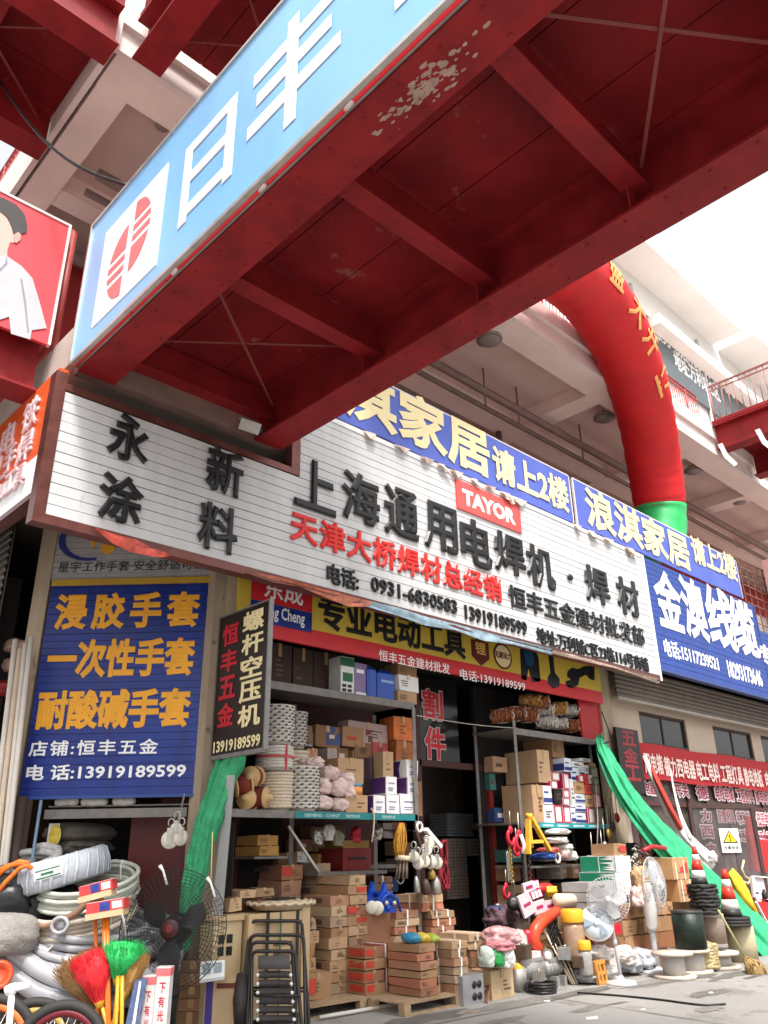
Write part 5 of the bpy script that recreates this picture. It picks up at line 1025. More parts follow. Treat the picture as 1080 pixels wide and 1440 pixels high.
rows = [(505, 755, 600, 890, 'w', 'white box at the left end of the bottom row'), (606, 755, 680, 900, 'p', 'pink edged box second along the bottom row'), (690, 762, 760, 905, 'p', 'pink edged box third along the bottom row'), (766, 780, 806, 915, 'b', 'slim blue white box in the middle of the bottom row'), (810, 825, 905, 918, 'b', 'blue white pack in the bottom row'), (925, 780, 990, 910, 'p', 'pink edged box right of the middle in the bottom row'), (995, 785, 1072, 912, 'g', 'grey box at the right end of the bottom row'),
 (500, 570, 580, 750, 'b', 'tall blue white box beside the tall kraft carton'), (606, 600, 684, 745, 'k', 'black packet between the pink edged boxes'), (690, 690, 750, 755, 'p', 'low pink edged box in the second row'), (692, 612, 745, 685, 'p', 'small pink edged box in the third row'), (764, 510, 794, 775, 'w', 'tall slim pale box in the centre of the wall of boxes'), (805, 738, 905, 822, 'b', 'blue white pack, second in its column'), (803, 650, 895, 735, 'b', 'blue white pack, third in its column'), (900, 660, 985, 775, 't', 'brown box below the bright red packets'), (990, 655, 1045, 780, 'p', 'pink edged box in the second row at right'),
 (795, 540, 890, 648, 't', 'tan box above the blue white packs'), (895, 560, 970, 655, 'r', 'bright red packet beside the tan box'), (975, 565, 1035, 650, 'g', 'olive packet right of the bright red packet'), (690, 455, 748, 605, 'p', 'tall pink edged box in the upper middle'), (582, 445, 655, 525, 'p', 'white pink box leaning at the upper left'), (575, 525, 635, 600, 'p', 'white pink box under the leaning one'), (765, 400, 840, 535, 'b', 'blue box pack in the upper column'), (842, 400, 885, 470, 'b', 'small blue box in the upper column'), (842, 472, 880, 535, 'p', 'small white red box in the upper column'), (890, 460, 930, 555, 'r', 'dull red box in the upper right column'), (935, 470, 968, 555, 'w', 'slim white box in the upper right column'), (970, 500, 1025, 562, 'g', 'dim olive box in the upper right column'),
 (700, 310, 768, 440, 'b', 'blue white box at the top left of the wall of boxes'), (770, 345, 885, 398, 'w', 'flat white box at the top middle'), (855, 312, 950, 345, 'w', 'flat white box at the very top'), (895, 380, 932, 458, 'w', 'white box below the very top one'), (950, 400, 1015, 498, 'g', 'dim olive box at the top right'), (955, 360, 995, 398, 't', 'small tan box at the top right corner')]
for i, (x0, y0, x1, y1, k_, l_) in enumerate(rows):
    gbox(c5(x0), d5(y0), c5(x1), d5(y1), l_, k_, 8.2+.012*(i % 3)+(.05 if y0 < 460 else 0), .3, zm2 if y1 > 880 else None)
# the goods left of the rack post: rows of grey tins on a dark shelf, blue box
GT = M('dull grey tin', (.3, .29, .29), .35, .4, .25, 14)
for r_ in range(4):
    for c_ in range(3):
        l, r, b, t_ = rect(PY(9.2), c5(98+c_*42), d5(612+r_*72), c5(136+c_*42), d5(680+r_*72)); q = MB(); q.lathe([((r-l)*.45, 0), ((r-l)*.48, .01), ((r-l)*.48, t_-b-.01), ((r-l)*.4, t_-b)], ((l+r)/2, 9.3, b), n=12)
        tag(build(q, 'tin', GT), 'grey tin, %s row from the top, %s along, on the dim shelf by the post' % (('first', 'second', 'third', 'fourth')[r_], ('first', 'second', 'third')[c_]), 'tin', 'grey tins on the dim shelf')
t = thing('shelf', 'dim dark shelf inside the doorway with grey tins', 'shelf', (10.9, 9.2, 1.8))
l, r, b, t_ = rect(PY(9.18), 690, 1158, 728, 1164)
q = MB(); q.box(l-.1, r+.15, 9.18, 9.7, b-.02, b+.08); build(q, 'board', DKBR, t)
for i in range(5):
    l, r, b, t_ = rect(PY(9.25), 691, 1077+i*12, 704, 1087+i*12); q = MB(); q.box(l, r, 9.25, 9.4, b, t_); tag(build(q, 'tray', M('dim grey tray', (.1, .1, .095), .5)), 'dim grey tray, %s from the top in the stack beside the red post' % ('first', 'second', 'third', 'fourth', 'fifth')[i], 'tray', 'dim trays beside the red post')
q = MB(); l, r, b, t_ = rect(PY(9.2), 693, 1141, 703, 1158); q.box(l, r, 9.2, 9.35, b+.01, t_); tag(build(q, 'carton', K[2]), 'small rusty brown box under the dim trays', 'carton')
# deep interior: stacked dark plates, perforated organisers
for i in range(8):
    l, r, b, t_ = rect(PY(9.6), 628.5, 1144+i*4.1, 666, 1147.4+i*4.1); q = MB(); q.box(l, r, 9.6, 10.0, b, t_); tag(build(q, 'metal_plate', M('dim steel plate', (.11, .12, .13), .35, .3)), 'dim steel plate, %s from the top in the pile inside the doorway' % ('first', 'second', 'third', 'fourth', 'fifth', 'sixth', 'seventh', 'eighth')[i], 'plate', 'steel plates inside the doorway')
def drawer_unit(px0, py0, px1, py1, nx, ny, label, Y=9.62):
    l, r, b, t_ = rect(PY(Y), px0, py0, px1, py1); t = thing('drawer_cabinet', label, 'drawer cabinet', (l, Y, b), 'perforated drawer cabinets')
    q = MB(); q.box(l, r, Y+.012, Y+.35, b, t_); build(q, 'case', DIRT, t)
    q = MB(); w_, h_ = (r-l)/nx, (t_-b)/ny
    for i in range(nx):
        for j in range(ny): q.box(l+w_*(i+.12), l+w_*(i+.88), Y, Y+.012, b+h_*(j+.18), b+h_*(j+.82))
    o = build(q, 'drawer_fronts', M('dusty taupe', (.17, .145, .125), .6, 0, .25, 9), t)
drawer_unit(628, 1179, 656, 1206, 6, 6, 'taupe small parts cabinet, top one of three in the doorway'); drawer_unit(628, 1206.5, 658, 1232, 6, 6, 'taupe small parts cabinet, middle one of three in the doorway'); drawer_unit(629, 1232.5, 660, 1264, 6, 7, 'taupe small parts cabinet, bottom one of three in the doorway'); drawer_unit(657, 1179, 675, 1204, 4, 5, 'narrow dim cabinet right of the top taupe cabinet', 9.66)
q = MB(); l, r, b, t_ = rect(PY(9.9), 600, 1075, 690, 1180); q.box(l, r-.4, 10.2, 10.25, 0, t_+.2); q.box(l+.9, l+1.0, 10.1, 10.2, 0, 3.5); tag(build(q, 'inner_partition', M('dim brown partition', (.05, .035, .028), .7)), 'dim brown partition deep inside the doorway', 'partition')
q = MB(); l, r, b, t_ = rect(PY(9.3), 697, 1165, 705, 1245); q.box(l-.05, r+.12, 9.2, 9.3, b, t_); tag(build(q, 'apron', M('dark navy cloth', (.012, .012, .035), .85, 0, .2, 6, .4)), 'dark navy cloth hanging below the tin shelf', 'cloth')
# ------------------------------------------------------------------ hanging things
YH = 8.0
def tube_thing(name, label, cat, pts, r, mat, n=6, group=None):
    q = MB(); q.tube(pts, r, n); return tag(build(q, name, mat), label, cat, group)
# yellow rope mop with white collar and tines
t = thing('rope_bundle', 'golden yellow rope bundle with a white collar hanging under the teal shelf', 'rope bundle', PY(YH).hit(562, 1215))
q = MB(); P = PY(YH)
top = P.hit(564, 1158)
for i in range(26):
    a = random.uniform(0, 6.28); d = random.uniform(.3, 1); pts = []
    for py, w_ in ((1158, .25), (1170, .75), (1184, 1.0), (1195, .8), (1204, .5)):
        pts.append(P.hit(565-(py-1158)*.08, py)+Vector((.1*w_*d*math.cos(a), .08*w_*d*math.sin(a), random.uniform(-.01, .01))))
    q.tube(pts, .011, 5)
build(q, 'rope', M('golden rope', (.5, .24, .025), .75, 0, .3, 20, .5), t)
q = MB(); c = P.hit(566, 1207); q.lathe([(.085, -.03), (.1, -.025), (.1, .025), (.085, .03)], c, (.1, 0, 1), 16); build(q, 'collar', M('cream collar', (.62, .52, .38), .5), t)
q = MB()
for i in range(9): q.tube([c+Vector((.06*math.cos(i*.7), .06*math.sin(i*.7), -.03)), c+Vector((-.03+.075*math.cos(i*.7), .075*math.sin(i*.7), -.24))], .014, 5)
build(q, 'tine', M('brown tines', (.17, .12, .085), .5), t)
q = MB(); c2 = P.hit(563, 1233); q.tube([c2+Vector((.06*math.cos(a), 0, .06*math.sin(a)-.02)) for a in [math.pi*(1.1+k*.13) for k in range(9)]], .013, 6); build(q, 'hook', STEEL, t)
# cluster of pulleys
IV = M('ivory pulley', (.66, .6, .5), .4, 0, .1, 7); ZN = M('zinc metal', (.42, .4, .36), .35, .7, .2, 9)
def pulley(c, R, label, ax=(-.7, -.7, .1), group='pulleys hanging at the rack post'):
    A = Vector(ax).normalized(); t = thing('pulley', label, 'pulley', c-Vector((0, 0, R*1.3)), group)
    q = MB(); q.lathe([(.02, -.022), (R, -.022), (R*1.02, -.012), (R*.86, 0), (R*1.02, .012), (R, .022), (.02, .022)], c, A, 18); build(q, 'wheel', IV, t)
    q = MB(); s_ = A.cross(Vector((0, 0, 1))).normalized()
    for s in (-1, 1): q.obox(c+A*s*.03+Vector((0, 0, R*.35)), s_*R*.35, A*.004, Vector((0, 0, R*.95)))
    build(q, 'side_plate', ZN, t)
    q = MB(); h = c+Vector((0, 0, R*1.35)); q.tube([h+s_*(.032*math.cos(a))+Vector((0, 0, .05+.04*math.sin(a))) for a in [k*math.pi/5-1 for k in range(10)]], .009, 5); build(q, 'hook', ZN, t)
for px, py, R, ax, l_ in ((588, 1214, .075, (-.75, -.6, .1), 'ivory pulley at the left of the hanging cluster'), (596, 1211, .08, (-.5, -.8, .2), 'ivory pulley second from the left in the cluster'), (605, 1212, .085, (-.85, -.4, .1), 'ivory pulley in the middle of the cluster'), (614, 1213, .08, (-.45, -.85, .0), 'ivory pulley at the right of the cluster'), (600, 1196, .07, (-.6, -.7, .3), 'ivory pulley above the row in the cluster'), (582, 1205, .07, (-.8, -.5, 0), 'ivory pulley hanging highest on the left side')):
    pulley(PY(7.92).hit(px, py), R, l_, ax)
t = thing('hook_block', 'big white lifting hook block hanging from the rack post', 'hook block', PY(7.95).hit(600, 1190)); P = PY(7.95)
q = MB(); c = P.hit(590, 1163); q.tube([c+Vector((.05*math.cos(a), 0, .055*math.sin(a))) for a in [k*math.pi/8 for k in range(16)]], .017, 8, True); build(q, 'eye', M('whitish enamel', (.75, .72, .68), .35), t)
q = MB(); q.bar(P.hit(598, 1166), P.hit(619, 1191), .075, .05); build(q, 'arm', M('whitish enamel', (.75, .72, .68), .35), t)
q = MB(); q.bar(P.hit(586, 1168)+Vector((0, .03, 0)), P.hit(596, 1197)+Vector((0, .03, 0)), .05, .04); build(q, 'dark_arm', DKBR, t)
q = MB(); q.ball(P.hit(603, 1186), (.09, .06, .1), 12, 8, 0, .12); build(q, 'body', M('ivory casing', (.68, .62, .5), .4), t)
for px, py0, py1, w_, l_, mt in ((585, 1232, 1256, .045, 'slim grey tube hanging at the left under the pulleys', ZN), (598, 1236, 1258, .07, 'brown hanging brush under the pulleys', DKBR), (612, 1232, 1258, .075, 'grey hanging cup under the right pulleys', ZN), (606, 1222, 1236, .06, 'golden snap hook in the middle of the hanging cluster', M('brass', (.45, .3, .08), .3, .6))):
    a, b_ = PY(7.95).hit(px, py0), PY(7.95).hit(px+2, py1); q = MB(); q.tube([a, a.lerp(b_, .3), a.lerp(b_, .9), b_], [w_*.4, w_*.8, w_, w_*.7], 10); tag(build(q, 'hanging_tool', mt), l_, 'tool')
for i, (px, py, l_) in enumerate(((626, 1200, 'dark red strap loops behind the pulleys'), (624, 1232, 'dark red strap loops low behind the pulleys'))):
    q = MB()
    for k in range(5): c = PY(8.3).hit(px+random.uniform(-3, 3), py); q.tube([c+Vector((.07*math.cos(a)*random.uniform(.8, 1.1), random.uniform(-.03, .03), .17*math.sin(a))) for a in [j*math.pi/6 for j in range(12)]], .014, 5, True)
    tag(build(q, 'strap_loop', M('dark red webbing', (.2, .008, .018), .7)), l_, 'strap')
# pulleys by the blue shutter
t = thing('chain', 'thin chain holding pulleys at the right edge of the blue shutter', 'chain', PD(13.0).hit(252, 1150)); q = MB(); a, b_ = PD(13.0).hit(259, 1118), PD(13.0).hit(250, 1160)
for i in range(12): p = a.lerp(b_, i/11); q.tube([p+Vector((.008*math.cos(k*1.05)*(i % 2), .008*math.cos(k*1.05)*(1-i % 2), .02*math.sin(k*1.05))) for k in range(6)], .004, 4, True)
build(q, 'links', ZN, t)
for px, py, R, l_ in ((239, 1181, .09, 'ivory pulley at left, hanging before the oxblood panel'), (254, 1178, .08, 'ivory pulley at right, hanging beside the guide rail'), (248, 1165, .06, 'dark hook block above the two pulleys by the guide rail')):
    pulley(PD(12.9).hit(px, py), R, l_, (-.65, -.75, .05), 'pulleys beside the blue shutter')
# red hooks, chains and straps left of the right rack
RH = M('red enamel', (.45, .012, .03), .35, 0, .1, 5)
for i, (px, py, s, l_) in enumerate(((718, 1172, .1, 'big red lifting hook hanging left of the yellow frame'), (730, 1178, .11, 'red and white strap bundle hanging beside the yellow frame'), (726, 1190, .08, 'lower red hook among the chains left of the rack'), (712, 1250, .08, 'red hook block hanging low before the doorway'))):
    c = PY(8.0).hit(px, py); t = thing('lifting_hook', l_, 'hook', c-Vector((0, 0, s*1.5)), 'red hooks left of the right rack')
    q = MB(); q.tube([c+Vector((s*.8*math.cos(a), 0, s*math.sin(a)-s*.5)) for a in [math.pi*(.55+k*.12) for k in range(13)]], [s*.2+s*.15*math.sin(k*.25) for k in range(13)], 8); build(q, 'hook', RH, t)
    q = MB(); q.ball(c+Vector((0, 0, s*.5)), (s*.5, s*.3, s*.6), 10, 7); build(q, 'body', RH, t)
    q = MB(); q.tube([c+Vector((0, 0, s)), c+Vector((.01, 0, s*3.2))], .008, 5); build(q, 'cord', WSTR if i == 1 else ZN, t)
    if i == 1: q = MB(); q.tube([c+Vector((-.02, -.05, .04)), c+Vector((.03, -.06, -.1)), c+Vector((-.01, -.05, -.22))], .03, 6); build(q, 'white_strap', WSTR, t)
for i, (px, y0, y1, mt, l_) in enumerate(((716, 1185, 1245, M('brassy chain', (.4, .28, .07), .4, .5), 'brassy chain hanging left of the rack post'), (713, 1200, 1240, ZN, 'grey chain hanging beside the brassy chain'), (743, 1195, 1290, M('dark chain', (.06, .055, .05), .4, .5), 'dark chain hanging below the yellow frame'), (733, 1185, 1260, BLACK, 'black straps hanging from the right rack post'))):
    a, b_ = PY(8.02).hit(px, y0), PY(8.02).hit(px+(y1-y0)*.08, y1); q = MB(); n = 20
    for k in range(n): p = a.lerp(b_, k/n); q.tube([p+Vector((.022*math.cos(j)*(k % 2), .022*math.cos(j)*(1-k % 2), .035*math.sin(j))) for j in range(6)], .008, 4, True)
    tag(build(q, 'chain', mt), l_, 'chain')
# yellow A-shaped frame
YM = M('yellow enamel', (.75, .42, .04), .4, 0, .12, 6, spots=(.4, .2, .03), spot_t=.68, spot_scale=6); P = PY(7.95)
t = thing('puller_frame', 'yellow A shaped steel frame leaning on the right rack post', 'frame', P.hit(745, 1200))
for nm, a, b_, w_ in (('leg', (743, 1152), (743, 1201), .075), ('leg', (747, 1150), (773, 1196), .07), ('cross_bar', (744, 1184), (763, 1183), .045)):
    q = MB(); q.bar(P.hit(*a), P.hit(*b_), w_, .05); build(q, nm, YM, t)
q = MB(); q.tube([P.hit(745, 1149)+Vector((0, -.03, 0)), P.hit(745, 1149)+Vector((0, .06, .03))], .035, 10); q.ball(P.hit(746, 1147), .04, 8, 6); build(q, 'pivot', YM, t)
q = MB(); q.bar(P.hit(748, 1155)+Vector((0, .05, 0)), P.hit(752, 1192)+Vector((0, .05, 0)), .04, .03); build(q, 'inner_leg', YM, t)
# bags below the teal edged shelf
BAG = M('cloudy plastic bag', (.58, .54, .5), .3, 0, .15, 6, .4, fine=9); BAG2 = M('white crinkled bag', (.7, .68, .67), .3, 0, .12, 8, .6, fine=12)
for px, py, rx, rz, mt, l_ in ((782, 1170, .26, .055, BAG, 'cloudy plastic bag, top one of the flat pile under the teal shelf'), (780, 1182, .25, .06, BAG, 'cloudy plastic bag, lower one of the flat pile under the teal shelf'), (790, 1192, .15, .06, BAG2, 'crumpled white bag drooping under the flat pile'), (764, 1205, .15, .06, M('blue folded tarp', (.02, .07, .3), .5, 0, .2, 8, .4), 'folded blue tarp below the yellow frame'), (770, 1196, .12, .05, M('red white bag', (.55, .1, .09), .4, 0, .6, 9), 'red and white printed bag behind the yellow frame'), (787, 1202, .11, .09, M('pinkish bag', (.62, .4, .36), .35, 0, .3, 8), 'pinkish bag hanging with a white ring'), (797, 1204, .08, .09, BAG2, 'torn white bag at the right end of the lower shelf')):
    bag(l_, PY(8.12).hit(px, py), (rx, .2, rz), mt)
q = MB(); c = PY(8.0).hit(784, 1206); q.tube([c+Vector((.065*math.cos(a), 0, .07*math.sin(a))) for a in [k*math.pi/8 for k in range(16)]], .018, 8, True); tag(build(q, 'white_ring', WHITE), 'white plastic ring on the pinkish bag', 'ring')
q = MB(); l, r, b, t_ = rect(PY(8.1), 752, 1213, 800, 1217); q.box(l-.1, r+.5, 8.1, 8.8, b-.03, b); tag(build(q, 'low_shelf', STEEL), 'low grey shelf under the bags of the right rack', 'shelf')
# dangling bits right of the rack (near the net top)
for i, (px, py, l_, mt) in enumerate(((862, 1162, 'dark brown strap hanging beside the green net', DKBR), (856, 1172, 'brassy ring hanging under the teal edged shelf end', M('brass', (.45, .3, .08), .3, .6)), (868, 1150, 'dark red bundle hanging behind the green net', RH), (848, 1208, 'white bulb hanging on a cord left of the green carton', WHITE), (834, 1212, 'white bulb hanging on a cord, the left one', WHITE), (851, 1190, 'grey shackle hanging at the right of the rack', ZN))):
    c = PY(7.9).hit(px, py); t = thing('hanging_tool', l_, 'tool', c-Vector((0, 0, .1)))
    q = MB(); q.ball(c, (.06, .04, .08), 10, 8, 0, .1); build(q, 'body', mt, t); q = MB(); q.tube([c+Vector((0, 0, .06)), c+Vector((.02, 0, .45))], .008, 5); build(q, 'cord', ZN, t)
for px, y0, y1, mt, l_ in ((838, 1100, 1215, M('pink cord', (.6, .35, .33), .6), 'pinkish cord hanging down in front of the boxes'), (857, 1060, 1165, BLACK, 'thin black cord beside the green net top')):
    a, b_ = PY(8.05).hit(px, y0), PY(8.05).hit(px+1, y1); tube_thing('cord', l_, 'cord', [a, a.lerp(b_, .5)+Vector((.02, -.02, 0)), b_], .01, mt)
# wire across the doorway
a, b_ = PY(8.05).hit(586, 1006), PY(8.05).hit(728, 1024); tube_thing('wire', 'thin pale wire stretched between the two rack posts', 'wire', [a.lerp(b_, i/8)+Vector((0, 0, -.03*math.sin(math.pi*i/8))) for i in range(9)], .006, ALU)
# ================================================================== folding chairs before the crate
CB = M('black tube', (.025, .022, .022), .3, .3, .2, 8); WV = M('dark woven seat', (.035, .028, .027), .6, 0, .3, 26, .5); CLIP = M('white clip', (.7, .68, .66), .4)
def uframe(q, P, xl, xr, yt, yb, lift, r=.016, xl2=None, xr2=None):
    """inverted U of tube between photo columns, leaning with depth"""
    xl2 = xl2 or xl; xr2 = xr2 or xr; c = 9; L = lambda x, y, k=0: P.hit(x, y)+P.face*(lift+k)
    dn = lambda p: p+Vector((0, 0, -1))*max(0, p.z-.02)
    a, b = L(xl2, yb, .25), L(xr2, yb, .25)
    pts = [dn(a)+P.face*.12, a, L(xl, yt+c+6)] + [L(xl+c*(1-math.cos(t)), yt+c*(1-math.sin(t))) for t in (.4, .8, 1.2)] + [L(xl+c, yt), L(xr-c, yt)] + [L(xr-c*(1-math.cos(t)), yt+c*(1-math.sin(t))) for t in (1.2, .8, .4)] + [L(xr, yt+c+6), b, dn(b)+P.face*.12]
    return q.tube(pts, r, 8)
P = PD(12.75)
def chair(label, xl, xr, yt, yb, lift, xl2, xr2, seat=False):
    t = thing('folding_chair', label, 'folding chair', P.hit((xl+xr)/2, 1438)+P.face*lift, 'folding chairs leaning together')
    q = MB(); uframe(q, P, xl, xr, yt, yb, lift, .017, xl2, xr2); build(q, 'frame', CB, t)
    q = MB(); a, b = P.hit(xl2+3, yb-45)+P.face*(lift+.2), P.hit(xr2-3, yb-45)+P.face*(lift+.2); q.tube([a, b], .012, 6); build(q, 'rung', CB, t)
    if seat:
        def row(f, k): return P.hit(xl+9+(xl2-xl)*f, yt+6+(yb-yt)*f)+P.face*(lift+.24*f+k), P.hit(xr-9+(xr2-xr)*f, yt+6+(yb-yt)*f)+P.face*(lift+.24*f+k)
        q = MB(); n = 12; vs = []
        for i in range(7): a, b = row(i*.18/6, .03*math.sin(i*.5)); vs += [a.lerp(b, j/8)+P.face*.02*math.sin(math.pi*j/8) for j in range(9)]
        q.add(vs, [(i*9+j, i*9+j+1, (i+1)*9+j+1, (i+1)*9+j) for i in range(6) for j in range(8)], 0, True); build(q, 'head_pad', M('dark grey pad', (.06, .055, .055), .7, 0, .1, 9), t)
        for i in range(7):
            f0 = .2+i*.112; q = MB(); vs = []
            for k_ in range(5):
                a, b = row(f0+.098*k_/4, .028*math.sin(math.pi*k_/4)); vs += [a.lerp(b, .02+.96*j/10)+P.face*(-.02*math.sin(math.pi*j/10)) for j in range(11)]
            q.add(vs, [(r_*11+j, r_*11+j+1, (r_+1)*11+j+1, (r_+1)*11+j) for r_ in range(4) for j in range(10)], 0, True); build(q, 'woven_band', WV, t)
            a, b = row(f0+.05, .035); q = MB(); q.ball(a, .017, 8, 6); q.ball(b, .017, 8, 6); build(q, 'clip', CLIP, t)
    return t
chair('folding chair frame at the back of the group with the highest black top tube', 344, 421, 1298, 1436, -.28, 336, 434)
chair('folding chair second from the back, its black tube showing just below the highest', 348, 425, 1317, 1438, -.16, 345, 431)
chair('folding chair third from the back, top tube just above the woven seat', 351, 410, 1326, 1440, -.07, 352, 420)
chair('front folding chair with dark woven seat bands and white clips', 355, 417, 1337, 1440, .04, 361, 430, True)
q = MB(); a, b = P.hit(340, 1370), P.hit(342, 1436)+P.face*.1; q.tube([a, a.lerp(b, .5)+P.face*.05, b], [.05, .075, .07], 12); tag(build(q, 'rolled_chair', WV), 'rolled black woven seat standing at the left of the folding chairs', 'folded seat')
# ================================================================== carton with purple strip, scale, brown stack
P = PD(12.7)
def dbox(P, px0, py0, px1, zb, label, mat, depth=.45, name='carton', cat='carton', py1=None, group=None, th=.0):
    l, r, b, t_ = rect(P, px0, py0, px1, py1 or 1440); b = zb if zb is not None else b
    q = MB(); f = P.face; c = U(P, (l+r)/2, (b+t_)/2)-f*depth/2
    q.obox(c, P.u*(r-l)/2, f*depth/2, Vector((0, 0, (t_-b)/2))); o = tag(build(q, name, mat), label, cat, group); return o, l, r, b, t_
def dkid(o, nm, m, P, l, r, b, t_, lift=.002, th=.004):
    q = MB(); panel(q, P, l, r, b, t_, th, lift); ob = build(q, nm, m); ob.parent = o; ob.location = OFF[ob]-OFF[o]; return ob
o, l, r, b, t_ = dbox(P, 287, 1376, 333, 0, 'tall buff carton with a dark purple stripe left of the folding chairs', K[4], .4)
dkid(o, 'purple_stripe', M('purple stripe', (.05, .03, .2), .5), P, l+(r-l)*.04, l+(r-l)*.26, b, t_); dkid(o, 'print_row', M('maroon print', (.12, .015, .01), .5), P, l+(r-l)*.36, r-.02, t_-.085, t_-.04); dkid(o, 'print_dot', INK, P, l+(r-l)*.62, l+(r-l)*.72, t_-.48, t_-.4)
z = t_; t = thing('kitchen_scale', 'white digital scale with grey display tilted on the buff carton', 'scale', U(P, l, z))
A, B = P.hit(282, 1352), P.hit(316, 1350); C_, D_ = P.hit(287, 1374)+P.face*.2, P.hit(321, 1369)+P.face*.2
q = MB(); nrm = (B-A).cross(C_-A).normalized(); nrm = nrm if nrm.z > 0 else -nrm; q.prism([A, B, D_, C_], -nrm*.035); build(q, 'body', WHITE, t)
mid = lambda a, b: A.lerp(B, a).lerp(C_.lerp(D_, a), b)
for u0, u1 in ((.12, .46), (.56, .9)): q = MB(); q.prism([mid(u0, .15)+nrm*.004, mid(u1, .15)+nrm*.004, mid(u1, .75)+nrm*.004, mid(u0, .75)+nrm*.004], -nrm*.003); build(q, 'display', M('grey blue display', (.33, .4, .43), .3, 0, .3, 25), t)
P = PD(13.0)
for i in range(5):
    z0, z1 = (P.hit(268, 1440-i*18).z, P.hit(268, 1440-(i+1)*18+1).z)
    if i == 0: z0 = 0
    l, r, _, _ = rect(P, 252+random.uniform(-1, 1), 1380, 287, 1400); q = MB(); q.obox(U(P, (l+r)/2, (z0+z1)/2)-P.face*.2, P.u*(r-l)/2, P.face*.2, Vector((0, 0, (z1-z0)/2))); o = tag(build(q, 'carton', K[(3, 2, 3, 2, 3)[i]]), nth(i, 5)+' carton in the dull brown stack behind the black fan', 'carton', 'brown stack behind the fan')
    dkid(o, 'packing_tape', TAPE, P, (l+r)/2-.03, (l+r)/2+.03, z0+(z1-z0)*.3, z1)
# grey board and green net bundle left of the rack
P = PD(13.15); q = MB(); l, r, b, t_ = rect(P, 281, 1110, 308, 1345); q.prism([U(P, l+.1, 0), U(P, r+.02, 0), P.hit(330, 1090), P.hit(318, 1090)], -P.face*.03); tag(build(q, 'board', M('pale grey board', (.3, .29, .29), .6, 0, .1, 2)), 'pale grey board leaning behind the left green net bundle', 'board')
NET = M('green net', (.03, .3, .13), .65, 0, .3, 9, .5, fine=40); NETB = M('bright green net', (.03, .35, .16), .6, 0, .25, 7, .4, fine=40)
def folds(pts, radii, n=40, amp=.16, k=9, flat=.55, seed=0):
    """gathered cloth: a tube with lengthwise folds"""
    rnd = random.Random(seed); q = MB(); N = len(pts); prev = None; vs = []; ph = [rnd.uniform(0, 6.28) for _ in range(4)]
    for i in range(N):
        t = (pts[min(N-1, i+1)]-pts[max(0, i-1)]).normalized(); u = t.cross(Vector((0, 1, .2))).normalized() if prev is None else (prev-t*prev.dot(t)).normalized(); prev = u; v = t.cross(u)
        for j in range(n):
            a = 2*math.pi*j/n; w_ = 1+amp*(math.sin(k*a+ph[0]+.25*i)+.6*math.sin((k*2+1)*a+ph[1]-.15*i)+.4*math.sin(3*a+ph[2]+.3*i))+rnd.uniform(-.03, .03)+.35*amp*noise.noise(Vector((a*2.2, i*.45, seed)))*3
            vs.append(pts[i]+radii[i]*w_*(math.cos(a)*u+flat*math.sin(a)*v))
    q.add(vs, [(i*n+j, i*n+(j+1) % n, (i+1)*n+(j+1) % n, (i+1)*n+j) for i in range(N-1) for j in range(n)]+[tuple(range(n-1, -1, -1)), tuple(range((N-1)*n, N*n))], 0, True); return q
def netpath(P_, spec, k=5):
    ps = [P_(y).hit(x, yy) for x, yy, y, w_ in spec]; rs = [w_/2/FPX*(p-CAM).dot(CF) for p, (x, yy, y, w_) in zip(ps, spec)]; return smooth(ps, rs, k)
pts, rs = netpath(PD, [(338, 1040, 13.5, 30), (329, 1062, 13.42, 36), (311, 1105, 13.2, 36), (294, 1150, 12.95, 35), (282, 1195, 12.9, 32), (274, 1240, 12.9, 33), (266, 1285, 12.9, 26), (262, 1320, 12.9, 16), (260, 1338, 12.9, 7)])
t = thing('net_bundle', 'gathered green net bundle hanging below the black vertical sign', 'net', pts[-1]); build(folds(pts, rs, seed=3), 'net', NET, t)
q = MB(); c = pts[3]; q.tube([pts[2]+Vector((rs[2]*1.15*math.cos(a), -rs[2]*.8*math.sin(a)*.7, rs[2]*.3*math.sin(a))) for a in [k*math.pi/8 for k in range(16)]], .012, 5, True); build(q, 'tie', WSTR, t)
q = MB(); q.tube([PD(12.8).hit(299, 1170), PD(12.8).hit(296, 1250)], .007, 5); tag(build(q, 'cord', M('pale yellow cord', (.6, .6, .25), .5)), 'pale yellow cord hanging before the left green net', 'cord')
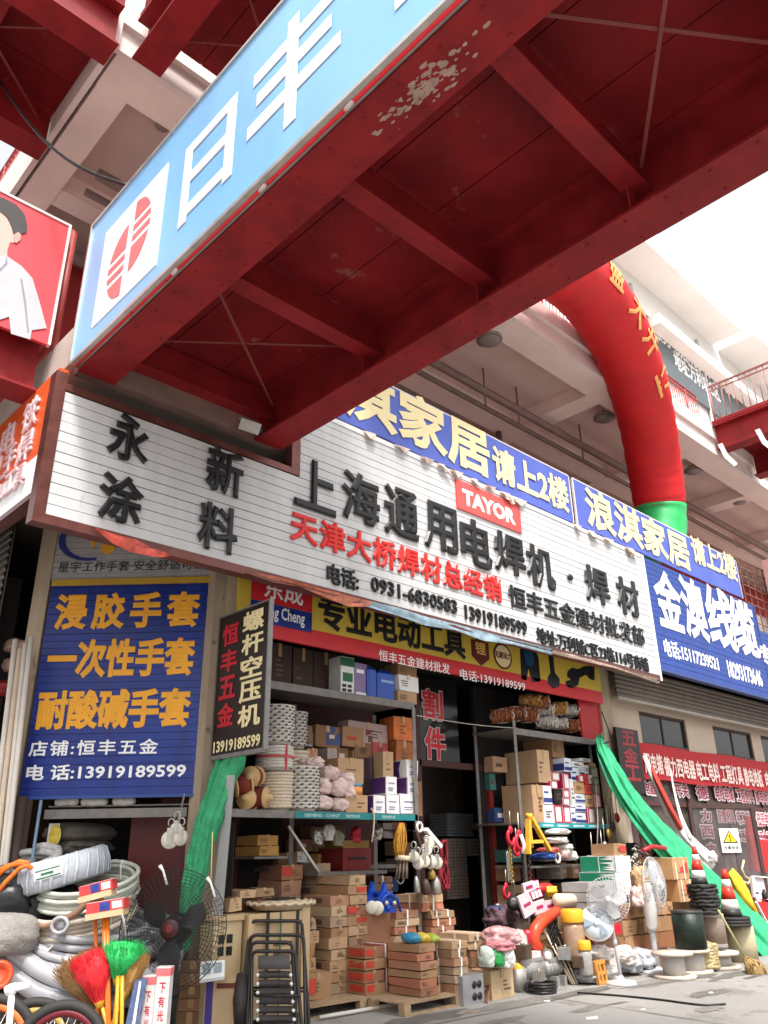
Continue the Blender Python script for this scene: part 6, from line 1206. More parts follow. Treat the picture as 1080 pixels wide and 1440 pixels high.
# ================================================================== black industrial fan
def fan(label, base, head, nrm, R, mat, bladem, pole_r=.022, rings=5, spokes=36, base_r=.22, hubm=None, blades=3, group=None, motor=True, wire=.003, cover=None, ties=0, BL_=.72, WD_=1.0):
    t = thing('fan', label, 'fan', base, group); N = Vector(nrm).normalized(); u = N.cross(Vector((0, 0, 1))).normalized(); v = u.cross(N); v = v if v.z > 0 else -v
    q = MB(); q.lathe([(.02, 0), (base_r, 0), (base_r, .012), (base_r*.92, .035), (.05, .06), (.03, .1)], base, n=28); build(q, 'base', mat, t)
    q = MB(); top = head-N*.16-v*R*.25; q.tube([base+Vector((0, 0, .08)), base.lerp(top, .5), top], [pole_r*1.5, pole_r*1.4, pole_r], 12); q.tube([base.lerp(top, .48), base.lerp(top, .56)], pole_r*2.0, 12); build(q, 'pole', mat, t)
    q = MB(); q.lathe([(.02, -.26), (R*.2, -.25), (R*.26, -.2), (R*.26, -.1), (R*.2, -.07)], head, N, 18); q.bar(head-N*.16, top-v*.06, .06, .08); build(q, 'motor', mat, t)
    g = MB()
    for s, dep in ((1, .07), (-1, .07)):
        for i in range(rings+1):
            f = (i+1.2)/(rings+1.2); rr = R*f; d = s*dep*math.sqrt(max(0, 1-f**3)); g.tube([head+N*d+rr*(math.cos(a)*u+math.sin(a)*v) for a in [k*2*math.pi/40 for k in range(40)]], wire*(2.6 if i == rings and s > 0 else 1), 4, True)
        for k in range(spokes):
            a = 2*math.pi*k/spokes; pts = []
            for f in (.16, .45, .75, .93, 1.0): aa = a+.25*(1-f)*s; pts.append(head+N*(s*dep*math.sqrt(max(0, 1-f**3)))+R*f*(math.cos(aa)*u+math.sin(aa)*v))
            g.tube(pts, wire, 4, caps=False)
    build(g, 'guard', mat, t)
    for k in range(blades):
        q = MB(); a0 = 2*math.pi*k/blades+.5; vs = []
        for i in range(7):
            f = .16+BL_*i/6; wd = WD_*(.30+.42*math.sin(math.pi*min(1, i/6*.8+.1)))
            for j in range(6): aa = a0+wd*(j/5-.4)/max(.6, f*1.3); vs.append(head+R*f*(math.cos(aa)*u+math.sin(aa)*v)+N*(.05*(j/5-.5)))
        n0 = len(vs); vs += [p-N*.004 for p in vs]
        fs = [(i*6+j, i*6+j+1, (i+1)*6+j+1, (i+1)*6+j) for i in range(6) for j in range(5)]; fs += [tuple(n0+x for x in reversed(f)) for f in fs]
        q.add(vs, fs, 0, True); build(q, 'blade', bladem, t)
    q = MB(); q.lathe([(.02, .085), (R*.12, .08), (R*.17, .065), (R*.17, -.05), (.02, -.05)], head, N, 18); build(q, 'hub', hubm or mat, t)
    for k in range(ties):
        a = (2.3, .25, -.3, 1.3)[k]; p = head+R*(math.cos(a)*u+math.sin(a)*v)+N*.03; q = MB(); q.tube([p-u*.05-v*.12, p, p+u*.04+v*.05], [.012, .01, .02], 6); build(q, 'white_tie', WHITE, t)
    return t, N, u, v
P = PD(12.0); hd = P.hit(243, 1306); fb = hd.copy(); fb.z = 0
t, N, u, v = fan('black industrial pedestal fan with a wide wire guard at lower left', fb+Vector((.12, .12, 0)), hd, (-.75, -.64, .05), .52, BLACK, BLACK, .03, 16, 60, .3, None, 3, None, True, .0022, None, 4, .5, .8)
q = MB(); q.lathe([(.02, .1), (.07, .097), (.09, .088), (.09, .083)], hd, N, 20); b_ = build(q, 'badge', M('dark red badge', (.035, .006, .006), .4), t)
q = MB(); q.lathe([(.03, .101), (.04, .101), (.04, .104), (.03, .104)], hd, N, 14); build(q, 'badge_mark', M('red badge mark', (.12, .012, .012), .4), b_)
# ================================================================== brooms, brushes and printed marker posts
OH = M('orange shrink film', (.62, .15, .02), .25, 0, .2, 12); OH2 = M('yellow orange handle', (.7, .36, .03), .3, 0, .15, 12)
def bristles(name, parent, c, A, L, r0, r1, mat, n=260, lr=.0035, curl=.25, seed=1):
    rnd = random.Random(seed); A = A.normalized(); u = A.orthogonal().normalized(); v = A.cross(u); q = MB()
    q.lathe([(r0*.6, 0), (r0*1.0, L*.1), (r1*.86, L*.55), (r1*.84, L*.75), (r1*.6, L*.9), (r1*.2, L*.96)], c, A, 12)
    for i in range(n):
        a = rnd.uniform(0, 6.283); k = math.sqrt(rnd.uniform(.25, 1)); d = u*math.cos(a)+v*math.sin(a); j = Vector((rnd.uniform(-1, 1), rnd.uniform(-1, 1), rnd.uniform(-1, 1)))*curl*r1*.4
        q.tube([c+d*r0*k, c+A*L*.5+d*(r0*.35+r1*.65)*k+j*.4, c+A*L*rnd.uniform(.85, 1.03)*(1-.12*k*k)+d*r1*k+j], [lr, lr, lr*.7], 3, caps=False)
    return build(q, name, mat, parent)
def broom(label, d, foot, neck, head_px, r1, mat, hm, L, n=300, outer=None, lr=.0035):
    """upside-down broom: handle down to the floor, head up"""
    P = PD(d); c = P.hit(*neck); f = P.hit(*foot); A = P.hit(*head_px)-c; dirn = (f-c).normalized(); f2 = c+dirn*((c.z-.02)/max(.05, -dirn.z))
    t = thing('broom', label, 'broom', f2, 'upturned brooms'); q = MB(); q.tube([f2, c+A*.1], .017, 8); build(q, 'handle', hm, t)
    q = MB(); q.lathe([(.03, -.05), (.05, 0), (.055, .05)], c, A, 12); build(q, 'collar', hm, t); bristles('bristles', t, c, A, A.length, .05, r1, mat, n, lr, .3, len(label)); return t
broom('upturned broom with round bright red bristles', 11.4, (150, 1440), (140, 1408), (127, 1334), .2, M('bright red bristles', (.68, .02, .03), .6, 0, .2, 30), OH2, .5, 500)
broom('upturned broom with round bright green bristles', 11.45, (160, 1440), (166, 1376), (177, 1322), .2, M('bright green bristles', (.03, .5, .12), .6, 0, .2, 30), OH2, .5, 500)
broom('brown coir broom behind the red broom', 11.6, (150, 1440), (136, 1418), (114, 1336), .26, M('coir bristles', (.24, .125, .045), .8, 0, .3, 30), OH2, .6, 700)
broom('golden straw broom leaning right of the green broom', 11.5, (158, 1440), (172, 1400), (200, 1336), .1, M('golden straw', (.48, .26, .08), .8, 0, .3, 30), OH2, .6, 420)
for i, (x0, x1, l_) in enumerate(((166, 163, 'yellow orange broom stick beside the green broom, first of two'), (172, 171, 'yellow orange broom stick beside the green broom, nearest the marker posts'))):
    P = PD(11.35); a, b = P.hit(x0, 1372), P.hit(x1, 1445); q = MB(); q.tube([a, b, Vector((b.x, b.y, .02))], .018, 8); tag(build(q, 'stick', OH2), l_, 'stick')
def brush(label, d, hx, hy0, hy1, px0, px1, py, tilt, stick):
    P = PD(d); t = thing('deck_brush', label, 'brush', Vector((P.hit(stick, 1440).x, P.hit(stick, 1440).y, 0)), 'upturned deck brushes')
    a = P.hit(stick, hy1); b = P.hit(stick+6, 1440); q = MB(); q.tube([a, b, Vector((b.x, b.y, .02))], .02, 10); build(q, 'handle', OH, t)
    q = MB(); A, B = P.hit(px0, py), P.hit(px1, py-tilt); q.bar(A, B, .16, .05); build(q, 'brush_block', M('beige brush block', (.6, .42, .25), .5), t)
    q = MB(); q.bar(A+Vector((0, 0, .07)), B+Vector((0, 0, .07)), .15, .085); build(q, 'printed_sleeve', M('red printed sleeve', (.6, .05, .05), .4, 0, .1), t)
    q = MB(); n = P.face; dlt = (B-A); q.bar(A+dlt*.35+Vector((0, 0, .07))+n*.078, A+dlt*.62+Vector((0, 0, .07))+n*.078, .004, .07); build(q, 'blue_print', M('blue sleeve print', (.03, .05, .25), .4, 0, .5, 40), t)
    q = MB(); q.bar(A+dlt*.68+Vector((0, 0, .07))+n*.078, A+dlt*.95+Vector((0, 0, .07))+n*.078, .004, .06); q.bar(A+Vector((0, 0, .115)), B+Vector((0, 0, .115)), .13, .004); build(q, 'white_print', M('white sleeve print', (.75, .6, .58), .4, 0, .3, 40), t)
brush('upturned deck brush with red and blue printed sleeve, the higher one', 11.55, 0, 1255, 1268, 114, 160, 1266, 12, 133); brush('upturned deck brush with dark printed sleeve, the lower one', 11.4, 0, 1280, 1290, 124, 177, 1290, 9, 146)
P = PD(11.4); q = MB(); a, b = P.hit(151, 1290), P.hit(153, 1440); q.tube([a, b, Vector((b.x, b.y, .02))], .02, 10); tag(build(q, 'stick', OH), 'orange film wrapped stick just right of the two deck brushes', 'stick')
# marker posts
def post(label, d, x0, x1, yt, skew, words, mat):
    P = PD(d); l, r, b, t_ = rect(P, x0, yt, x1, 1440); t = thing('marker_post', label, 'marker post', U(P, (l+r)/2, 0), 'white warning marker posts')
    q = MB(); q.obox(U(P, (l+r)/2, t_/2)-P.face*.06, P.u*(r-l)/2, P.face*.06, Vector((0, 0, t_/2))); build(q, 'post', mat, t)
    q = MB(); q.obox(U(P, (l+r)/2, t_-.04)-P.face*.06, P.u*((r-l)/2+.003), P.face*.063, Vector((0, 0, .03))); build(q, 'red_top', M('rose red film', (.62, .1, .12), .5), t)
    if words:
        H = .085; z = t_-.12
        for ch in words:
            if ch != ' ': q = MB(); letter(q, ch, P, l+(r-l)*.3, l+(r-l)*.75, z-H, z, .002, .02, lift=.001); build(q, 'lettering', M('red marker print', (.55, .02, .05), .5), t)
            z -= H*1.25
            if z < .1: break
post('white warning marker post with red writing, right one of the pair', 11.55, 217, 237, 1360, 0, '下有光缆 严禁开挖', M('white marker', (.74, .7, .69), .5)); post('white warning marker post with red writing, left one of the pair', 11.5, 199, 216, 1372, 0, '下有光缆 严禁开挖', M('white marker', (.74, .7, .69), .5))
P = PD(11.35); l, r, b, t_ = rect(P, 182, 1378, 198, 1440); t = thing('marker_post', 'dark blue and white reflective post leaning left of the white markers', 'marker post', U(P, l, 0))
q = MB(); q.prism([U(P, l-.06, 0), U(P, r-.04, 0), P.hit(206, 1376), P.hit(190, 1378)], -P.face*.05); build(q, 'post', M('slate blue film', (.1, .14, .26), .25, 0, .4, 8), t)
q = MB(); q.prism([U(P, l+.02, .02, .003), U(P, l+.05, .02, .003), P.hit(199, 1380)+P.face*.003, P.hit(196, 1380)+P.face*.003], P.face*.004); build(q, 'white_line', WHITE, t)
# ================================================================== hoses at lower left
def coil(label, d, px, py, R, r, turns, H, mat, tilt=(0, 0, 1), n=8, layers=1, ties=2, tiem=None, seed=0, group='hose coils at lower left', sq=1.0):
    rnd = random.Random(seed); c = PD(d).hit(px, py); A = Vector(tilt).normalized(); u = A.orthogonal().normalized(); v = A.cross(u); t = thing('hose_coil', label, 'hose coil', c-Vector((0, 0, H/2+r)), group)
    q = MB(); pts = []; N = 28; tot = turns*layers*N
    for i in range(tot+1):
        a = 2*math.pi*i/N; lay = int(i/(turns*N)); f = (i/(turns*N)) % 1; f = f if lay % 2 == 0 else 1-f
        k = R-lay*r*1.9+rnd.uniform(-.006, .006)+.02*math.sin(a*.37); pts.append(c+u*k*math.cos(a)+v*k*math.sin(a)*sq+A*(H*(f-.5)))
    q.tube(pts, r, n); build(q, 'hose', mat, t)
    for k in range(ties):
        a = -2.2+k*1.7; p0 = c+(u*math.cos(a)+v*math.sin(a))*(R-layers*r*.9); d0 = (u*math.cos(a)+v*math.sin(a)); q = MB(); q.tube([p0+d0*(r*1.25*layers)*math.cos(b)+A*(H/2+r*1.3)*math.sin(b) for b in [j*math.pi/8 for j in range(16)]], .011, 5, True); build(q, 'tie_strap', tiem or WSTR, t)
    return t, c
HG = M('grey clear hose', (.36, .36, .385), .16, 0, .12, 3, spec=.6); HG2 = M('dark grey hose', (.25, .25, .275), .18, 0, .15, 3, spec=.6); HP = M('pale greenish hose', (.5, .52, .45), .3, 0, .1, 4); HB = M('beige hose', (.48, .42, .34), .35, 0, .12, 4)
def loop(label, d, front, r, mat, ties=()):
    """one thick hose loop: the near arc through photo points, the far arc closing behind it"""
    P = PD(d); f = [P.hit(*p) for p in front]; mid = (f[0]+f[-1])/2; back = [p-P.face*1.15+Vector((0, 0, .22)) for p in (f[-1], mid, f[0])]
    pts = f+[(f[-1]+back[0])/2+P.u*.18]+back+[(f[0]+back[-1])/2-P.u*.18]; n = len(pts); o = []
    for k in range(n):
        a, b, c, e = pts[k-1], pts[k], pts[(k+1) % n], pts[(k+2) % n]
        for t in (0, .2, .4, .6, .8): o.append(.5*((2*b)+(c-a)*t+(2*a-5*b+4*c-e)*t*t+(3*b-a-3*c+e)*t**3))
    t = thing('hose_coil', label, 'hose coil', mid-Vector((0, 0, .1)), 'hose coils at lower left'); q = MB(); q.tube(o, r, 12, True); build(q, 'hose', mat, t)
    for px, py in ties: c = P.hit(px, py); q = MB(); q.tube([c+P.u*(.02*k)+Vector((0, 0, r*1.15*math.sin(a)))+P.face*(r*1.15*math.cos(a)) for k, a in enumerate([j_*math.pi/6 for j_ in range(-3, 5)])], .012, 5); build(q, 'tie_strap', WSTR, t)
    return t
loop('thick grey hose loop lowest at the left above the spoked wheels', 11.75, ((4, 1352), (22, 1374), (55, 1396), (100, 1408), (150, 1408), (185, 1400)), .078, HG2)
loop('thick pale grey hose loop second from the ground', 11.8, ((14, 1330), (38, 1352), (72, 1372), (112, 1386), (155, 1388), (190, 1380)), .082, HG)
loop('thick grey hose loop third from the ground under the thin glossy hoses', 11.95, ((26, 1318), (52, 1335), (88, 1350), (125, 1358), (165, 1356), (192, 1346)), .06, HG, ((60, 1340),))
coil('grey glossy hose coil with a white tie above the thick hoses', 12.65, 118, 1331, .6, .034, 3, .2, HG, (.02, -.3, 1), 8, 1, 2, seed=3)
coil('grey glossy hose coil under the beige hoses', 12.65, 128, 1308, .54, .036, 3, .22, HG, (-.05, -.25, 1), 8, 1, 1, seed=4)
coil('beige hose coil under the deck brush heads', 12.6, 112, 1276, .52, .03, 4, .2, HB, (-.25, -.25, 1), 8, 1, 1, seed=5)
coil('pale greenish hose coil fanned under the wrapped roll', 12.6, 124, 1247, .47, .022, 6, .2, HP, (-.22, -.2, 1), 8, 1, 2, seed=6)
c = PD(12.6).hit(80, 1226); A = Vector((-.24, .1, 1)).normalized(); t = thing('wrapped_roll', 'big film wrapped hose roll with green labels on top of the hose pile', 'hose roll', c-Vector((0, 0, .2)))
q = MB(); q.lathe([(.2, -.13), (.46, -.14), (.5, -.11), (.515, 0), (.5, .11), (.46, .14), (.2, .13), (.19, 0)], c, A, 40); build(q, 'film_roll', M('bluish wrap film', (.42, .45, .5), .2, 0, .16, 5, .35, fine=12), t)
u_ = A.cross(Vector((.7, .72, 0))).normalized(); v_ = A.cross(u_)
for k in range(3):
    q = MB()
    for w_ in range(9):
        an = (k*9+w_)*6.283/27+random.uniform(-.05, .05); dr = u_*math.cos(an)+v_*math.sin(an); q.tube([c+dr*(r_+.004)+A*h+(u_*-math.sin(an)+v_*math.cos(an))*h*.25 for r_, h in ((.46, -.142), (.502, -.11), (.517, 0), (.502, .11), (.46, .142), (.22, .135))], [.012, .016, .018, .016, .012, .01], 5, flat=.3)
    build(q, 'film_wrap', M('wrap film edge', (.5, .53, .58), .15, 0, .2, 8), t)
def onroll(q, a0, a1, h0, h1, R, n=8):
    vs = [c+A*h+R*(math.cos(a)*(-v_ if (v_.dot(CAM-c) < 0) else v_)+math.sin(a)*u_) for h in (h0, h1) for a in [a0+(a1-a0)*i/n for i in range(n+1)]]
    q.add(vs, [(i, i+1, n+2+i, n+1+i) for i in range(n)], 0, True)
q = MB(); onroll(q, -.45, .05, -.03, .07, .522); lb = build(q, 'label', M('white label', (.66, .7, .7), .4), t)
q = MB(); onroll(q, -.42, .02, -.02, -.008, .526); onroll(q, -.42, .02, .05, .06, .526); onroll(q, -.3, -.08, .01, .03, .526); build(q, 'green_print', M('green print', (.02, .12, .05), .5), lb)
q = MB(); onroll(q, .62, .95, 0, .08, .521); build(q, 'label', M('green label', (.05, .22, .12), .4), t)
t = coil('white net wrapped roll at the very top left of the hose pile', 12.9, 28, 1217, .38, .04, 3, .16, M('whitish netting', (.5, .49, .48), .5, 0, .3, 12, .5), (-.25, -.2, 1), 8, 1, 0, seed=8)
for i, (a, b, m_, l_) in enumerate((((-8, 1236), (40, 1214), OH, 'orange cord strand crossing the hoses, upper'), ((-8, 1228), (45, 1221), OH, 'orange cord strand crossing the hoses, middle'), ((-8, 1262), (42, 1216), OH, 'orange cord strand crossing the hoses, steepest'))):
    P = PD(11.8); p, r_ = P.hit(*a), P.hit(*b); q = MB(); q.tube([p, p.lerp(r_, .3)+Vector((0, 0, .05)), p.lerp(r_, .7)+Vector((0, 0, .06)), r_], .022, 7); tag(build(q, 'cord', M('orange cord', (.7, .16, .02), .45)), l_, 'cord')
q = MB(); P = PD(11.85); pts = [P.hit(*x) for x in ((34, 1299), (60, 1302), (80, 1297), (105, 1285), (128, 1266), (145, 1262))]; pts, _ = smooth(pts, [1]*6, 4); q.tube(pts, .032, 10); tag(build(q, 'hose', M('brown hose', (.26, .15, .09), .3, 0, .15, 5)), 'single brown hose bending across the grey hose pile', 'hose')
q = MB(); P = PD(11.7); c = P.hit(84, 1301); q.tube([c+P.u*.075*math.cos(a)+Vector((0, 0, .065*math.sin(a))) for a in [k*math.pi/8 for k in range(16)]], .018, 7, True); q.tube([c-P.face*.02, c-P.face*.5], .05, 12); tag(build(q, 'hose_end', HG), 'open round end of a clear hose in the middle of the pile', 'hose')
bag('rolled grey mesh sack at the left edge beside the hoses', PD(11.7).hit(4, 1317), (.33, .3, .2), M('grey mesh sack', (.25, .235, .22), .8, 0, .15, 20, .6, fine=45), .05, 24, 'mesh_sack', 'sack')
bag('black plastic sack under the orange cords at the left edge', PD(12.2).hit(10, 1262), (.3, .3, .3), M('black sack film', (.014, .014, .016), .35, 0, .3, 5, .4), .1, 20, 'black_sack', 'sack')
bag('black plastic sack filling the gap under the wrapped roll', PD(12.6).hit(55, 1280), (.42, .3, .28), M('black sack film', (.014, .014, .016), .35), .1, 20, 'black_sack', 'sack')
q = MB(); P = PD(12.9); l, r, b, t_ = rect(P, -30, 1330, 170, 1440); q.obox(U(P, (l+r)/2, .2)-P.face*.2, P.u*(r-l)/2, P.face*.3, Vector((0, 0, .2))); tag(build(q, 'low_table', DKBR), 'low dark platform carrying the hose pile', 'platform')
# bicycle type wheels
RB_ = M('black rubber', (.025, .023, .022), .7, 0, .2, 9)
def wheel(label, d, px, py, R, rimm, nrm=(-.55, -.8, .12), seed=0):
    c = PD(d).hit(px, py); c.z = max(c.z, R+.01); A = Vector(nrm).normalized(); u = A.orthogonal().normalized(); v = A.cross(u); t = thing('cart_wheel', label, 'wheel', c-Vector((0, 0, R)), 'spoked cart wheels')
    ring = lambda r_, o_=0: [c+A*o_+r_*(u*math.cos(a)+v*math.sin(a)) for a in [k*2*math.pi/40 for k in range(40)]]
    q = MB(); q.tube(ring(R-.032), .034, 10, True); build(q, 'tyre', RB_, t); q = MB(); q.tube(ring(R-.078), .018, 8, True, flat=1.6); build(q, 'rim', rimm, t)
    q = MB(); q.lathe([(.012, -.07), (.03, -.06), (.03, .06), (.012, .07)], c, A, 12); build(q, 'hub', ZN, t); q = MB()
    for k in range(28): a = 2*math.pi*k/28; b = a+(.5 if k % 2 else -.5); q.tube([c+A*(.05 if k % 4 < 2 else -.05)+.03*(u*math.cos(b)+v*math.sin(b)), c+(R-.09)*(u*math.cos(a)+v*math.sin(a))], .004, 4)
    build(q, 'spokes', ALU, t)
wheel('spoked wheel with deep red rim standing in front of the hoses', 9.2, 82, 1484, .33, M('deep red rim', (.12, .008, .015), .35, .2)); wheel('spoked wheel with yellowish rim half behind the red rimmed wheel', 9.45, 42, 1478, .33, M('yellow rim', (.55, .36, .1), .35)); wheel('spoked wheel with orange rim at the left frame edge', 9.3, -18, 1474, .33, M('orange rim', (.6, .14, .03), .35))
t = thing('standpipe', 'white plastic standpipe with a T handle at the lower left', 'standpipe', PD(8.7).hit(20, 1440)*1); P = PD(8.7)
q = MB(); a, b = P.hit(17, 1390), P.hit(13, 1442); q.tube([a, b, Vector((b.x, b.y, .0))], .022, 8); build(q, 'pipe', WHITE, t); q = MB(); q.tube([P.hit(9, 1394), P.hit(18, 1389), P.hit(43, 1385)], [.034, .027, .019], 8); q.tube([P.hit(17, 1383), P.hit(17, 1398)], .027, 8); build(q, 'handle', WHITE, t)
q = MB(); c = PD(11.2).hit(-2, 1371); q.lathe([(.05, -.2), (.11, -.05), (.12, 0), (.09, .01), (.07, -.03), (.02, -.04)], c, (-.4, -.85, .3), 20); tag(build(q, 'funnel', M('orange plastic', (.5, .06, .015), .35)), 'orange plastic funnel at the left edge by the wheels', 'funnel')
# pipes leaning at the far left and rolls behind
for i, (x0, y0, x1, y1, w_, c_, l_) in enumerate(((44, 896, 8, 1210, 7, 0, 'white plastic pipe leaning at left, nearest the blue shutter'), (36, 905, 3, 1215, 7, 0, 'white plastic pipe leaning at left, second from the shutter'), (29, 912, -5, 1200, 8, 1, 'cream plastic pipe leaning at left, third from the shutter'), (22, 900, -12, 1190, 8, 0, 'white plastic pipe leaning at left, fourth from the shutter'), (32, 1010, 10, 1205, 6, 1, 'shorter cream pipe leaning at left in front of the white ones'), (24, 1040, 0, 1200, 9, 0, 'short wide white pipe at the left edge'))):
    P = PD(12.9+.06*i); a, b = P.hit(x0, y0), P.hit(x1, y1); R0 = w_/2/FPX*9.2; dirn = (b-a).normalized(); b2 = a+dirn*(a.z/-dirn.z); q = MB(); q.tube([a, b2], R0, 10); tag(build(q, 'plastic_pipe', M('white pipe plastic', (.62, .57, .5), .35, 0, .08, 3) if not c_ else M('cream pipe plastic', (.58, .46, .34), .35, 0, .1, 3)), l_, 'pipe')
q = MB(); a, b = PD(13.3).hit(30, 1120), PD(13.3).hit(26, 1205); q.tube([a, Vector((b.x, b.y, 0))], .07, 12); tag(build(q, 'dark_pipe', M('dark brown pipe', (.08, .055, .045), .5)), 'thick dark pipe standing just inside the corner doorway', 'pipe')
q = MB(); a, b = PD(13.2).hit(58, 1125), PD(13.2).hit(45, 1200); q.tube([a, Vector((b.x, b.y, 0))], .018, 8); tag(build(q, 'blue_pipe', M('steel blue pipe', (.16, .24, .33), .4)), 'thin steel blue pipe standing inside the corner doorway', 'pipe')
for i, (px, py, l_) in enumerate(((6, 915, 'pinkish cloth roll at the left edge, top of the heap behind the pipes'), (20, 918, 'pinkish cloth roll next to the top one behind the pipes'), (5, 942, 'pinkish cloth roll in the lower row at the left edge'))):
    bag(l_, PD(14.2).hit(px, py), (.14, .5, .11), M('pinkish patterned cloth', (.48, .3, .24), .8, 0, .4, 14, .4), .06, 16, 'cloth_roll', 'cloth roll')
bag('dark red and green sacks heap at the left edge behind the pipes', PD(14.3).hit(2, 975), (.35, .5, .13), M('red sack', (.3, .02, .03), .6, 0, .3, 5), .1, 18, 'sack', 'sack')
q = MB(); l, r, b, t_ = rect(PD(14.25), -30, 985, 40, 1210); q.obox(U(PD(14.25), (l+r)/2, t_/2)+Vector((.35, .35, 0)), PD(0).u*(r-l)/2, Vector((.2, .2, 0)), Vector((0, 0, t_/2-.02))); tag(build(q, 'crate', M('dim wooden crate', (.12, .07, .045), .8)), 'dim tall wooden crate under the pinkish cloth rolls', 'crate')
# things dimly seen inside the corner doorway
l, r, b, t_ = rect(PD(14.0), 85, 1162, 150, 1180)
bag('dim grey rolled sheet on a shelf inside the corner doorway', PD(14.2).hit(112, 1172), (.42, .3, .12), M('dim grey sheet', (.12, .1, .085), .7, 0, .25, 6), .06, 18, 'sheet_roll', 'roll')
bag('dim mixed bundle below the grey rolled sheet', PD(14.2).hit(112, 1192), (.4, .3, .1), M('dim speckled cloth', (.1, .085, .07), .7, 0, .6, 20), .12, 18, 'bundle', 'bundle')
t = thing('poster', 'small yellow and blue printed card standing inside the corner doorway', 'card', PD(13.6).hit(74, 1200)); P = PD(13.6)
l, r, b, t_ = rect(P, 67, 1158, 82, 1199); q = MB(); panel(q, P, l, r, b, t_, .01); build(q, 'card', WBOX, t); q = MB(); disc(q, P, (l+r)/2+.02, t_-.13, .07, .12, .003, .011); build(q, 'yellow_print', M('yellow film packet', (.6, .35, .06), .4), t); q = MB(); panel(q, P, l, r, b, b+.09, .003, .011); build(q, 'blue_print', M('ink blue print', (.02, .025, .1), .4), t)
# ================================================================== goods on the street at right
WF = M('white fan plastic', (.5, .5, .51), .35, 0, .08, 4); PCL = M('translucent blade', (.5, .54, .58), .2, 0, .06, 4)
def gp(px, py): p = gnd(px, py, 0); p.z = 0; return p
b1 = gp(874, 1384); h1 = PY(b1.y).hit(855, 1265); fan('white pedestal fan facing the street corner, left of the two', b1, h1, (-.86, -.5, .06), .28, WF, WF, .016, 5, 40, .2, None, 5, 'white pedestal fans', True, .0028)
b2 = gp(926, 1368); h2 = PY(b2.y).hit(920, 1243); fan('white pedestal fan seen side on before the brown cartons', b2, h2, (.1, -1, .05), .37, WF, PCL, .03, 5, 44, .24, None, 5, 'white pedestal fans', True, .003)
q = MB(); p0 = b2+Vector((0, .0, .55)); q.lathe([(.05, 0), (.085, .05), (.095, .25), (.08, .5), (.05, .62)], p0, n=14); tag(build(q, 'plastic_wrap', M('clear crinkled film', (.7, .7, .68), .15, 0, .1, 9, .5, alpha=.55)), 'clear plastic film wrapped round the pole of the side on fan', 'plastic film')
q = MB(); c = PY(6.85).hit(901, 1240)
bag('orange printed packaging film hanging behind the side on fan', c, (.17, .1, .22), M('orange printed film', (.5, .32, .18), .3, 0, .5, 14, .4), .2, 18, 'packaging_film', 'film')
bag('white and red printed packaging film below the orange one', PY(6.85).hit(897, 1262), (.12, .1, .17), M('white red film', (.6, .45, .42), .3, 0, .5, 18, .4), .2, 18, 'packaging_film', 'film')
# loose fan head in clear film
c = PY(6.75).hit(839, 1298); N = Vector((-.8, -.55, .25)).normalized(); t = thing('loose_fan', 'loose fan head wrapped in clear film lying among the jars', 'fan head', c-Vector((0, 0, .2)))
q = MB(); q.lathe([(.02, .06), (.1, .058), (.2, .03), (.215, 0), (.2, -.03), (.02, -.05)], c, N, 28); build(q, 'shell', M('clear blue film', (.5, .56, .62), .12, 0, .15, 7, .3), t)
q = MB(); q.lathe([(.02, .09), (.04, .088), (.05, .06), (.05, .05)], c, N, 16); build(q, 'hub', M('pale blue hub', (.6, .68, .74), .3), t)
q = MB(); u = N.orthogonal().normalized(); v = N.cross(u)
for k in range(3):
    a = k*2.1; q.prism([c+N*.064+(u*math.cos(a+x)+v*math.sin(a+x))*r_ for x, r_ in ((-.3, .06), (-.55, .17), (.1, .185), (.3, .06))], N*.004)
build(q, 'blade', M('slate blue blade', (.24, .29, .36), .25), t)
q = MB(); q.lathe([(.205, -.012), (.225, -.01), (.225, .012), (.205, .014)], c, N, 28); build(q, 'rim', M('clear rim', (.62, .66, .7), .15), t)
# yellow lidded jars
YL = M('yellow lid plastic', (.75, .38, .02), .35, 0, .06, 5); JAR = M('hazy jar', (.33, .215, .14), .25, 0, .2, 7, .2)
def jar(label, px0, px1, yl0, yl1, yb, Y, body=JAR):
    l, r, b, t_ = rect(PY(Y), px0, yl0, px1, yl1); cx = (l+r)/2; R = (px1-px0)/2/FPX*(Vector((cx, Y, b))-CAM).dot(CF); z0 = PY(Y).hit((px0+px1)/2, yb).z; z0 = max(0.005, z0)
    tt = thing('jar', label, 'jar', (cx, Y, z0)); q = MB(); q.lathe([(R*.85, 0), (R*.95, .02), (R*.95, (b-z0)*.85), (R*.8, b-z0)], (cx, Y, z0), n=22); build(q, 'body', body, tt)
    q = MB(); q.lathe([(R*.98, b-z0+.002), (R, b-z0+.01), (R*.98, t_-z0-.03), (R*.85, t_-z0), (R*.02, t_-z0)], (cx, Y, z0), n=26); build(q, 'lid', YL, tt)
jar('big hazy jar with a yellow screw lid beside the orange pipe bend', 788, 820, 1278, 1297, 1352, 7.0); jar('smaller hazy jar with a yellow lid below the clear fan head', 811, 831, 1322, 1336, 1372, 6.85, M('grey hazy jar', (.33, .31, .29), .3, 0, .2, 7))
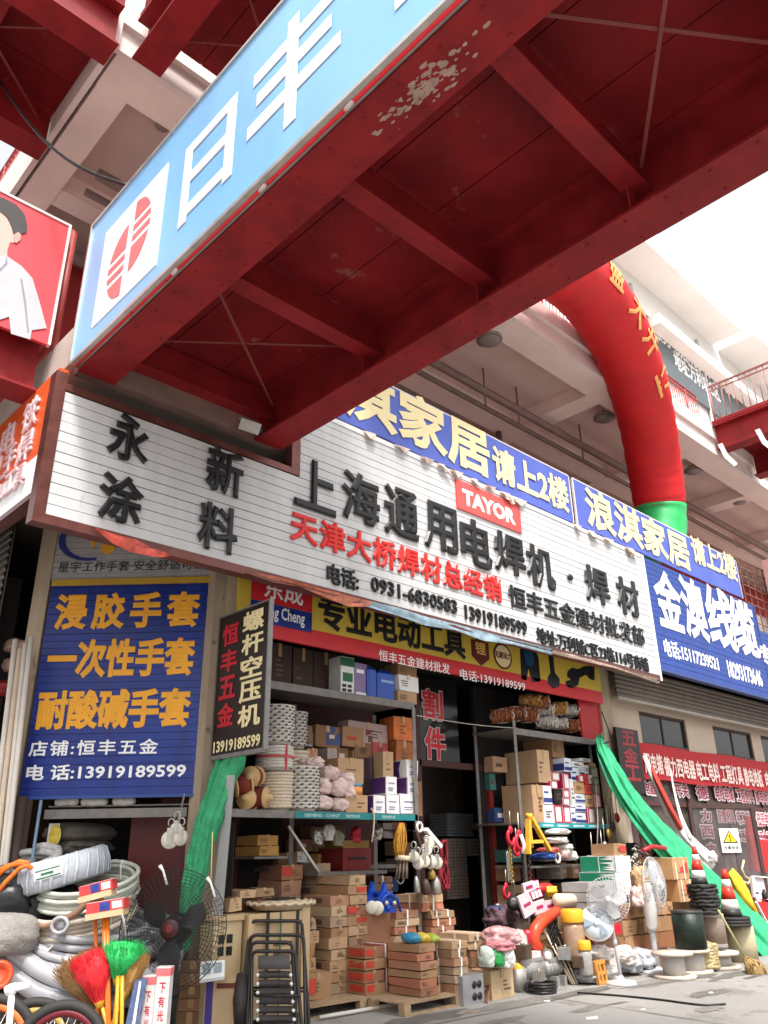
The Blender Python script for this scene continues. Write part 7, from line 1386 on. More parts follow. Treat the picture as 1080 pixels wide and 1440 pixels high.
# orange pipe bend, bamboo poles, dark chain, ladder
q = MB(); P = PY(7.3); pts, rs = smooth([P.hit(*x) for x in ((784, 1280), (773, 1288), (762, 1296), (753, 1308), (751, 1322), (757, 1334))], [.06, .075, .085, .085, .08, .075], 4); q.tube(pts, rs, 14); tag(build(q, 'pipe_bend', M('orange red plastic', (.6, .06, .02), .35, 0, .1, 5)), 'large orange red pipe bend curving beside the bamboo poles', 'pipe')
BAM = M('pale cane', (.7, .6, .42), .5, 0, .12, 9)
for i, (x0, y0, x1, y1, l_) in enumerate(((748, 1271, 803, 1384, 'pale cane pole leaning before the jars, leftmost of four'), (751, 1283, 806, 1385, 'pale cane pole leaning before the jars, second of four'), (756, 1280, 809, 1385, 'pale cane pole leaning before the jars, third of four'), (764, 1272, 812, 1384, 'pale cane pole leaning before the jars, rightmost of four'))):
    f = gp(x1, y1); a = PY(7.45).hit(x0, y0); q = MB(); n = 6; q.tube([f.lerp(a, k/n) for k in range(n+1)], [.013]*(n+1), 7)
    for k in (1, 3, 5): p = f.lerp(a, k/6); q.tube([p, p.lerp(a, .04)], .016, 7)
    tag(build(q, 'cane', BAM), l_, 'pole')
q = MB(); f = gp(806, 1384); a = PY(7.2).hit(778, 1290); n = 26
for s in range(3):
    for k in range(n): p = (f+Vector((.15*s-.1, .1, 0))).lerp(a+Vector((.06*s, .1, 0)), k/n); q.tube([p+Vector((.028*math.cos(j)*(k % 2), .028*math.cos(j)*(1-k % 2), .04*math.sin(j))) for j in range(6)], .009, 4, True)
tag(build(q, 'chain', M('black chain', (.03, .03, .03), .35, .5)), 'heavy black chains falling behind the cane poles', 'chain')
q = MB(); a, b = PY(7.45).hit(762, 1322), PY(7.35).hit(785, 1342); q.tube([a, b], .014, 6); q.ball(b, .04, 8, 6); tag(build(q, 'lever', M('pale yellow cap', (.6, .55, .15), .5)), 'small lever with a pale yellow tip crossing the cane poles', 'lever')
OW = M('orange wood', (.55, .24, .05), .5, 0, .2, 9)
t = thing('small_ladder', 'small orange wooden frame leaning at the foot of the left white fan', 'frame', gp(846, 1386)); P = PY(6.75)
for a, b in (((836, 1352), (843, 1386)), ((846, 1350), (853, 1384)), ((840, 1351), (848, 1385))): q = MB(); q.bar(P.hit(*a), P.hit(*b), .045, .05); build(q, 'rail', OW, t)
for y in (1353, 1368, 1382): q = MB(); q.bar(P.hit(836+(y-1352)*.2, y), P.hit(848+(y-1352)*.2, y-1)+Vector((0, -.01, 0)), .04, .045); build(q, 'rung', OW, t)
# packs with pink edges
PKP = M('pale pink pack', (.62, .5, .53), .4, 0, .12, 14); PKE = M('magenta edge', (.35, .02, .1), .4)
def pack(label, pts, Y, cols=0):
    P = PY(Y); v = [P.hit(*p) for p in pts]; t = thing('blister_pack', label, 'pack', min(v, key=lambda p: p.z), 'pink edged packs by the cane poles'); q = MB(); q.prism([p-P.face*.03 for p in v], P.face*.03); build(q, 'card', PKE if cols else PKP, t)
    ce = sum(v, Vector())/4
    if cols:
        for k in range(cols): f0, f1 = (k+.12)/cols, (k+.88)/cols; q = MB(); q.prism([ce+(p-ce)*.86+P.face*.002 for p in (v[0].lerp(v[1], f0), v[0].lerp(v[1], f1), v[3].lerp(v[2], f1), v[3].lerp(v[2], f0))], P.face*.006); build(q, 'pale_panel', M('near white panel', (.75, .7, .72), .4), t)
    else:
        q = MB(); a, b = v[0].lerp(v[3], .5), v[1].lerp(v[2], .5); q.bar(a.lerp(b, .2)+P.face*.003, a.lerp(b, .8)+P.face*.003, .004, .04); build(q, 'print', PKE, t)
pack('pinkish blister pack leaning at the upper left of the pink edged packs', [(735, 1243), (750, 1238), (753, 1252), (738, 1257)], 7.42)
pack('pink edged pack with two pale panels, topmost of the packs', [(748, 1239), (757, 1237), (759, 1248), (751, 1251)], 7.44, 2)
pack('pink edged pack with three pale panels in the middle of the packs', [(744, 1255), (760, 1249), (764, 1260), (748, 1266)], 7.4, 3)
pack('large pinkish grey blister pack at the lower left of the packs', [(728, 1261), (743, 1254), (755, 1281), (739, 1292)], 7.36)
pack('white blister pack right of the large pinkish one', [(750, 1269), (765, 1264), (768, 1282), (753, 1287)], 7.38); pack('white blister pack at the right end of the pink edged packs', [(766, 1267), (779, 1265), (781, 1281), (768, 1283)], 7.4)
# hoists and machines
CAST = M('grey cast metal', (.33, .32, .31), .4, .3, .2, 8, .2)
def hoist(label, px0, px1, py0, py1, Y, capm):
    l, r, b, t_ = rect(PY(Y), px0, py0, px1, py1); b = 0.0; t = thing('electric_hoist', label, 'hoist', ((l+r)/2, Y, b)); R = (t_-b)*.28; c = Vector((l, Y+.15, b+R+.12))
    q = MB(); q.lathe([(R*.6, .03), (R, .06), (R, .1)]+[(R*(1.06 if k % 2 else .97), .1+.02*k) for k in range(10)]+[(R, .32), (R*.9, r-l-.04)], c, (1, 0, 0), 20); build(q, 'drum', CAST, t)
    q = MB(); q.lathe([(R*.3, -.02), (R*.95, .0), (R*.95, .055), (R*.6, .058)], c, (1, 0, 0), 20); build(q, 'end_cap', capm, t)
    for f in (.25, .75): q = MB(); q.box(l+(r-l)*f-.025, l+(r-l)*f+.025, Y+.0, Y+.3, b, b+.12); build(q, 'foot', CAST, t)
    q = MB(); q.box(l+.05, r-.05, Y+.08, Y+.24, b+R*2+.1, b+R*2+.14); build(q, 'top_bar', CAST, t)
hoist('grey electric hoist with a yellow end cap on the ground by the doorway', 738, 776, 1345, 1386, 7.1, YL); hoist('grey electric hoist right of the yellow capped one', 779, 800, 1348, 1386, 7.05, CAST)
q = MB(); q.box(*(lambda l, r, b, t_: (l, r, 7.2, 7.4, b, t_))(*rect(PY(7.2), 748, 1338, 761, 1352))); tag(build(q, 'carton', M('pinkish white board', (.65, .5, .5), .6)), 'small pinkish white box on the yellow capped hoist', 'carton')
# plastic bags by the doorway
bag('clear bag of red and white goods at the doorway', PY(7.15).hit(702, 1318), (.26, .2, .12), M('red white film', (.55, .3, .3), .2, 0, .6, 9, .4), .15); bag('crumpled pink bag on the buff carton', PY(6.98).hit(705, 1330), (.2, .14, .06), M('pink film', (.62, .22, .25), .3, 0, .4, 9, .4), .2)
bag('green plastic bag on the buff carton', PY(6.98).hit(698, 1347), (.1, .1, .12), M('green film', (.02, .3, .06), .25, 0, .4, 8, .4), .12); bag('white and green plastic bag left on the buff carton', PY(7.0).hit(685, 1347), (.08, .1, .13), M('white green film', (.55, .62, .56), .25, 0, .3, 8, .4), .12); bag('white plastic bag with green print right on the buff carton', PY(6.95).hit(712, 1348), (.1, .1, .13), BAG2, .14)
bag('large clear bag of mixed goods behind the buff carton', PY(7.35).hit(726, 1345), (.17, .18, .3), M('grey clear film', (.42, .4, .38), .2, 0, .3, 8, .4), .12)
bag('dark red and blue bundle under the hanging straps in the doorway', PY(8.0).hit(706, 1292), (.32, .2, .18), M('dark mixed cloth', (.09, .045, .06), .7, 0, .7, 10, .4), .18)
q = MB(); p = gp(672, 1412); q.box(p.x-.25, p.x+.12, p.y, p.y+.3, 0, .3, 0, .005)
t = thing('steel_box', 'grey pressed steel box with round holes lying on the ground at the doorway', 'box', p); build(q, 'shell', M('galvanised grey', (.34, .34, .35), .4, .4, .15, 5), t); q = MB()
for k in range(2):
    for j in range(2): q.lathe([(.04, 0), (.04, .004)], (p.x-.0+k*.09-.05, p.y-.003, .08+j*.12), (0, -1, 0), 12)
build(q, 'hole', BLACK, t)
q = MB(); a = gp(688, 1412); q.prism([a+Vector((.0, .02, .0)), a+Vector((.45, .25, .35)), a+Vector((.48, .35, .36)), a+Vector((.05, .15, 0))], (0, .01, .012)); tag(build(q, 'cardboard_flap', K[3]), 'loose brown cardboard flap leaning on the buff carton', 'cardboard')
q = MB(); a, b = PY(7.9).hit(722, 1240), gp(748, 1330)+Vector((0, .4, .2)); q.tube([a, b], .018, 7); tag(build(q, 'rod', ZN), 'thin grey rod leaning left of the pink edged packs', 'rod')
q = MB(); a, b = PY(7.7).hit(727, 1262), gp(748, 1345)+Vector((0, .3, .25)); q.tube([a, b], .014, 7); tag(build(q, 'rod', BLACK), 'thin black rod leaning beside the grey rod', 'rod')
# cartons at right: small, green and white, tile packs, piles
GW = M('green print board', (.015, .22, .12), .6, 0, .1, 4)
for i, (y0, y1, l_) in enumerate(((1226, 1249, 'green and white strapped carton, lower of two beside the tile packs'), (1203, 1226, 'green and white strapped carton, upper of two under the small brown box'))):
    l, r, b, t_ = rect(PY(7.35), 866, y0, 887, y1); b = b if i else b-.1; o = carton(l, r, 7.35, 8.0, b, t_, l_, WBOX, strap=True, tape=False, marks=False); q = MB(); h = t_-b
    q.box(l-.009, l-.005, 7.36, 7.99, b+.01, t_-.01); 
    ob = build(q, 'green_side', GW); ob.parent = o; ob.location = OFF[ob]-OFF[o]; zt_g = t_ if i else zt_
    q = MB()
    for k in range(7): yy = 7.40+k*.03; q.prism([(l-.010, 7.365, b+.02+k*h*.125), (l-.010, 7.39+.26*abs(math.sin(k*1.3+i)), b+.04+k*h*.125), (l-.010, 7.365, b+.06+k*h*.125)], (-.003, 0, 0))
    ob = build(q, 'white_leaf_print', WHITE); ob.parent = o; ob.location = OFF[ob]-OFF[o]
l, r, b, t_ = rect(PY(7.35), 866, 1186, 883, 1203); carton(l, r, 7.38, 7.8, b, t_, 'small brown carton with red print on top of the green and white ones', K[0], red=1)
l, r, b, t_ = rect(PY(7.0), 830, 1240, 850, 1300); n = 7; z0 = .3
q = MB(); q.box(l-.02, r+.3, 7.02, 7.5, 0, z0-.003, 0, .004); tag(build(q, 'carton', K[3]), 'dark carton on the ground under the pale tile packs', 'carton')
for i in range(n): carton(l, r+.12, 7.0, 7.45, z0+(t_-z0)*i/n, z0+(t_-z0)*(i+1)/n, nth(i, n)+' pale grey pack in the stack behind the left white fan', M('pale grey pack', (.36, .35, .345), .5, 0, .08, 5), 'pale grey packs', tape=False)
for i, (px0, py0, px1, py1, l_) in enumerate(((817, 1249, 824, 1272, 'small brown carton left of the pale grey packs, upper'), (806, 1268, 826, 1285, 'small brown carton left of the pale grey packs, lower'))):
    l, r, b, t_ = rect(PY(7.5), px0, py0, px1, py1); carton(l, r, 7.5, 7.8, b if i == 0 else 0, t_, l_, K[0])
q = MB(); a, b = PY(7.3).hit(781, 1266), PY(7.3).hit(808, 1266); q.tube([a, a.lerp(b, .1), b.lerp(a, .1), b, b+Vector((.05, 0, -.12))], [.06, .09, .09, .085, .08], 14); tag(build(q, 'pipe_fitting', M('cream pipe fitting', (.6, .52, .4), .4)), 'cream pipe elbow lying above the big yellow lid', 'pipe')
bag('red tool pouch with yellow handles behind the pink edged packs', PY(7.7).hit(765, 1250), (.2, .1, .08), M('red pouch', (.45, .02, .02), .5), .06)
for i in range(4): q = MB(); a = PY(7.6).hit(770+i*3.5, 1246); q.tube([a, a+Vector((0, 0, -.14))], .025, 8); q.tube([a+Vector((0, 0, -.05)), a+Vector((0, 0, -.1))], .03, 8); tag(build(q, 'hand_tool', YL), 'yellow tool handle, %s of four in the red pouch' % ('first', 'second', 'third', 'last')[i], 'tool')
Yb = 6.95
def big(px0, y0, px1, y1, Y, dep, label, mat, b=None, red=0, strap=True, side=False):
    l, r, bb, t_ = rect(PY(Y), px0, y0, px1, y1); return carton(l, r, Y, Y+dep, bb if b is None else b, t_, label, mat, 'big cartons behind the white fans', red=red, strap=strap, sidemark=side)
KO = M('warm carton board', (.47, .27, .125), .75, 0, .12, 4, .1)
l, r, bz, t_ = rect(PY(6.9), 961, 1234, 978, 1267)
zA = PY(6.9).hit(960, 1269).z; zB = PY(6.9).hit(958, 1237).z; zC = PY(6.9).hit(955, 1206).z; x1 = PY(6.9).hit(977, 1250).x
big(952, 0, 978, 0, 6.9, .78, 'upper of two big strapped cartons beside the striped cones', KO, None, 1, True, True) if False else None
xA = PY(6.9).hit(955, 1250).x
for z0, z1, l_ in ((zA, zB, 'lower of two big strapped cartons beside the striped cones'), (zB, zC, 'upper of two big strapped cartons beside the striped cones')): carton(xA-(.0 if z0 == zA else .12), x1-(.0 if z0 == zA else .12), 6.9, 7.75, z0, z1, l_, KO, 'big strapped cartons', red=1, strap=True, sidemark=True)
def row3(px, y0, y1, Y, z0, z1, ls, mats, dep=.5):
    xs = [PY(Y).hit(p, (y0+y1)/2).x for p in px]
    for i, l_ in enumerate(ls): carton(xs[i], xs[i+1]-.01, Y, Y+dep, z0, z1, l_, mats[i % len(mats)], 'small cartons behind the fan', strap=False)
Yc = 7.02; z = lambda y: PY(Yc).hit(920, y).z
row3((878, 893, 912, 930, 947), 1270, 1288, Yc, z(1288), z(1270), ['%s small carton in the upper row behind the side on fan' % k for k in ('first', 'second', 'third', 'fourth')], [K[2], KO])
row3((876, 896, 906, 930, 945, 958), 1289, 1311, Yc, z(1311), z(1289), ['%s small carton in the lower row behind the side on fan' % k for k in ('first', 'second', 'third', 'fourth', 'fifth')], [K[0], K[3], KO])
row3((880, 893, 958), 1312, 1362, Yc+.005, 0, z(1312), ['narrow brown carton on the ground behind the fans', 'large reddish carton on the ground behind the fans'], [K[0], M('deep red brown board', (.33, .14, .065), .75, 0, .1, 4)], .6)
row3((940, 957, 978), 1269, 1284, Yc+.1, z(1311), z(1269), ['carton at the right end of the small carton rows', 'carton behind the dark green roll'], [K[2], K[3]])
q = MB(); 
for k in range(9): a = PY(7.3).hit(906+k*4, 1200+random.uniform(-4, 4)); q.tube([a+Vector((-.2, 0, .02)), a+Vector((.5, .1, random.uniform(-.03, .03)))], .025, 6)
tag(build(q, 'tool_bundle', DKBR), 'bundle of dark tool handles lying on the big strapped cartons', 'tools')
q = MB(); a = PY(7.1).hit(905, 1196); q.tube([a, a+Vector((.3, 0, .06)), a+Vector((.7, 0, .03))], .035, 7); tag(build(q, 'red_cable', RH), 'dark red cable lying on the big strapped cartons', 'cable')
q = MB()
for k in range(16): a = PY(7.5).hit(890+random.uniform(-6, 8), 1188+k*2.4); q.tube([a, a+Vector((.05, -.03, .03)), a+Vector((.1, 0, 0))], .018, 6); q.ball(a+Vector((.05, -.04, .0)), .025, 7, 5)
tag(build(q, 'tap_cluster', ZN), 'hanging cluster of metal taps behind the green and white cartons', 'taps')
q = MB(); q.box(*(lambda l, r, b, t_: (l, r, 7.75, 7.85, b, t_))(*rect(PY(7.75), 884, 1185, 900, 1240))); tag(build(q, 'display_board', BLACK), 'black display board behind the metal taps', 'board')
# crumpled white sacks, small bottles at the fans' feet
for px, py, rx, rz, mt, l_ in ((838, 1340, .3, .1, M('creased white sack', (.55, .5, .46), .8, 0, .2, 8, .6), 'creased white sack draped below the clear fan head'), (875, 1345, .22, .13, M('creased white sack', (.55, .5, .46), .8), 'creased white sack right of the left white fan pole'), (885, 1362, .18, .14, M('clear grey bag', (.42, .44, .48), .2, 0, .35, 10, .5), 'clear bag of bluish bottles at the foot of the fans'), (905, 1358, .16, .15, M('clear grey bag', (.42, .44, .48), .2), 'clear bag of grey parts nearest the side on fan'), (850, 1368, .2, .1, BAG, 'cloudy bag on the ground behind the orange frame'), (826, 1372, .17, .09, M('grey parts bag', (.3, .3, .3), .4, 0, .4, 10, .4), 'grey parts bag on the ground behind the cane poles')):
    c = PY(6.95).hit(px, py); c.z = max(c.z, rz); bag(l_, c, (rx, .2, rz), mt, .16)
q = MB(); l, r, b, t_ = rect(PY(6.95), 829, 1308, 870, 1322); q.prism([(l, 6.9, b), (r, 6.9, b+.06), (r, 6.9, t_+.06), (l, 6.9, t_-.02)], (0, .3, 0)); tag(build(q, 'red_case', M('crimson case', (.5, .015, .03), .35)), 'crimson case under the clear fan head', 'case')
q = MB(); q.box(l+.0, r+.2, 7.0, 7.4, 0, b-.01, 0, .004); tag(build(q, 'carton', K[3]), 'dark carton on the ground under the crimson case', 'carton')
q = MB(); l, r, b, t_ = rect(PY(7.2), 786, 1300, 826, 1385); q.box(l+.3, r+.1, 7.22, 7.6, 0, t_-.1, 0, .004); tag(build(q, 'carton', K[2]), 'reddish carton behind the yellow lidded jars', 'carton')
# ------------------------------------------------------------------ rolls, spools, cones at the right
def drum(label, px0, px1, y0, y1, Y, mat, name='roll', cat='roll', n=28, rim=None, ridges=0):
    l, r, b, t_ = rect(PY(Y), px0, y0, px1, y1); c = Vector(((l+r)/2, Y, b)); R = (px1-px0)/2/FPX*(c-CAM).dot(CF); h = t_-b; t = thing(name, label, cat, c)
    q = MB(); pr = [(R*.3, .0), (R, .004)]+([(R*(1+(.04 if k % 2 else 0)), h*k/ridges) for k in range(1, ridges)] if ridges else [])+[(R, h-.004), (R*.82, h), (R*.8, h-.02), (R*.3, h-.025)]; q.lathe(pr, c, n=n); build(q, 'wound_body', mat, t)
    if rim: q = MB(); q.lathe([(R*1.01, h-.03), (R*1.03, h-.02), (R*1.01, h+.004), (R*.9, h+.006)], c, n=n); build(q, 'rim', rim, t)
    return c, R, h
def spool(label, base, Rf, Rc, h, mat, corem, rope=None):
    t = thing('cable_spool', label, 'spool', base, 'wooden cable spools'); 
    for z in (0, h-.04): q = MB(); q.lathe([(.05, z), (Rf, z), (Rf, z+.04), (.05, z+.04)], base, n=30); build(q, 'flange', mat, t)
    q = MB(); q.lathe([(Rc*1.0, .041), (Rc, h-.041)], base, n=24); build(q, 'core', corem, t)
    if rope: q = MB(); n = 10; q.tube([base+Vector(((Rc+.05+.03*math.sin(i*.7))*math.cos(i*.5), (Rc+.05+.03*math.sin(i*.7))*math.sin(i*.5), .09+(h-.18)*(i/(n*13)))) for i in range(n*13)], .028, 6); build(q, 'wound_rope', rope, t)
SW = M('dusty spool wood', (.52, .45, .37), .7, 0, .2, 7, .2); SC = M('grey spool core', (.42, .4, .38), .6, 0, .15, 4)
g1 = gp(977, 1378); g1.y += .28; g2 = gp(1006, 1371); g2.y += .34; g3 = gp(1042, 1364); g3.y += .36
zt1 = PY(g1.y).hit(972, 1333).z; zt2_ = PY(g2.y).hit(1000, 1328).z; zt3 = PY(g3.y).hit(1045, 1352).z
spool('pale wooden spool under the dark green roll', g1, .28, .15, zt1, SW, SC); spool('pale wooden spool under the brown grey drum', g2, .29, .19, zt2_, SW, SC); 
spool('wide pale wooden spool wound with straw rope at far right', g3+Vector((.0, 0, 0)), .34, .22, max(.22, zt3), SW, SC, None)
drum('dark green upright roll standing on the pale spool', 947, 990, 1280, 1334, g1.y, M('dark green film', (.007, .016, .01), .45, 0, .2, 6, .2), rim=M('dark rim', (.03, .03, .03), .5))
drum('brown grey drum under the black hose coil', 985, 1019, 1285, 1327, g2.y, M('brown grey drum', (.22, .165, .13), .6, 0, .2, 5, .2), 'drum', 'drum', rim=M('pale drum rim', (.4, .36, .3), .5))
def cone(label, tip, base, Y, wb):
    a, b = PY(Y).hit(*tip), PY(Y).hit(*base); h = a.z-b.z; R = wb/2/FPX*(b-CAM).dot(CF); o = Vector((b.x, Y, b.z)); t = thing('traffic_cone', label, 'traffic cone', o, 'striped traffic cones')
    cr = M('cone red', (.62, .035, .015), .4, 0, .12, 5); cw = M('cone white', (.72, .7, .66), .35, 0, .1, 5); cb = M('cone black', (.02, .02, .02), .5)
    bands = ((0, .16, cb), (.162, .36, cw), (.362, .62, cr), (.622, .78, cw), (.782, 1.0, cr)); rr_ = lambda f: R*(1-.78*f)
    for f0, f1, m_ in bands: q = MB(); q.lathe([(rr_(f0), h*f0), (rr_(f1), h*f1)], o, n=24); build(q, 'band', m_, t)
    q = MB(); q.lathe([(R*1.25, -.03), (R*1.25, -.005), (R, 0), (R*.9, .0)], o, n=24); build(q, 'foot', cb, t)
zc = PY(g2.y).hit(990, 1240)
cone('red and white striped traffic cone standing on the black hose coil', (974, 1190), (984, 1243), g2.y, 23)
cone('red and white striped traffic cone at right with a black foot on the beige drum', (1018, 1222), (1029, 1289), g3.y, 29)
q = MB(); ca, cb_ = PY(g2.y).hit(986, 1243), PY(g2.y).hit(994, 1285); R = .19; n = 8; t = thing('hose_coil', 'black hose coil piled between the brown grey drum and the striped cone', 'hose coil', cb_)
for i in range(n): p = cb_.lerp(ca, (i+.5)/n); q.tube([p+Vector(((R+random.uniform(-.02, .02))*math.cos(a), (R+random.uniform(-.02, .02))*math.sin(a), random.uniform(-.012, .012))) for a in [k*math.pi/12 for k in range(24)]], (ca.z-cb_.z)/n*.5, 7, True)
build(q, 'hose', RB_, t); q = MB(); q.lathe([(R*.9, 0), (R*.9, (ca.z-cb_.z)*.95), (.05, (ca.z-cb_.z)*.96)], cb_, n=16); build(q, 'inner_turns', BLACK, t)
q = MB(); c = PY(g3.y).hit(1031, 1297)
for i in range(3): q.tube([c+Vector((.24*math.cos(a), .24*math.sin(a), -.03+i*.045)) for a in [k*math.pi/12 for k in range(24)]], .026, 7, True)
tag(build(q, 'hose_ring', RB_), 'black hose rings on the beige drum under the right cone', 'hose')
drum('beige drum carrying the right striped cone', 1024, 1062, 1301, 1354, g3.y, M('beige drum', (.42, .36, .23), .6, 0, .15, 4, .2), 'drum', 'drum')
q = MB(); c = Vector((g3.x-.38, g3.y+.05, 0)); zz = PY(g3.y).hit(1020, 1318).z
for i in range(9): z_ = .06+(zz-.06)*i/9; q.tube([c+Vector(((.24+random.uniform(-.03, .03))*math.cos(a), .24*math.sin(a), z_+random.uniform(-.02, .02))) for a in [k*math.pi/10 for k in range(20)]], .032, 6, True)
tag(build(q, 'rope_coil', M('straw rope', (.45, .36, .19), .8, 0, .3, 20, .6)), 'straw coloured rope coil standing beside the beige drum', 'rope coil')
# straw broom, head down
t = thing('straw_broom', 'straw broom with a greenish bamboo handle leaning on the beige drum', 'broom', gp(1060, 1371)); a = PY(g3.y-.45).hit(1010, 1280); b = gp(1052, 1366); b.z = .16; f = gp(1062, 1371)
q = MB(); q.tube([a, a.lerp(b, .5), b], .016, 8); build(q, 'handle', M('greenish bamboo', (.4, .4, .18), .5, 0, .2, 12), t)
bristles('bristles', t, b, f-b+Vector((.05, -.03, 0)), (f-b).length*1.05, .035, .15, M('straw bristles', (.36, .24, .1), .8, 0, .3, 30), 260, .005, .3, 5)
# green net over the right side, white and red awning wraps
pts, rs = netpath(PY, [(845, 1040, 7.95, 16), (848, 1052, 7.9, 34), (859, 1078, 7.75, 48), (879, 1115, 7.6, 58), (905, 1152, 7.45, 64), (935, 1188, 7.3, 74), (968, 1222, 7.15, 84), (1000, 1254, 7.0, 82), (1035, 1290, 6.85, 84), (1065, 1322, 6.7, 90), (1095, 1350, 6.6, 95)])
t = thing('net_bundle', 'bright green net sweeping from the pillar down to the right edge', 'net', pts[-1]); build(folds(pts, rs, 64, .14, 7, .35, 5), 'net', NETB, t)
q = MB(); q.tube([pts[3]+Vector((rs[3]*1.1*math.cos(a), -rs[3]*.8*math.sin(a), rs[3]*.2*math.cos(a))) for a in [k*math.pi/8 for k in range(16)]], .012, 5, True); build(q, 'tie', BLACK, t)
q = MB()
for k in range(12): a = pts[0]; q.tube([pts[0]+Vector((.02*math.cos(k), .02*math.sin(k), 0)), pts[0]+Vector((.07*math.cos(k*2.1), .06*math.sin(k*2.1), .09+.03*math.sin(k*5)))], .012, 4)
build(q, 'tuft', NETB, t)
WA = M('white awning cloth', (.72, .7, .69), .7, 0, .08, 5, .3); RA = M('faded red awning cloth', (.5, .05, .035), .7, 0, .15, 5, .3)
pts, rs = netpath(PY, [(906, 1062, 8.05, 8), (915, 1085, 8.0, 12), (930, 1120, 7.95, 14), (950, 1158, 7.9, 16), (975, 1190, 7.8, 24), (1000, 1215, 7.7, 26)])
t = thing('folded_awning', 'folded white and red awning cloth slanting behind the green net', 'awning', pts[-1]); build(folds(pts, rs, 30, .14, 5, .5, 6), 'white_cloth', WA, t)
pts, rs = netpath(PY, [(915, 1075, 8.0, 6), (924, 1098, 7.9, 11), (940, 1132, 7.85, 12), (958, 1165, 7.8, 11)]); build(folds(pts, rs, 24, .1, 4, .5, 7), 'red_cloth', RA, t)
pts, rs = netpath(PY, [(943, 1082, 8.0, 3), (948, 1112, 7.95, 5), (958, 1150, 7.85, 8), (972, 1180, 7.75, 10)]); build(folds(pts, rs, 20, .1, 4, .5, 8), 'white_strip', WA, t)
bag('white bundled cloth at the lower end of the folded awning', PY(7.65).hit(1000, 1206), (.13, .1, .12), WA, .16, 18, 'cloth_bundle', 'cloth bundle')
# yellow sack, hook, red boards at the right edge
pts, rs = netpath(PY, [(1028, 1226, 7.3, 14), (1036, 1240, 7.28, 24), (1046, 1258, 7.25, 22), (1058, 1275, 7.2, 12), (1066, 1288, 7.2, 6)])
tag(build(folds(pts, rs, 24, .1, 4, .5, 9), 'yellow_cloth', M('yellow cloth', (.75, .55, .03), .6, 0, .15, 6, .3)), 'bright yellow cloth bundle behind the right striped cone', 'cloth')
q = MB(); P = PY(7.5); q.tube([P.hit(*x) for x in ((1046, 1210), (1043, 1222), (1047, 1232), (1054, 1236), (1052, 1243), (1046, 1240))], .022, 7); tag(build(q, 'big_hook', M('brassy cream hook', (.6, .48, .28), .4)), 'cream lifting hook hanging in front of the red boards at the right edge', 'hook')
RBD = M('bright red board', (.6, .012, .015), .45, 0, .06, 3)
for i, (pp, Y, l_) in enumerate((([(1050, 1148), (1063, 1150), (1064, 1186), (1052, 1184)], 7.9, 'bright red board leaning behind, upper one at the right edge'), ([(1052, 1178), (1100, 1184), (1102, 1230), (1056, 1224)], 7.8, 'wide bright red board behind the grey panel at the right edge'), ([(1062, 1268), (1110, 1270), (1115, 1330), (1085, 1312)], 7.0, 'bright red folding board with white edge at the lower right edge'))):
    P = PY(Y); v = [P.hit(*p) for p in pp]; t = thing('red_board', l_, 'board', min(v, key=lambda p: p.z)); q = MB(); q.prism(v, (0, .04, 0)); build(q, 'panel', RBD, t); q = MB(); q.bar(v[0]+Vector((0, -.01, 0)), v[3]+Vector((0, -.01, 0)), .04, .02); build(q, 'edge', WHITE if i == 2 else REDF, t)
P = PY(7.6); v = [P.hit(*p) for p in ((1058, 1232), (1100, 1236), (1102, 1268), (1062, 1262))]; q = MB(); q.prism(v, (0, .06, 0)); t = thing('grey_panel', 'pale framed grey panel between the red boards at the right edge', 'panel', v[3]); build(q, 'panel', M('pale grey panel', (.5, .52, .52), .4), t); q = MB()
for a, b in ((0, 1), (0, 3), (3, 2)): q.bar(v[a]+Vector((0, -.012, 0)), v[b]+Vector((0, -.012, 0)), .06, .02)
build(q, 'frame', WHITE, t)
for i, (px, py, mt, l_) in enumerate(((1066, 1262, WHITE, 'small white pot standing before the grey panel'), (1075, 1258, BLACK, 'small black bottle standing before the grey panel'))):
    c = PY(7.4).hit(px, py); t = thing('bottle', l_, 'bottle', c-Vector((0, 0, .08))); q = MB(); q.lathe([(.05, -.08), (.055, -.06), (.055, .02), (.025, .06)], c, n=14); build(q, 'body', mt, t); q = MB(); q.lathe([(.026, .061), (.026, .09), (.01, .092)], c, n=12); build(q, 'cap', BLACK, t)
q = MB(); l, r, b, t_ = rect(PY(7.45), 1050, 1270, 1110, 1300); q.box(l, r+1, 7.35, 8.1, 0, b+.35); tag(build(q, 'counter', RBD), 'low bright red counter at the right edge under the bottles', 'counter')
q = MB(); l, r, b, t_ = rect(PY(8.0), 1020, 1198, 1035, 1225); q.box(l, r, 8.0, 8.05, b, t_); tag(build(q, 'small_notice', M('pale notice', (.55, .48, .48), .5)), 'small pale notice stuck below the caution notice', 'notice')
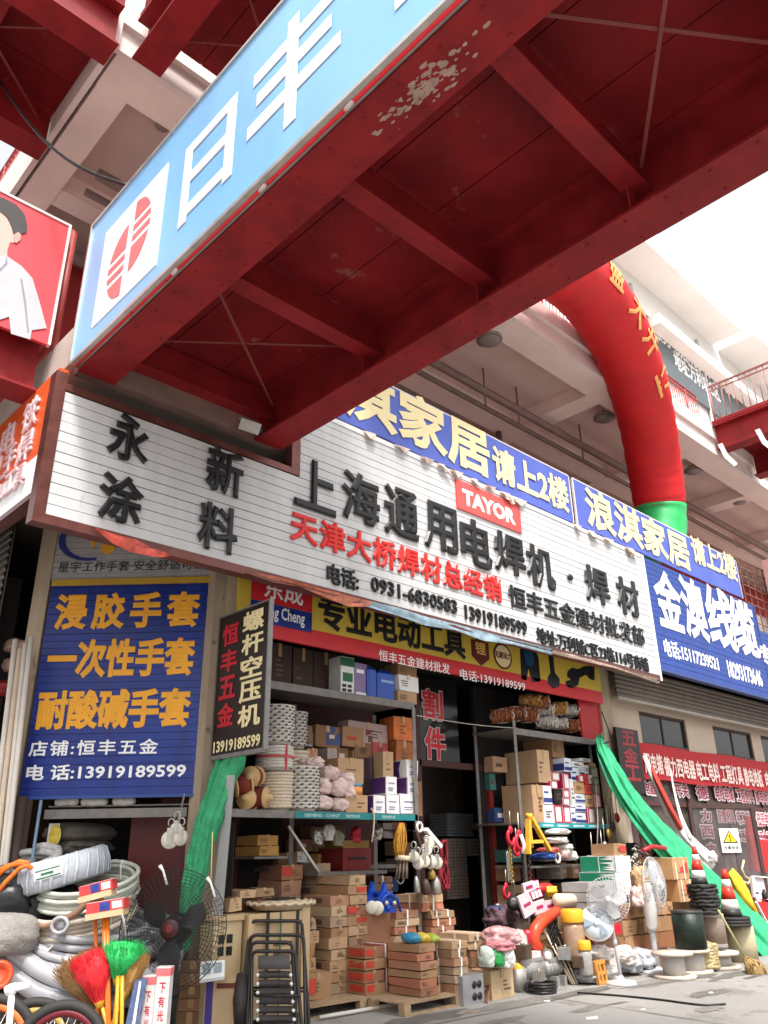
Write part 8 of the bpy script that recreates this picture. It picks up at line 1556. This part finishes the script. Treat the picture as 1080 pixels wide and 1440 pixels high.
# blue beam trolley with white wheels in the middle
BL = M('bright blue enamel', (.01, .06, .42), .35, 0, .15, 5); P = PY(8.0)
t = thing('beam_trolley', 'bright blue beam trolley with white wheels on top of the middle cartons', 'trolley', P.hit(543, 1284))
q = MB(); v = [P.hit(*p) for p in ((530, 1284), (558, 1283), (552, 1262), (546, 1256), (542, 1240), (537, 1258), (533, 1264))]; q.prism(v, (0, .05, 0)); build(q, 'side_plate', BL, t)
q = MB(); v = [p+Vector((.05, .28, .0)) for p in v]; q.prism(v, (0, .05, 0)); build(q, 'side_plate', BL, t)
q = MB(); a = P.hit(546, 1258); q.tube([a+Vector((0, -.03, 0)), a+Vector((.05, .36, 0))], .035, 10); a = P.hit(545, 1277); q.tube([a+Vector((0, -.03, 0)), a+Vector((.05, .36, 0))], .03, 10); build(q, 'spindle', BL, t)
q = MB(); q.tube([P.hit(531, 1280)+Vector((0, -.03, 0)), P.hit(536, 1262)+Vector((0, -.04, 0)), P.hit(545, 1256)+Vector((0, -.04, 0)), P.hit(556, 1264)+Vector((0, -.04, 0)), P.hit(561, 1282)+Vector((0, -.03, 0))], .015, 6); build(q, 'bracket', BL, t)
for px, py, R in ((521, 1276, .075), (529, 1277, .08)): c = P.hit(px, py); q = MB(); q.lathe([(.02, -.03), (R*.9, -.03), (R, -.015), (R, .015), (R*.9, .03), (.02, .03)], c+Vector((0, -.02, 0)), (-.8, -.6, 0), 18); build(q, 'wheel', M('ivory wheel', (.68, .64, .55), .4), t)
for px in (541, 552): q = MB(); q.ball(P.hit(px, 1270)+Vector((0, -.03, 0)), .03, 8, 6); build(q, 'bolt', ALU, t)
q = MB(); l, r, b, t_ = rect(PY(7.98), 516, 1286, 556, 1330); q.box(l, r+.2, 8.15, 8.6, 0, PY(8.0).hit(543, 1284).z-.005, 0, .004); tag(build(q, 'carton', K[2]), 'tall reddish carton carrying the blue beam trolley', 'carton')
# ================================================================== dim stock deep in the racks and the shop
def fill(where, xs, Y, zrange, hs, mats, dep=.3, skip=(), maxw=.5):
    """rows of older stock: every box its own object"""
    rnd = random.Random(len(where)); z = zrange[0]; layer = 0
    while z < zrange[1]-.1:
        h = rnd.uniform(*hs); x = xs[0]+rnd.uniform(0, .1); k = 0
        while x < xs[1]-.12:
            w_ = rnd.uniform(.16, maxw)
            if rnd.random() > .22 and x+w_ < xs[1]+.1:
                k += 1; m_ = rnd.choice(mats); q = MB(); hh = h*rnd.uniform(.72, .97); y = Y+rnd.uniform(0, .12); q.box(x, x+w_-.012, y, y+dep, z+.003, z+hh, 0, .005)
                o = tag(build(q, 'carton', m_), 'dim box in %s, layer %s, %s from the left' % (where, ('one', 'two', 'three', 'four', 'five', 'six', 'seven', 'eight', 'nine', 'ten', 'eleven', 'twelve', 'thirteen')[layer], ('first', 'second', 'third', 'fourth', 'fifth', 'sixth', 'seventh', 'eighth', 'ninth', 'tenth', 'eleventh', 'twelfth', 'thirteenth', 'fourteenth', 'fifteenth', 'sixteenth')[k-1]), 'carton', 'old stock at the back of the racks')
                a = MB(); a.box(x+w_*.2, x+w_*rnd.uniform(.5, .8), y-.004, y-.001+.002, z+hh*.35, z+hh*rnd.uniform(.5, .75)); b = build(a, 'printed_label', rnd.choice((WBOX, REDT, DIRT, TAPEP))); b.parent = o; b.location = OFF[b]-OFF[o]
            x += w_+rnd.uniform(.0, .06)
        z += h; layer += 1
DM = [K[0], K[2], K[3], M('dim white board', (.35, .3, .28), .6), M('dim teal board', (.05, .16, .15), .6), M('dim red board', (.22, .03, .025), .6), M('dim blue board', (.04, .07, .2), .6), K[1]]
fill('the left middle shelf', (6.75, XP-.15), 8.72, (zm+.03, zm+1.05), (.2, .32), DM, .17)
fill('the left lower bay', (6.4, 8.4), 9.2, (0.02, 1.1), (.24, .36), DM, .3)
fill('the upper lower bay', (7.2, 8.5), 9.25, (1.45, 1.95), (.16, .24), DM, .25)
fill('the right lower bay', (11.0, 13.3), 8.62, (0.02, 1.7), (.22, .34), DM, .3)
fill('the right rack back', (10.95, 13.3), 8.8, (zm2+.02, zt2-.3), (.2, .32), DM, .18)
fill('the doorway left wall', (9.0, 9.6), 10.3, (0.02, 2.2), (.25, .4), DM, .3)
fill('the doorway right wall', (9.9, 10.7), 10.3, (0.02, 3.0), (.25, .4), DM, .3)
q = MB()
for k in range(5): z = .5+k*.5; q.box(8.95, 10.8, 10.28, 10.7, z-.02, z)
tag(build(q, 'back_shelf', DKBR), 'dim brown back shelves deep inside the doorway', 'shelf')
# a few reels, gloves and tools hanging under the left rack
for i, (px, py, mt, l_) in enumerate(((447, 1178, ZN, 'dim metal fitting hanging under the teal shelf, left'), (462, 1172, WBOX, 'dim white packet hanging under the teal shelf, middle'), (475, 1180, GRN, 'dim olive packet hanging under the teal shelf, right'), (500, 1175, RH, 'dim red tool hanging under the teal shelf near the cord end'), (530, 1172, ZN, 'dim metal reel hanging under the teal shelf before the rope bundle'))):
    bag(l_, PY(8.75).hit(px, py), (.08, .06, .12), mt, .2, 16, 'hanging_goods', 'hanging goods')
# paint worn off the left girder in one patch
pp = gnd(628, 140, 6.3); rnd = random.Random(3); q = MB()
for k in range(150):
    a, r_ = rnd.uniform(0, 6.28), abs(rnd.gauss(0, 1)); c = Vector((2.86+.07*r_*math.cos(a), pp.y+.26*r_*math.sin(a), 6.2985)); n = rnd.randint(5, 8); s = rnd.uniform(.006, .034)
    if not 2.66 < c.x < 3.02: continue
    q.add([c+Vector((s*.6*rnd.uniform(.5, 1.2)*math.cos(j*6.283/n), s*1.3*rnd.uniform(.5, 1.2)*math.sin(j*6.283/n), -.0004*k/150)) for j in range(n)], [tuple(range(n-1, -1, -1))])
build(q, 'bare_patch', M('bare primer', (.36, .24, .2), .8, 0, .3, 12), B2)
# ground: cable, litter, expansion joints
q = MB(); pts, _ = smooth([gnd(812, 1396, .012), gnd(870, 1400, .012), gnd(930, 1406, .012), gnd(985, 1413, .012), gnd(1020, 1412, .012)], [1]*5, 5); q.tube(pts, .012, 6); tag(build(q, 'cable', BLACK), 'thin black cable lying on the ground before the white fans', 'cable')
for i, (px, py, s, l_) in enumerate(((834, 1432, .09, 'scrap of white paper on the pavement near the bottom edge'), (770, 1408, .05, 'small scrap of white paper before the yellow capped hoist'), (660, 1424, .05, 'small scrap of brown paper before the grey steel box'), (1000, 1396, .04, 'small scrap of white paper before the pale spools'), (905, 1420, .035, 'tiny scrap of paper before the side on fan'))):
    p = gnd(px, py, .004); q = MB(); q.prism([p+Vector((s*math.cos(a)*1.3, s*math.sin(a)*.8, 0)) for a in (.2, 1.7, 3.0, 4.6)], (0, 0, .006)); tag(build(q, 'paper_scrap', WBOX if i != 2 else K[0]), l_, 'litter')
jm = M('joint dirt', (.1, .09, .08), .9)
for a, b in (((6.0, 6.6), (16.0, 6.35)), ((9.2, 7.6), (8.6, 2.0)), ((12.6, 6.4), (12.1, 2.0))):
    q = MB(); a, b = Vector(a+(0,)), Vector(b+(0,)); n = 26; d = (b-a); s = Vector((-d.y, d.x, 0)).normalized(); rnd = random.Random(int(a.x*10)); L_, R2 = [], []
    for k in range(n+1): m_ = a+d*k/n+s*rnd.uniform(-.015, .015); w_ = rnd.uniform(.003, .012); L_.append(m_+s*w_+Vector((0, 0, .008))); R2.append(m_-s*w_+Vector((0, 0, .008)))
    q.add(L_+R2, [(k, k+1, n+2+k, n+1+k) for k in range(n)]); structure(build(q, 'pavement_joint', jm))
# ================================================================== small hardware scattered among the machines and racks
HW = [ZN, CAST, BLACK, M('oily brown metal', (.12, .08, .055), .45, .4, .3, 9), RH, YL, M('dull blue metal', (.04, .09, .22), .45), WBOX]
def bucket(label, c, R, h, m_):
    t = thing('bucket', label, 'bucket', c); q = MB(); q.lathe([(R*.8, 0), (R, h), (R*.94, h), (R*.76, .02), (.01, .015)], c, n=20); build(q, 'pail', m_, t); q = MB(); q.tube([c+Vector((R*1.0*math.cos(a), 0, h+R*.7*abs(math.sin(a))-.02)) for a in [k*math.pi/8 for k in range(9)]], .006, 5); build(q, 'handle', ZN, t)
def reel(label, c, R, m_, A): q = MB(); q.lathe([(R*.3, -.05), (R, -.05), (R, -.035), (R*.6, -.034), (R*.6, .034), (R, .035), (R, .05), (R*.3, .05)], c, A, 18); tag(build(q, 'wire_reel', m_), label, 'reel')
def coilr(label, c, R, m_): 
    q = MB()
    for i in range(4): q.tube([c+Vector((R*(1+.06*math.sin(i*3+a*2))*math.cos(a), R*math.sin(a), i*.03)) for a in [k*math.pi/10 for k in range(20)]], .016, 6, True)
    tag(build(q, 'wire_coil', m_), label, 'coil')
bucket('grey pail of parts between the buff carton and the grey hoist', Vector((9.25, 7.25, 0)), .13, .26, CAST)
bucket('dull blue pail behind the grey electric hoists', Vector((10.0, 7.55, 0)), .15, .3, HW[6])
coilr('black cable coil on the ground left of the yellow capped hoist', Vector((9.35, 6.95, .02)), .17, BLACK)
coilr('red cable coil lying behind the yellow capped hoist', Vector((9.75, 7.4, .3)), .15, RH)
for i, (px, py, Y, R, m_, l_) in enumerate(((742, 1318, 7.35, .09, HW[4], 'red wire reel under the orange pipe bend'), (733, 1303, 7.5, .1, HW[3], 'oily brown reel left of the orange pipe bend'), (722, 1270, 7.7, .09, HW[2], 'black reel behind the large pinkish pack'), (770, 1345, 7.25, .08, HW[0], 'zinc reel behind the small lever'))): reel(l_, PY(Y).hit(px, py), R, m_, (-.7, -.7, .2*i))
for i, (px, py, Y, s, m_, l_) in enumerate(((735, 1338, 7.2, .1, HW[3], 'oily brown metal block on the ground left of the hoists'), (758, 1372, 6.95, .07, HW[0], 'small zinc block before the yellow capped hoist'), (795, 1340, 7.05, .09, HW[1], 'grey metal block behind the cane poles'), (815, 1352, 6.9, .08, HW[3], 'oily brown block beside the smaller jar'), (863, 1352, 7.0, .1, HW[7], 'white carton block behind the left white fan pole'), (700, 1285, 8.0, .12, HW[6], 'dull blue metal case in the doorway'), (868, 1335, 7.1, .12, K[2], 'reddish carton block between the two white fans'))):
    c = PY(Y).hit(px, py); t = thing('metal_part', l_, 'part', c-Vector((0, 0, s))); q = MB(); q.obox(c, Vector((s, s*.3, 0)), Vector((-s*.25, s*.8, 0)), Vector((0, 0, s*.8))); build(q, 'body', m_, t); q = MB(); q.lathe([(s*.3, 0), (s*.3, s*.25), (s*.12, s*.26)], c+Vector((0, 0, s*.8)), n=12); build(q, 'boss', ZN, t)
# clips, bolts and welds along the footbridge girders
q = MB()
for k in range(26):
    y = 6.9-k*.36
    for x in (2.72, 2.98, 4.95, 5.2): q.lathe([(.014, 0), (.014, -.01), (.004, -.012)], (x, y, 6.3), n=6)
o = build(q, 'bolt_heads', RED, B2); o['kind'] = 'stuff'
# pinkish conduits and hanging wires on the board's shop front
q = MB(); q.tube([(5.4, 8.0, 4.95), (9, 7.9, 5.0), (13.4, 8.0, 4.95)], .02, 6); tag(build(q, 'conduit', ALU), 'thin conduit running behind the lower edge of the white board', 'conduit')
a, b = PY(7.9).hit(846, 1000), PY(7.9).hit(862, 1045); q = MB(); q.tube([a, a.lerp(b, .5)+Vector((.06, 0, -.1)), b], .012, 6); tag(build(q, 'wire', BLACK), 'black wire drooping down the pillar above the green net', 'wire')
# weather stains on the pillar
rnd = random.Random(11)
GR_ = [M('grime', (.135, .125, .115), .8, 0, .25, 4), M('grime light', (.19, .178, .165), .85, 0, .2, 4)]
for i, (x, y, sx, sy) in enumerate(((7.0, 6.9, .9, .22), (8.4, 6.75, .7, .2), (9.7, 6.6, .9, .16), (11.0, 6.3, .9, .15), (12.2, 5.85, .8, .14), (8.8, 5.9, .35, .12), (10.6, 5.4, .5, .14), (7.6, 6.2, .4, .1), (12.0, 4.9, .6, .15), (9.6, 4.9, .3, .12))):
    n = 22; q = MB(); q.add([(x+sx*math.cos(a)*rnd.uniform(.6, 1.15), y+sy*math.sin(a)*rnd.uniform(.5, 1.2), .0015+.0004*i) for a in [k*6.283/n for k in range(n)]], [tuple(range(n))]); structure(build(q, 'pavement_mark', GR_[i % 2]))
# drain pipes and vents on the sunlit upper wall
for i, x in enumerate((27.0, 33.0)): q = MB(); q.tube([(x, 12.38, 12), (x, 12.38, 24)], .09, 8); build(q, 'drain_pipe', M('grey drain pipe', (.5, .49, .47), .5), mall)
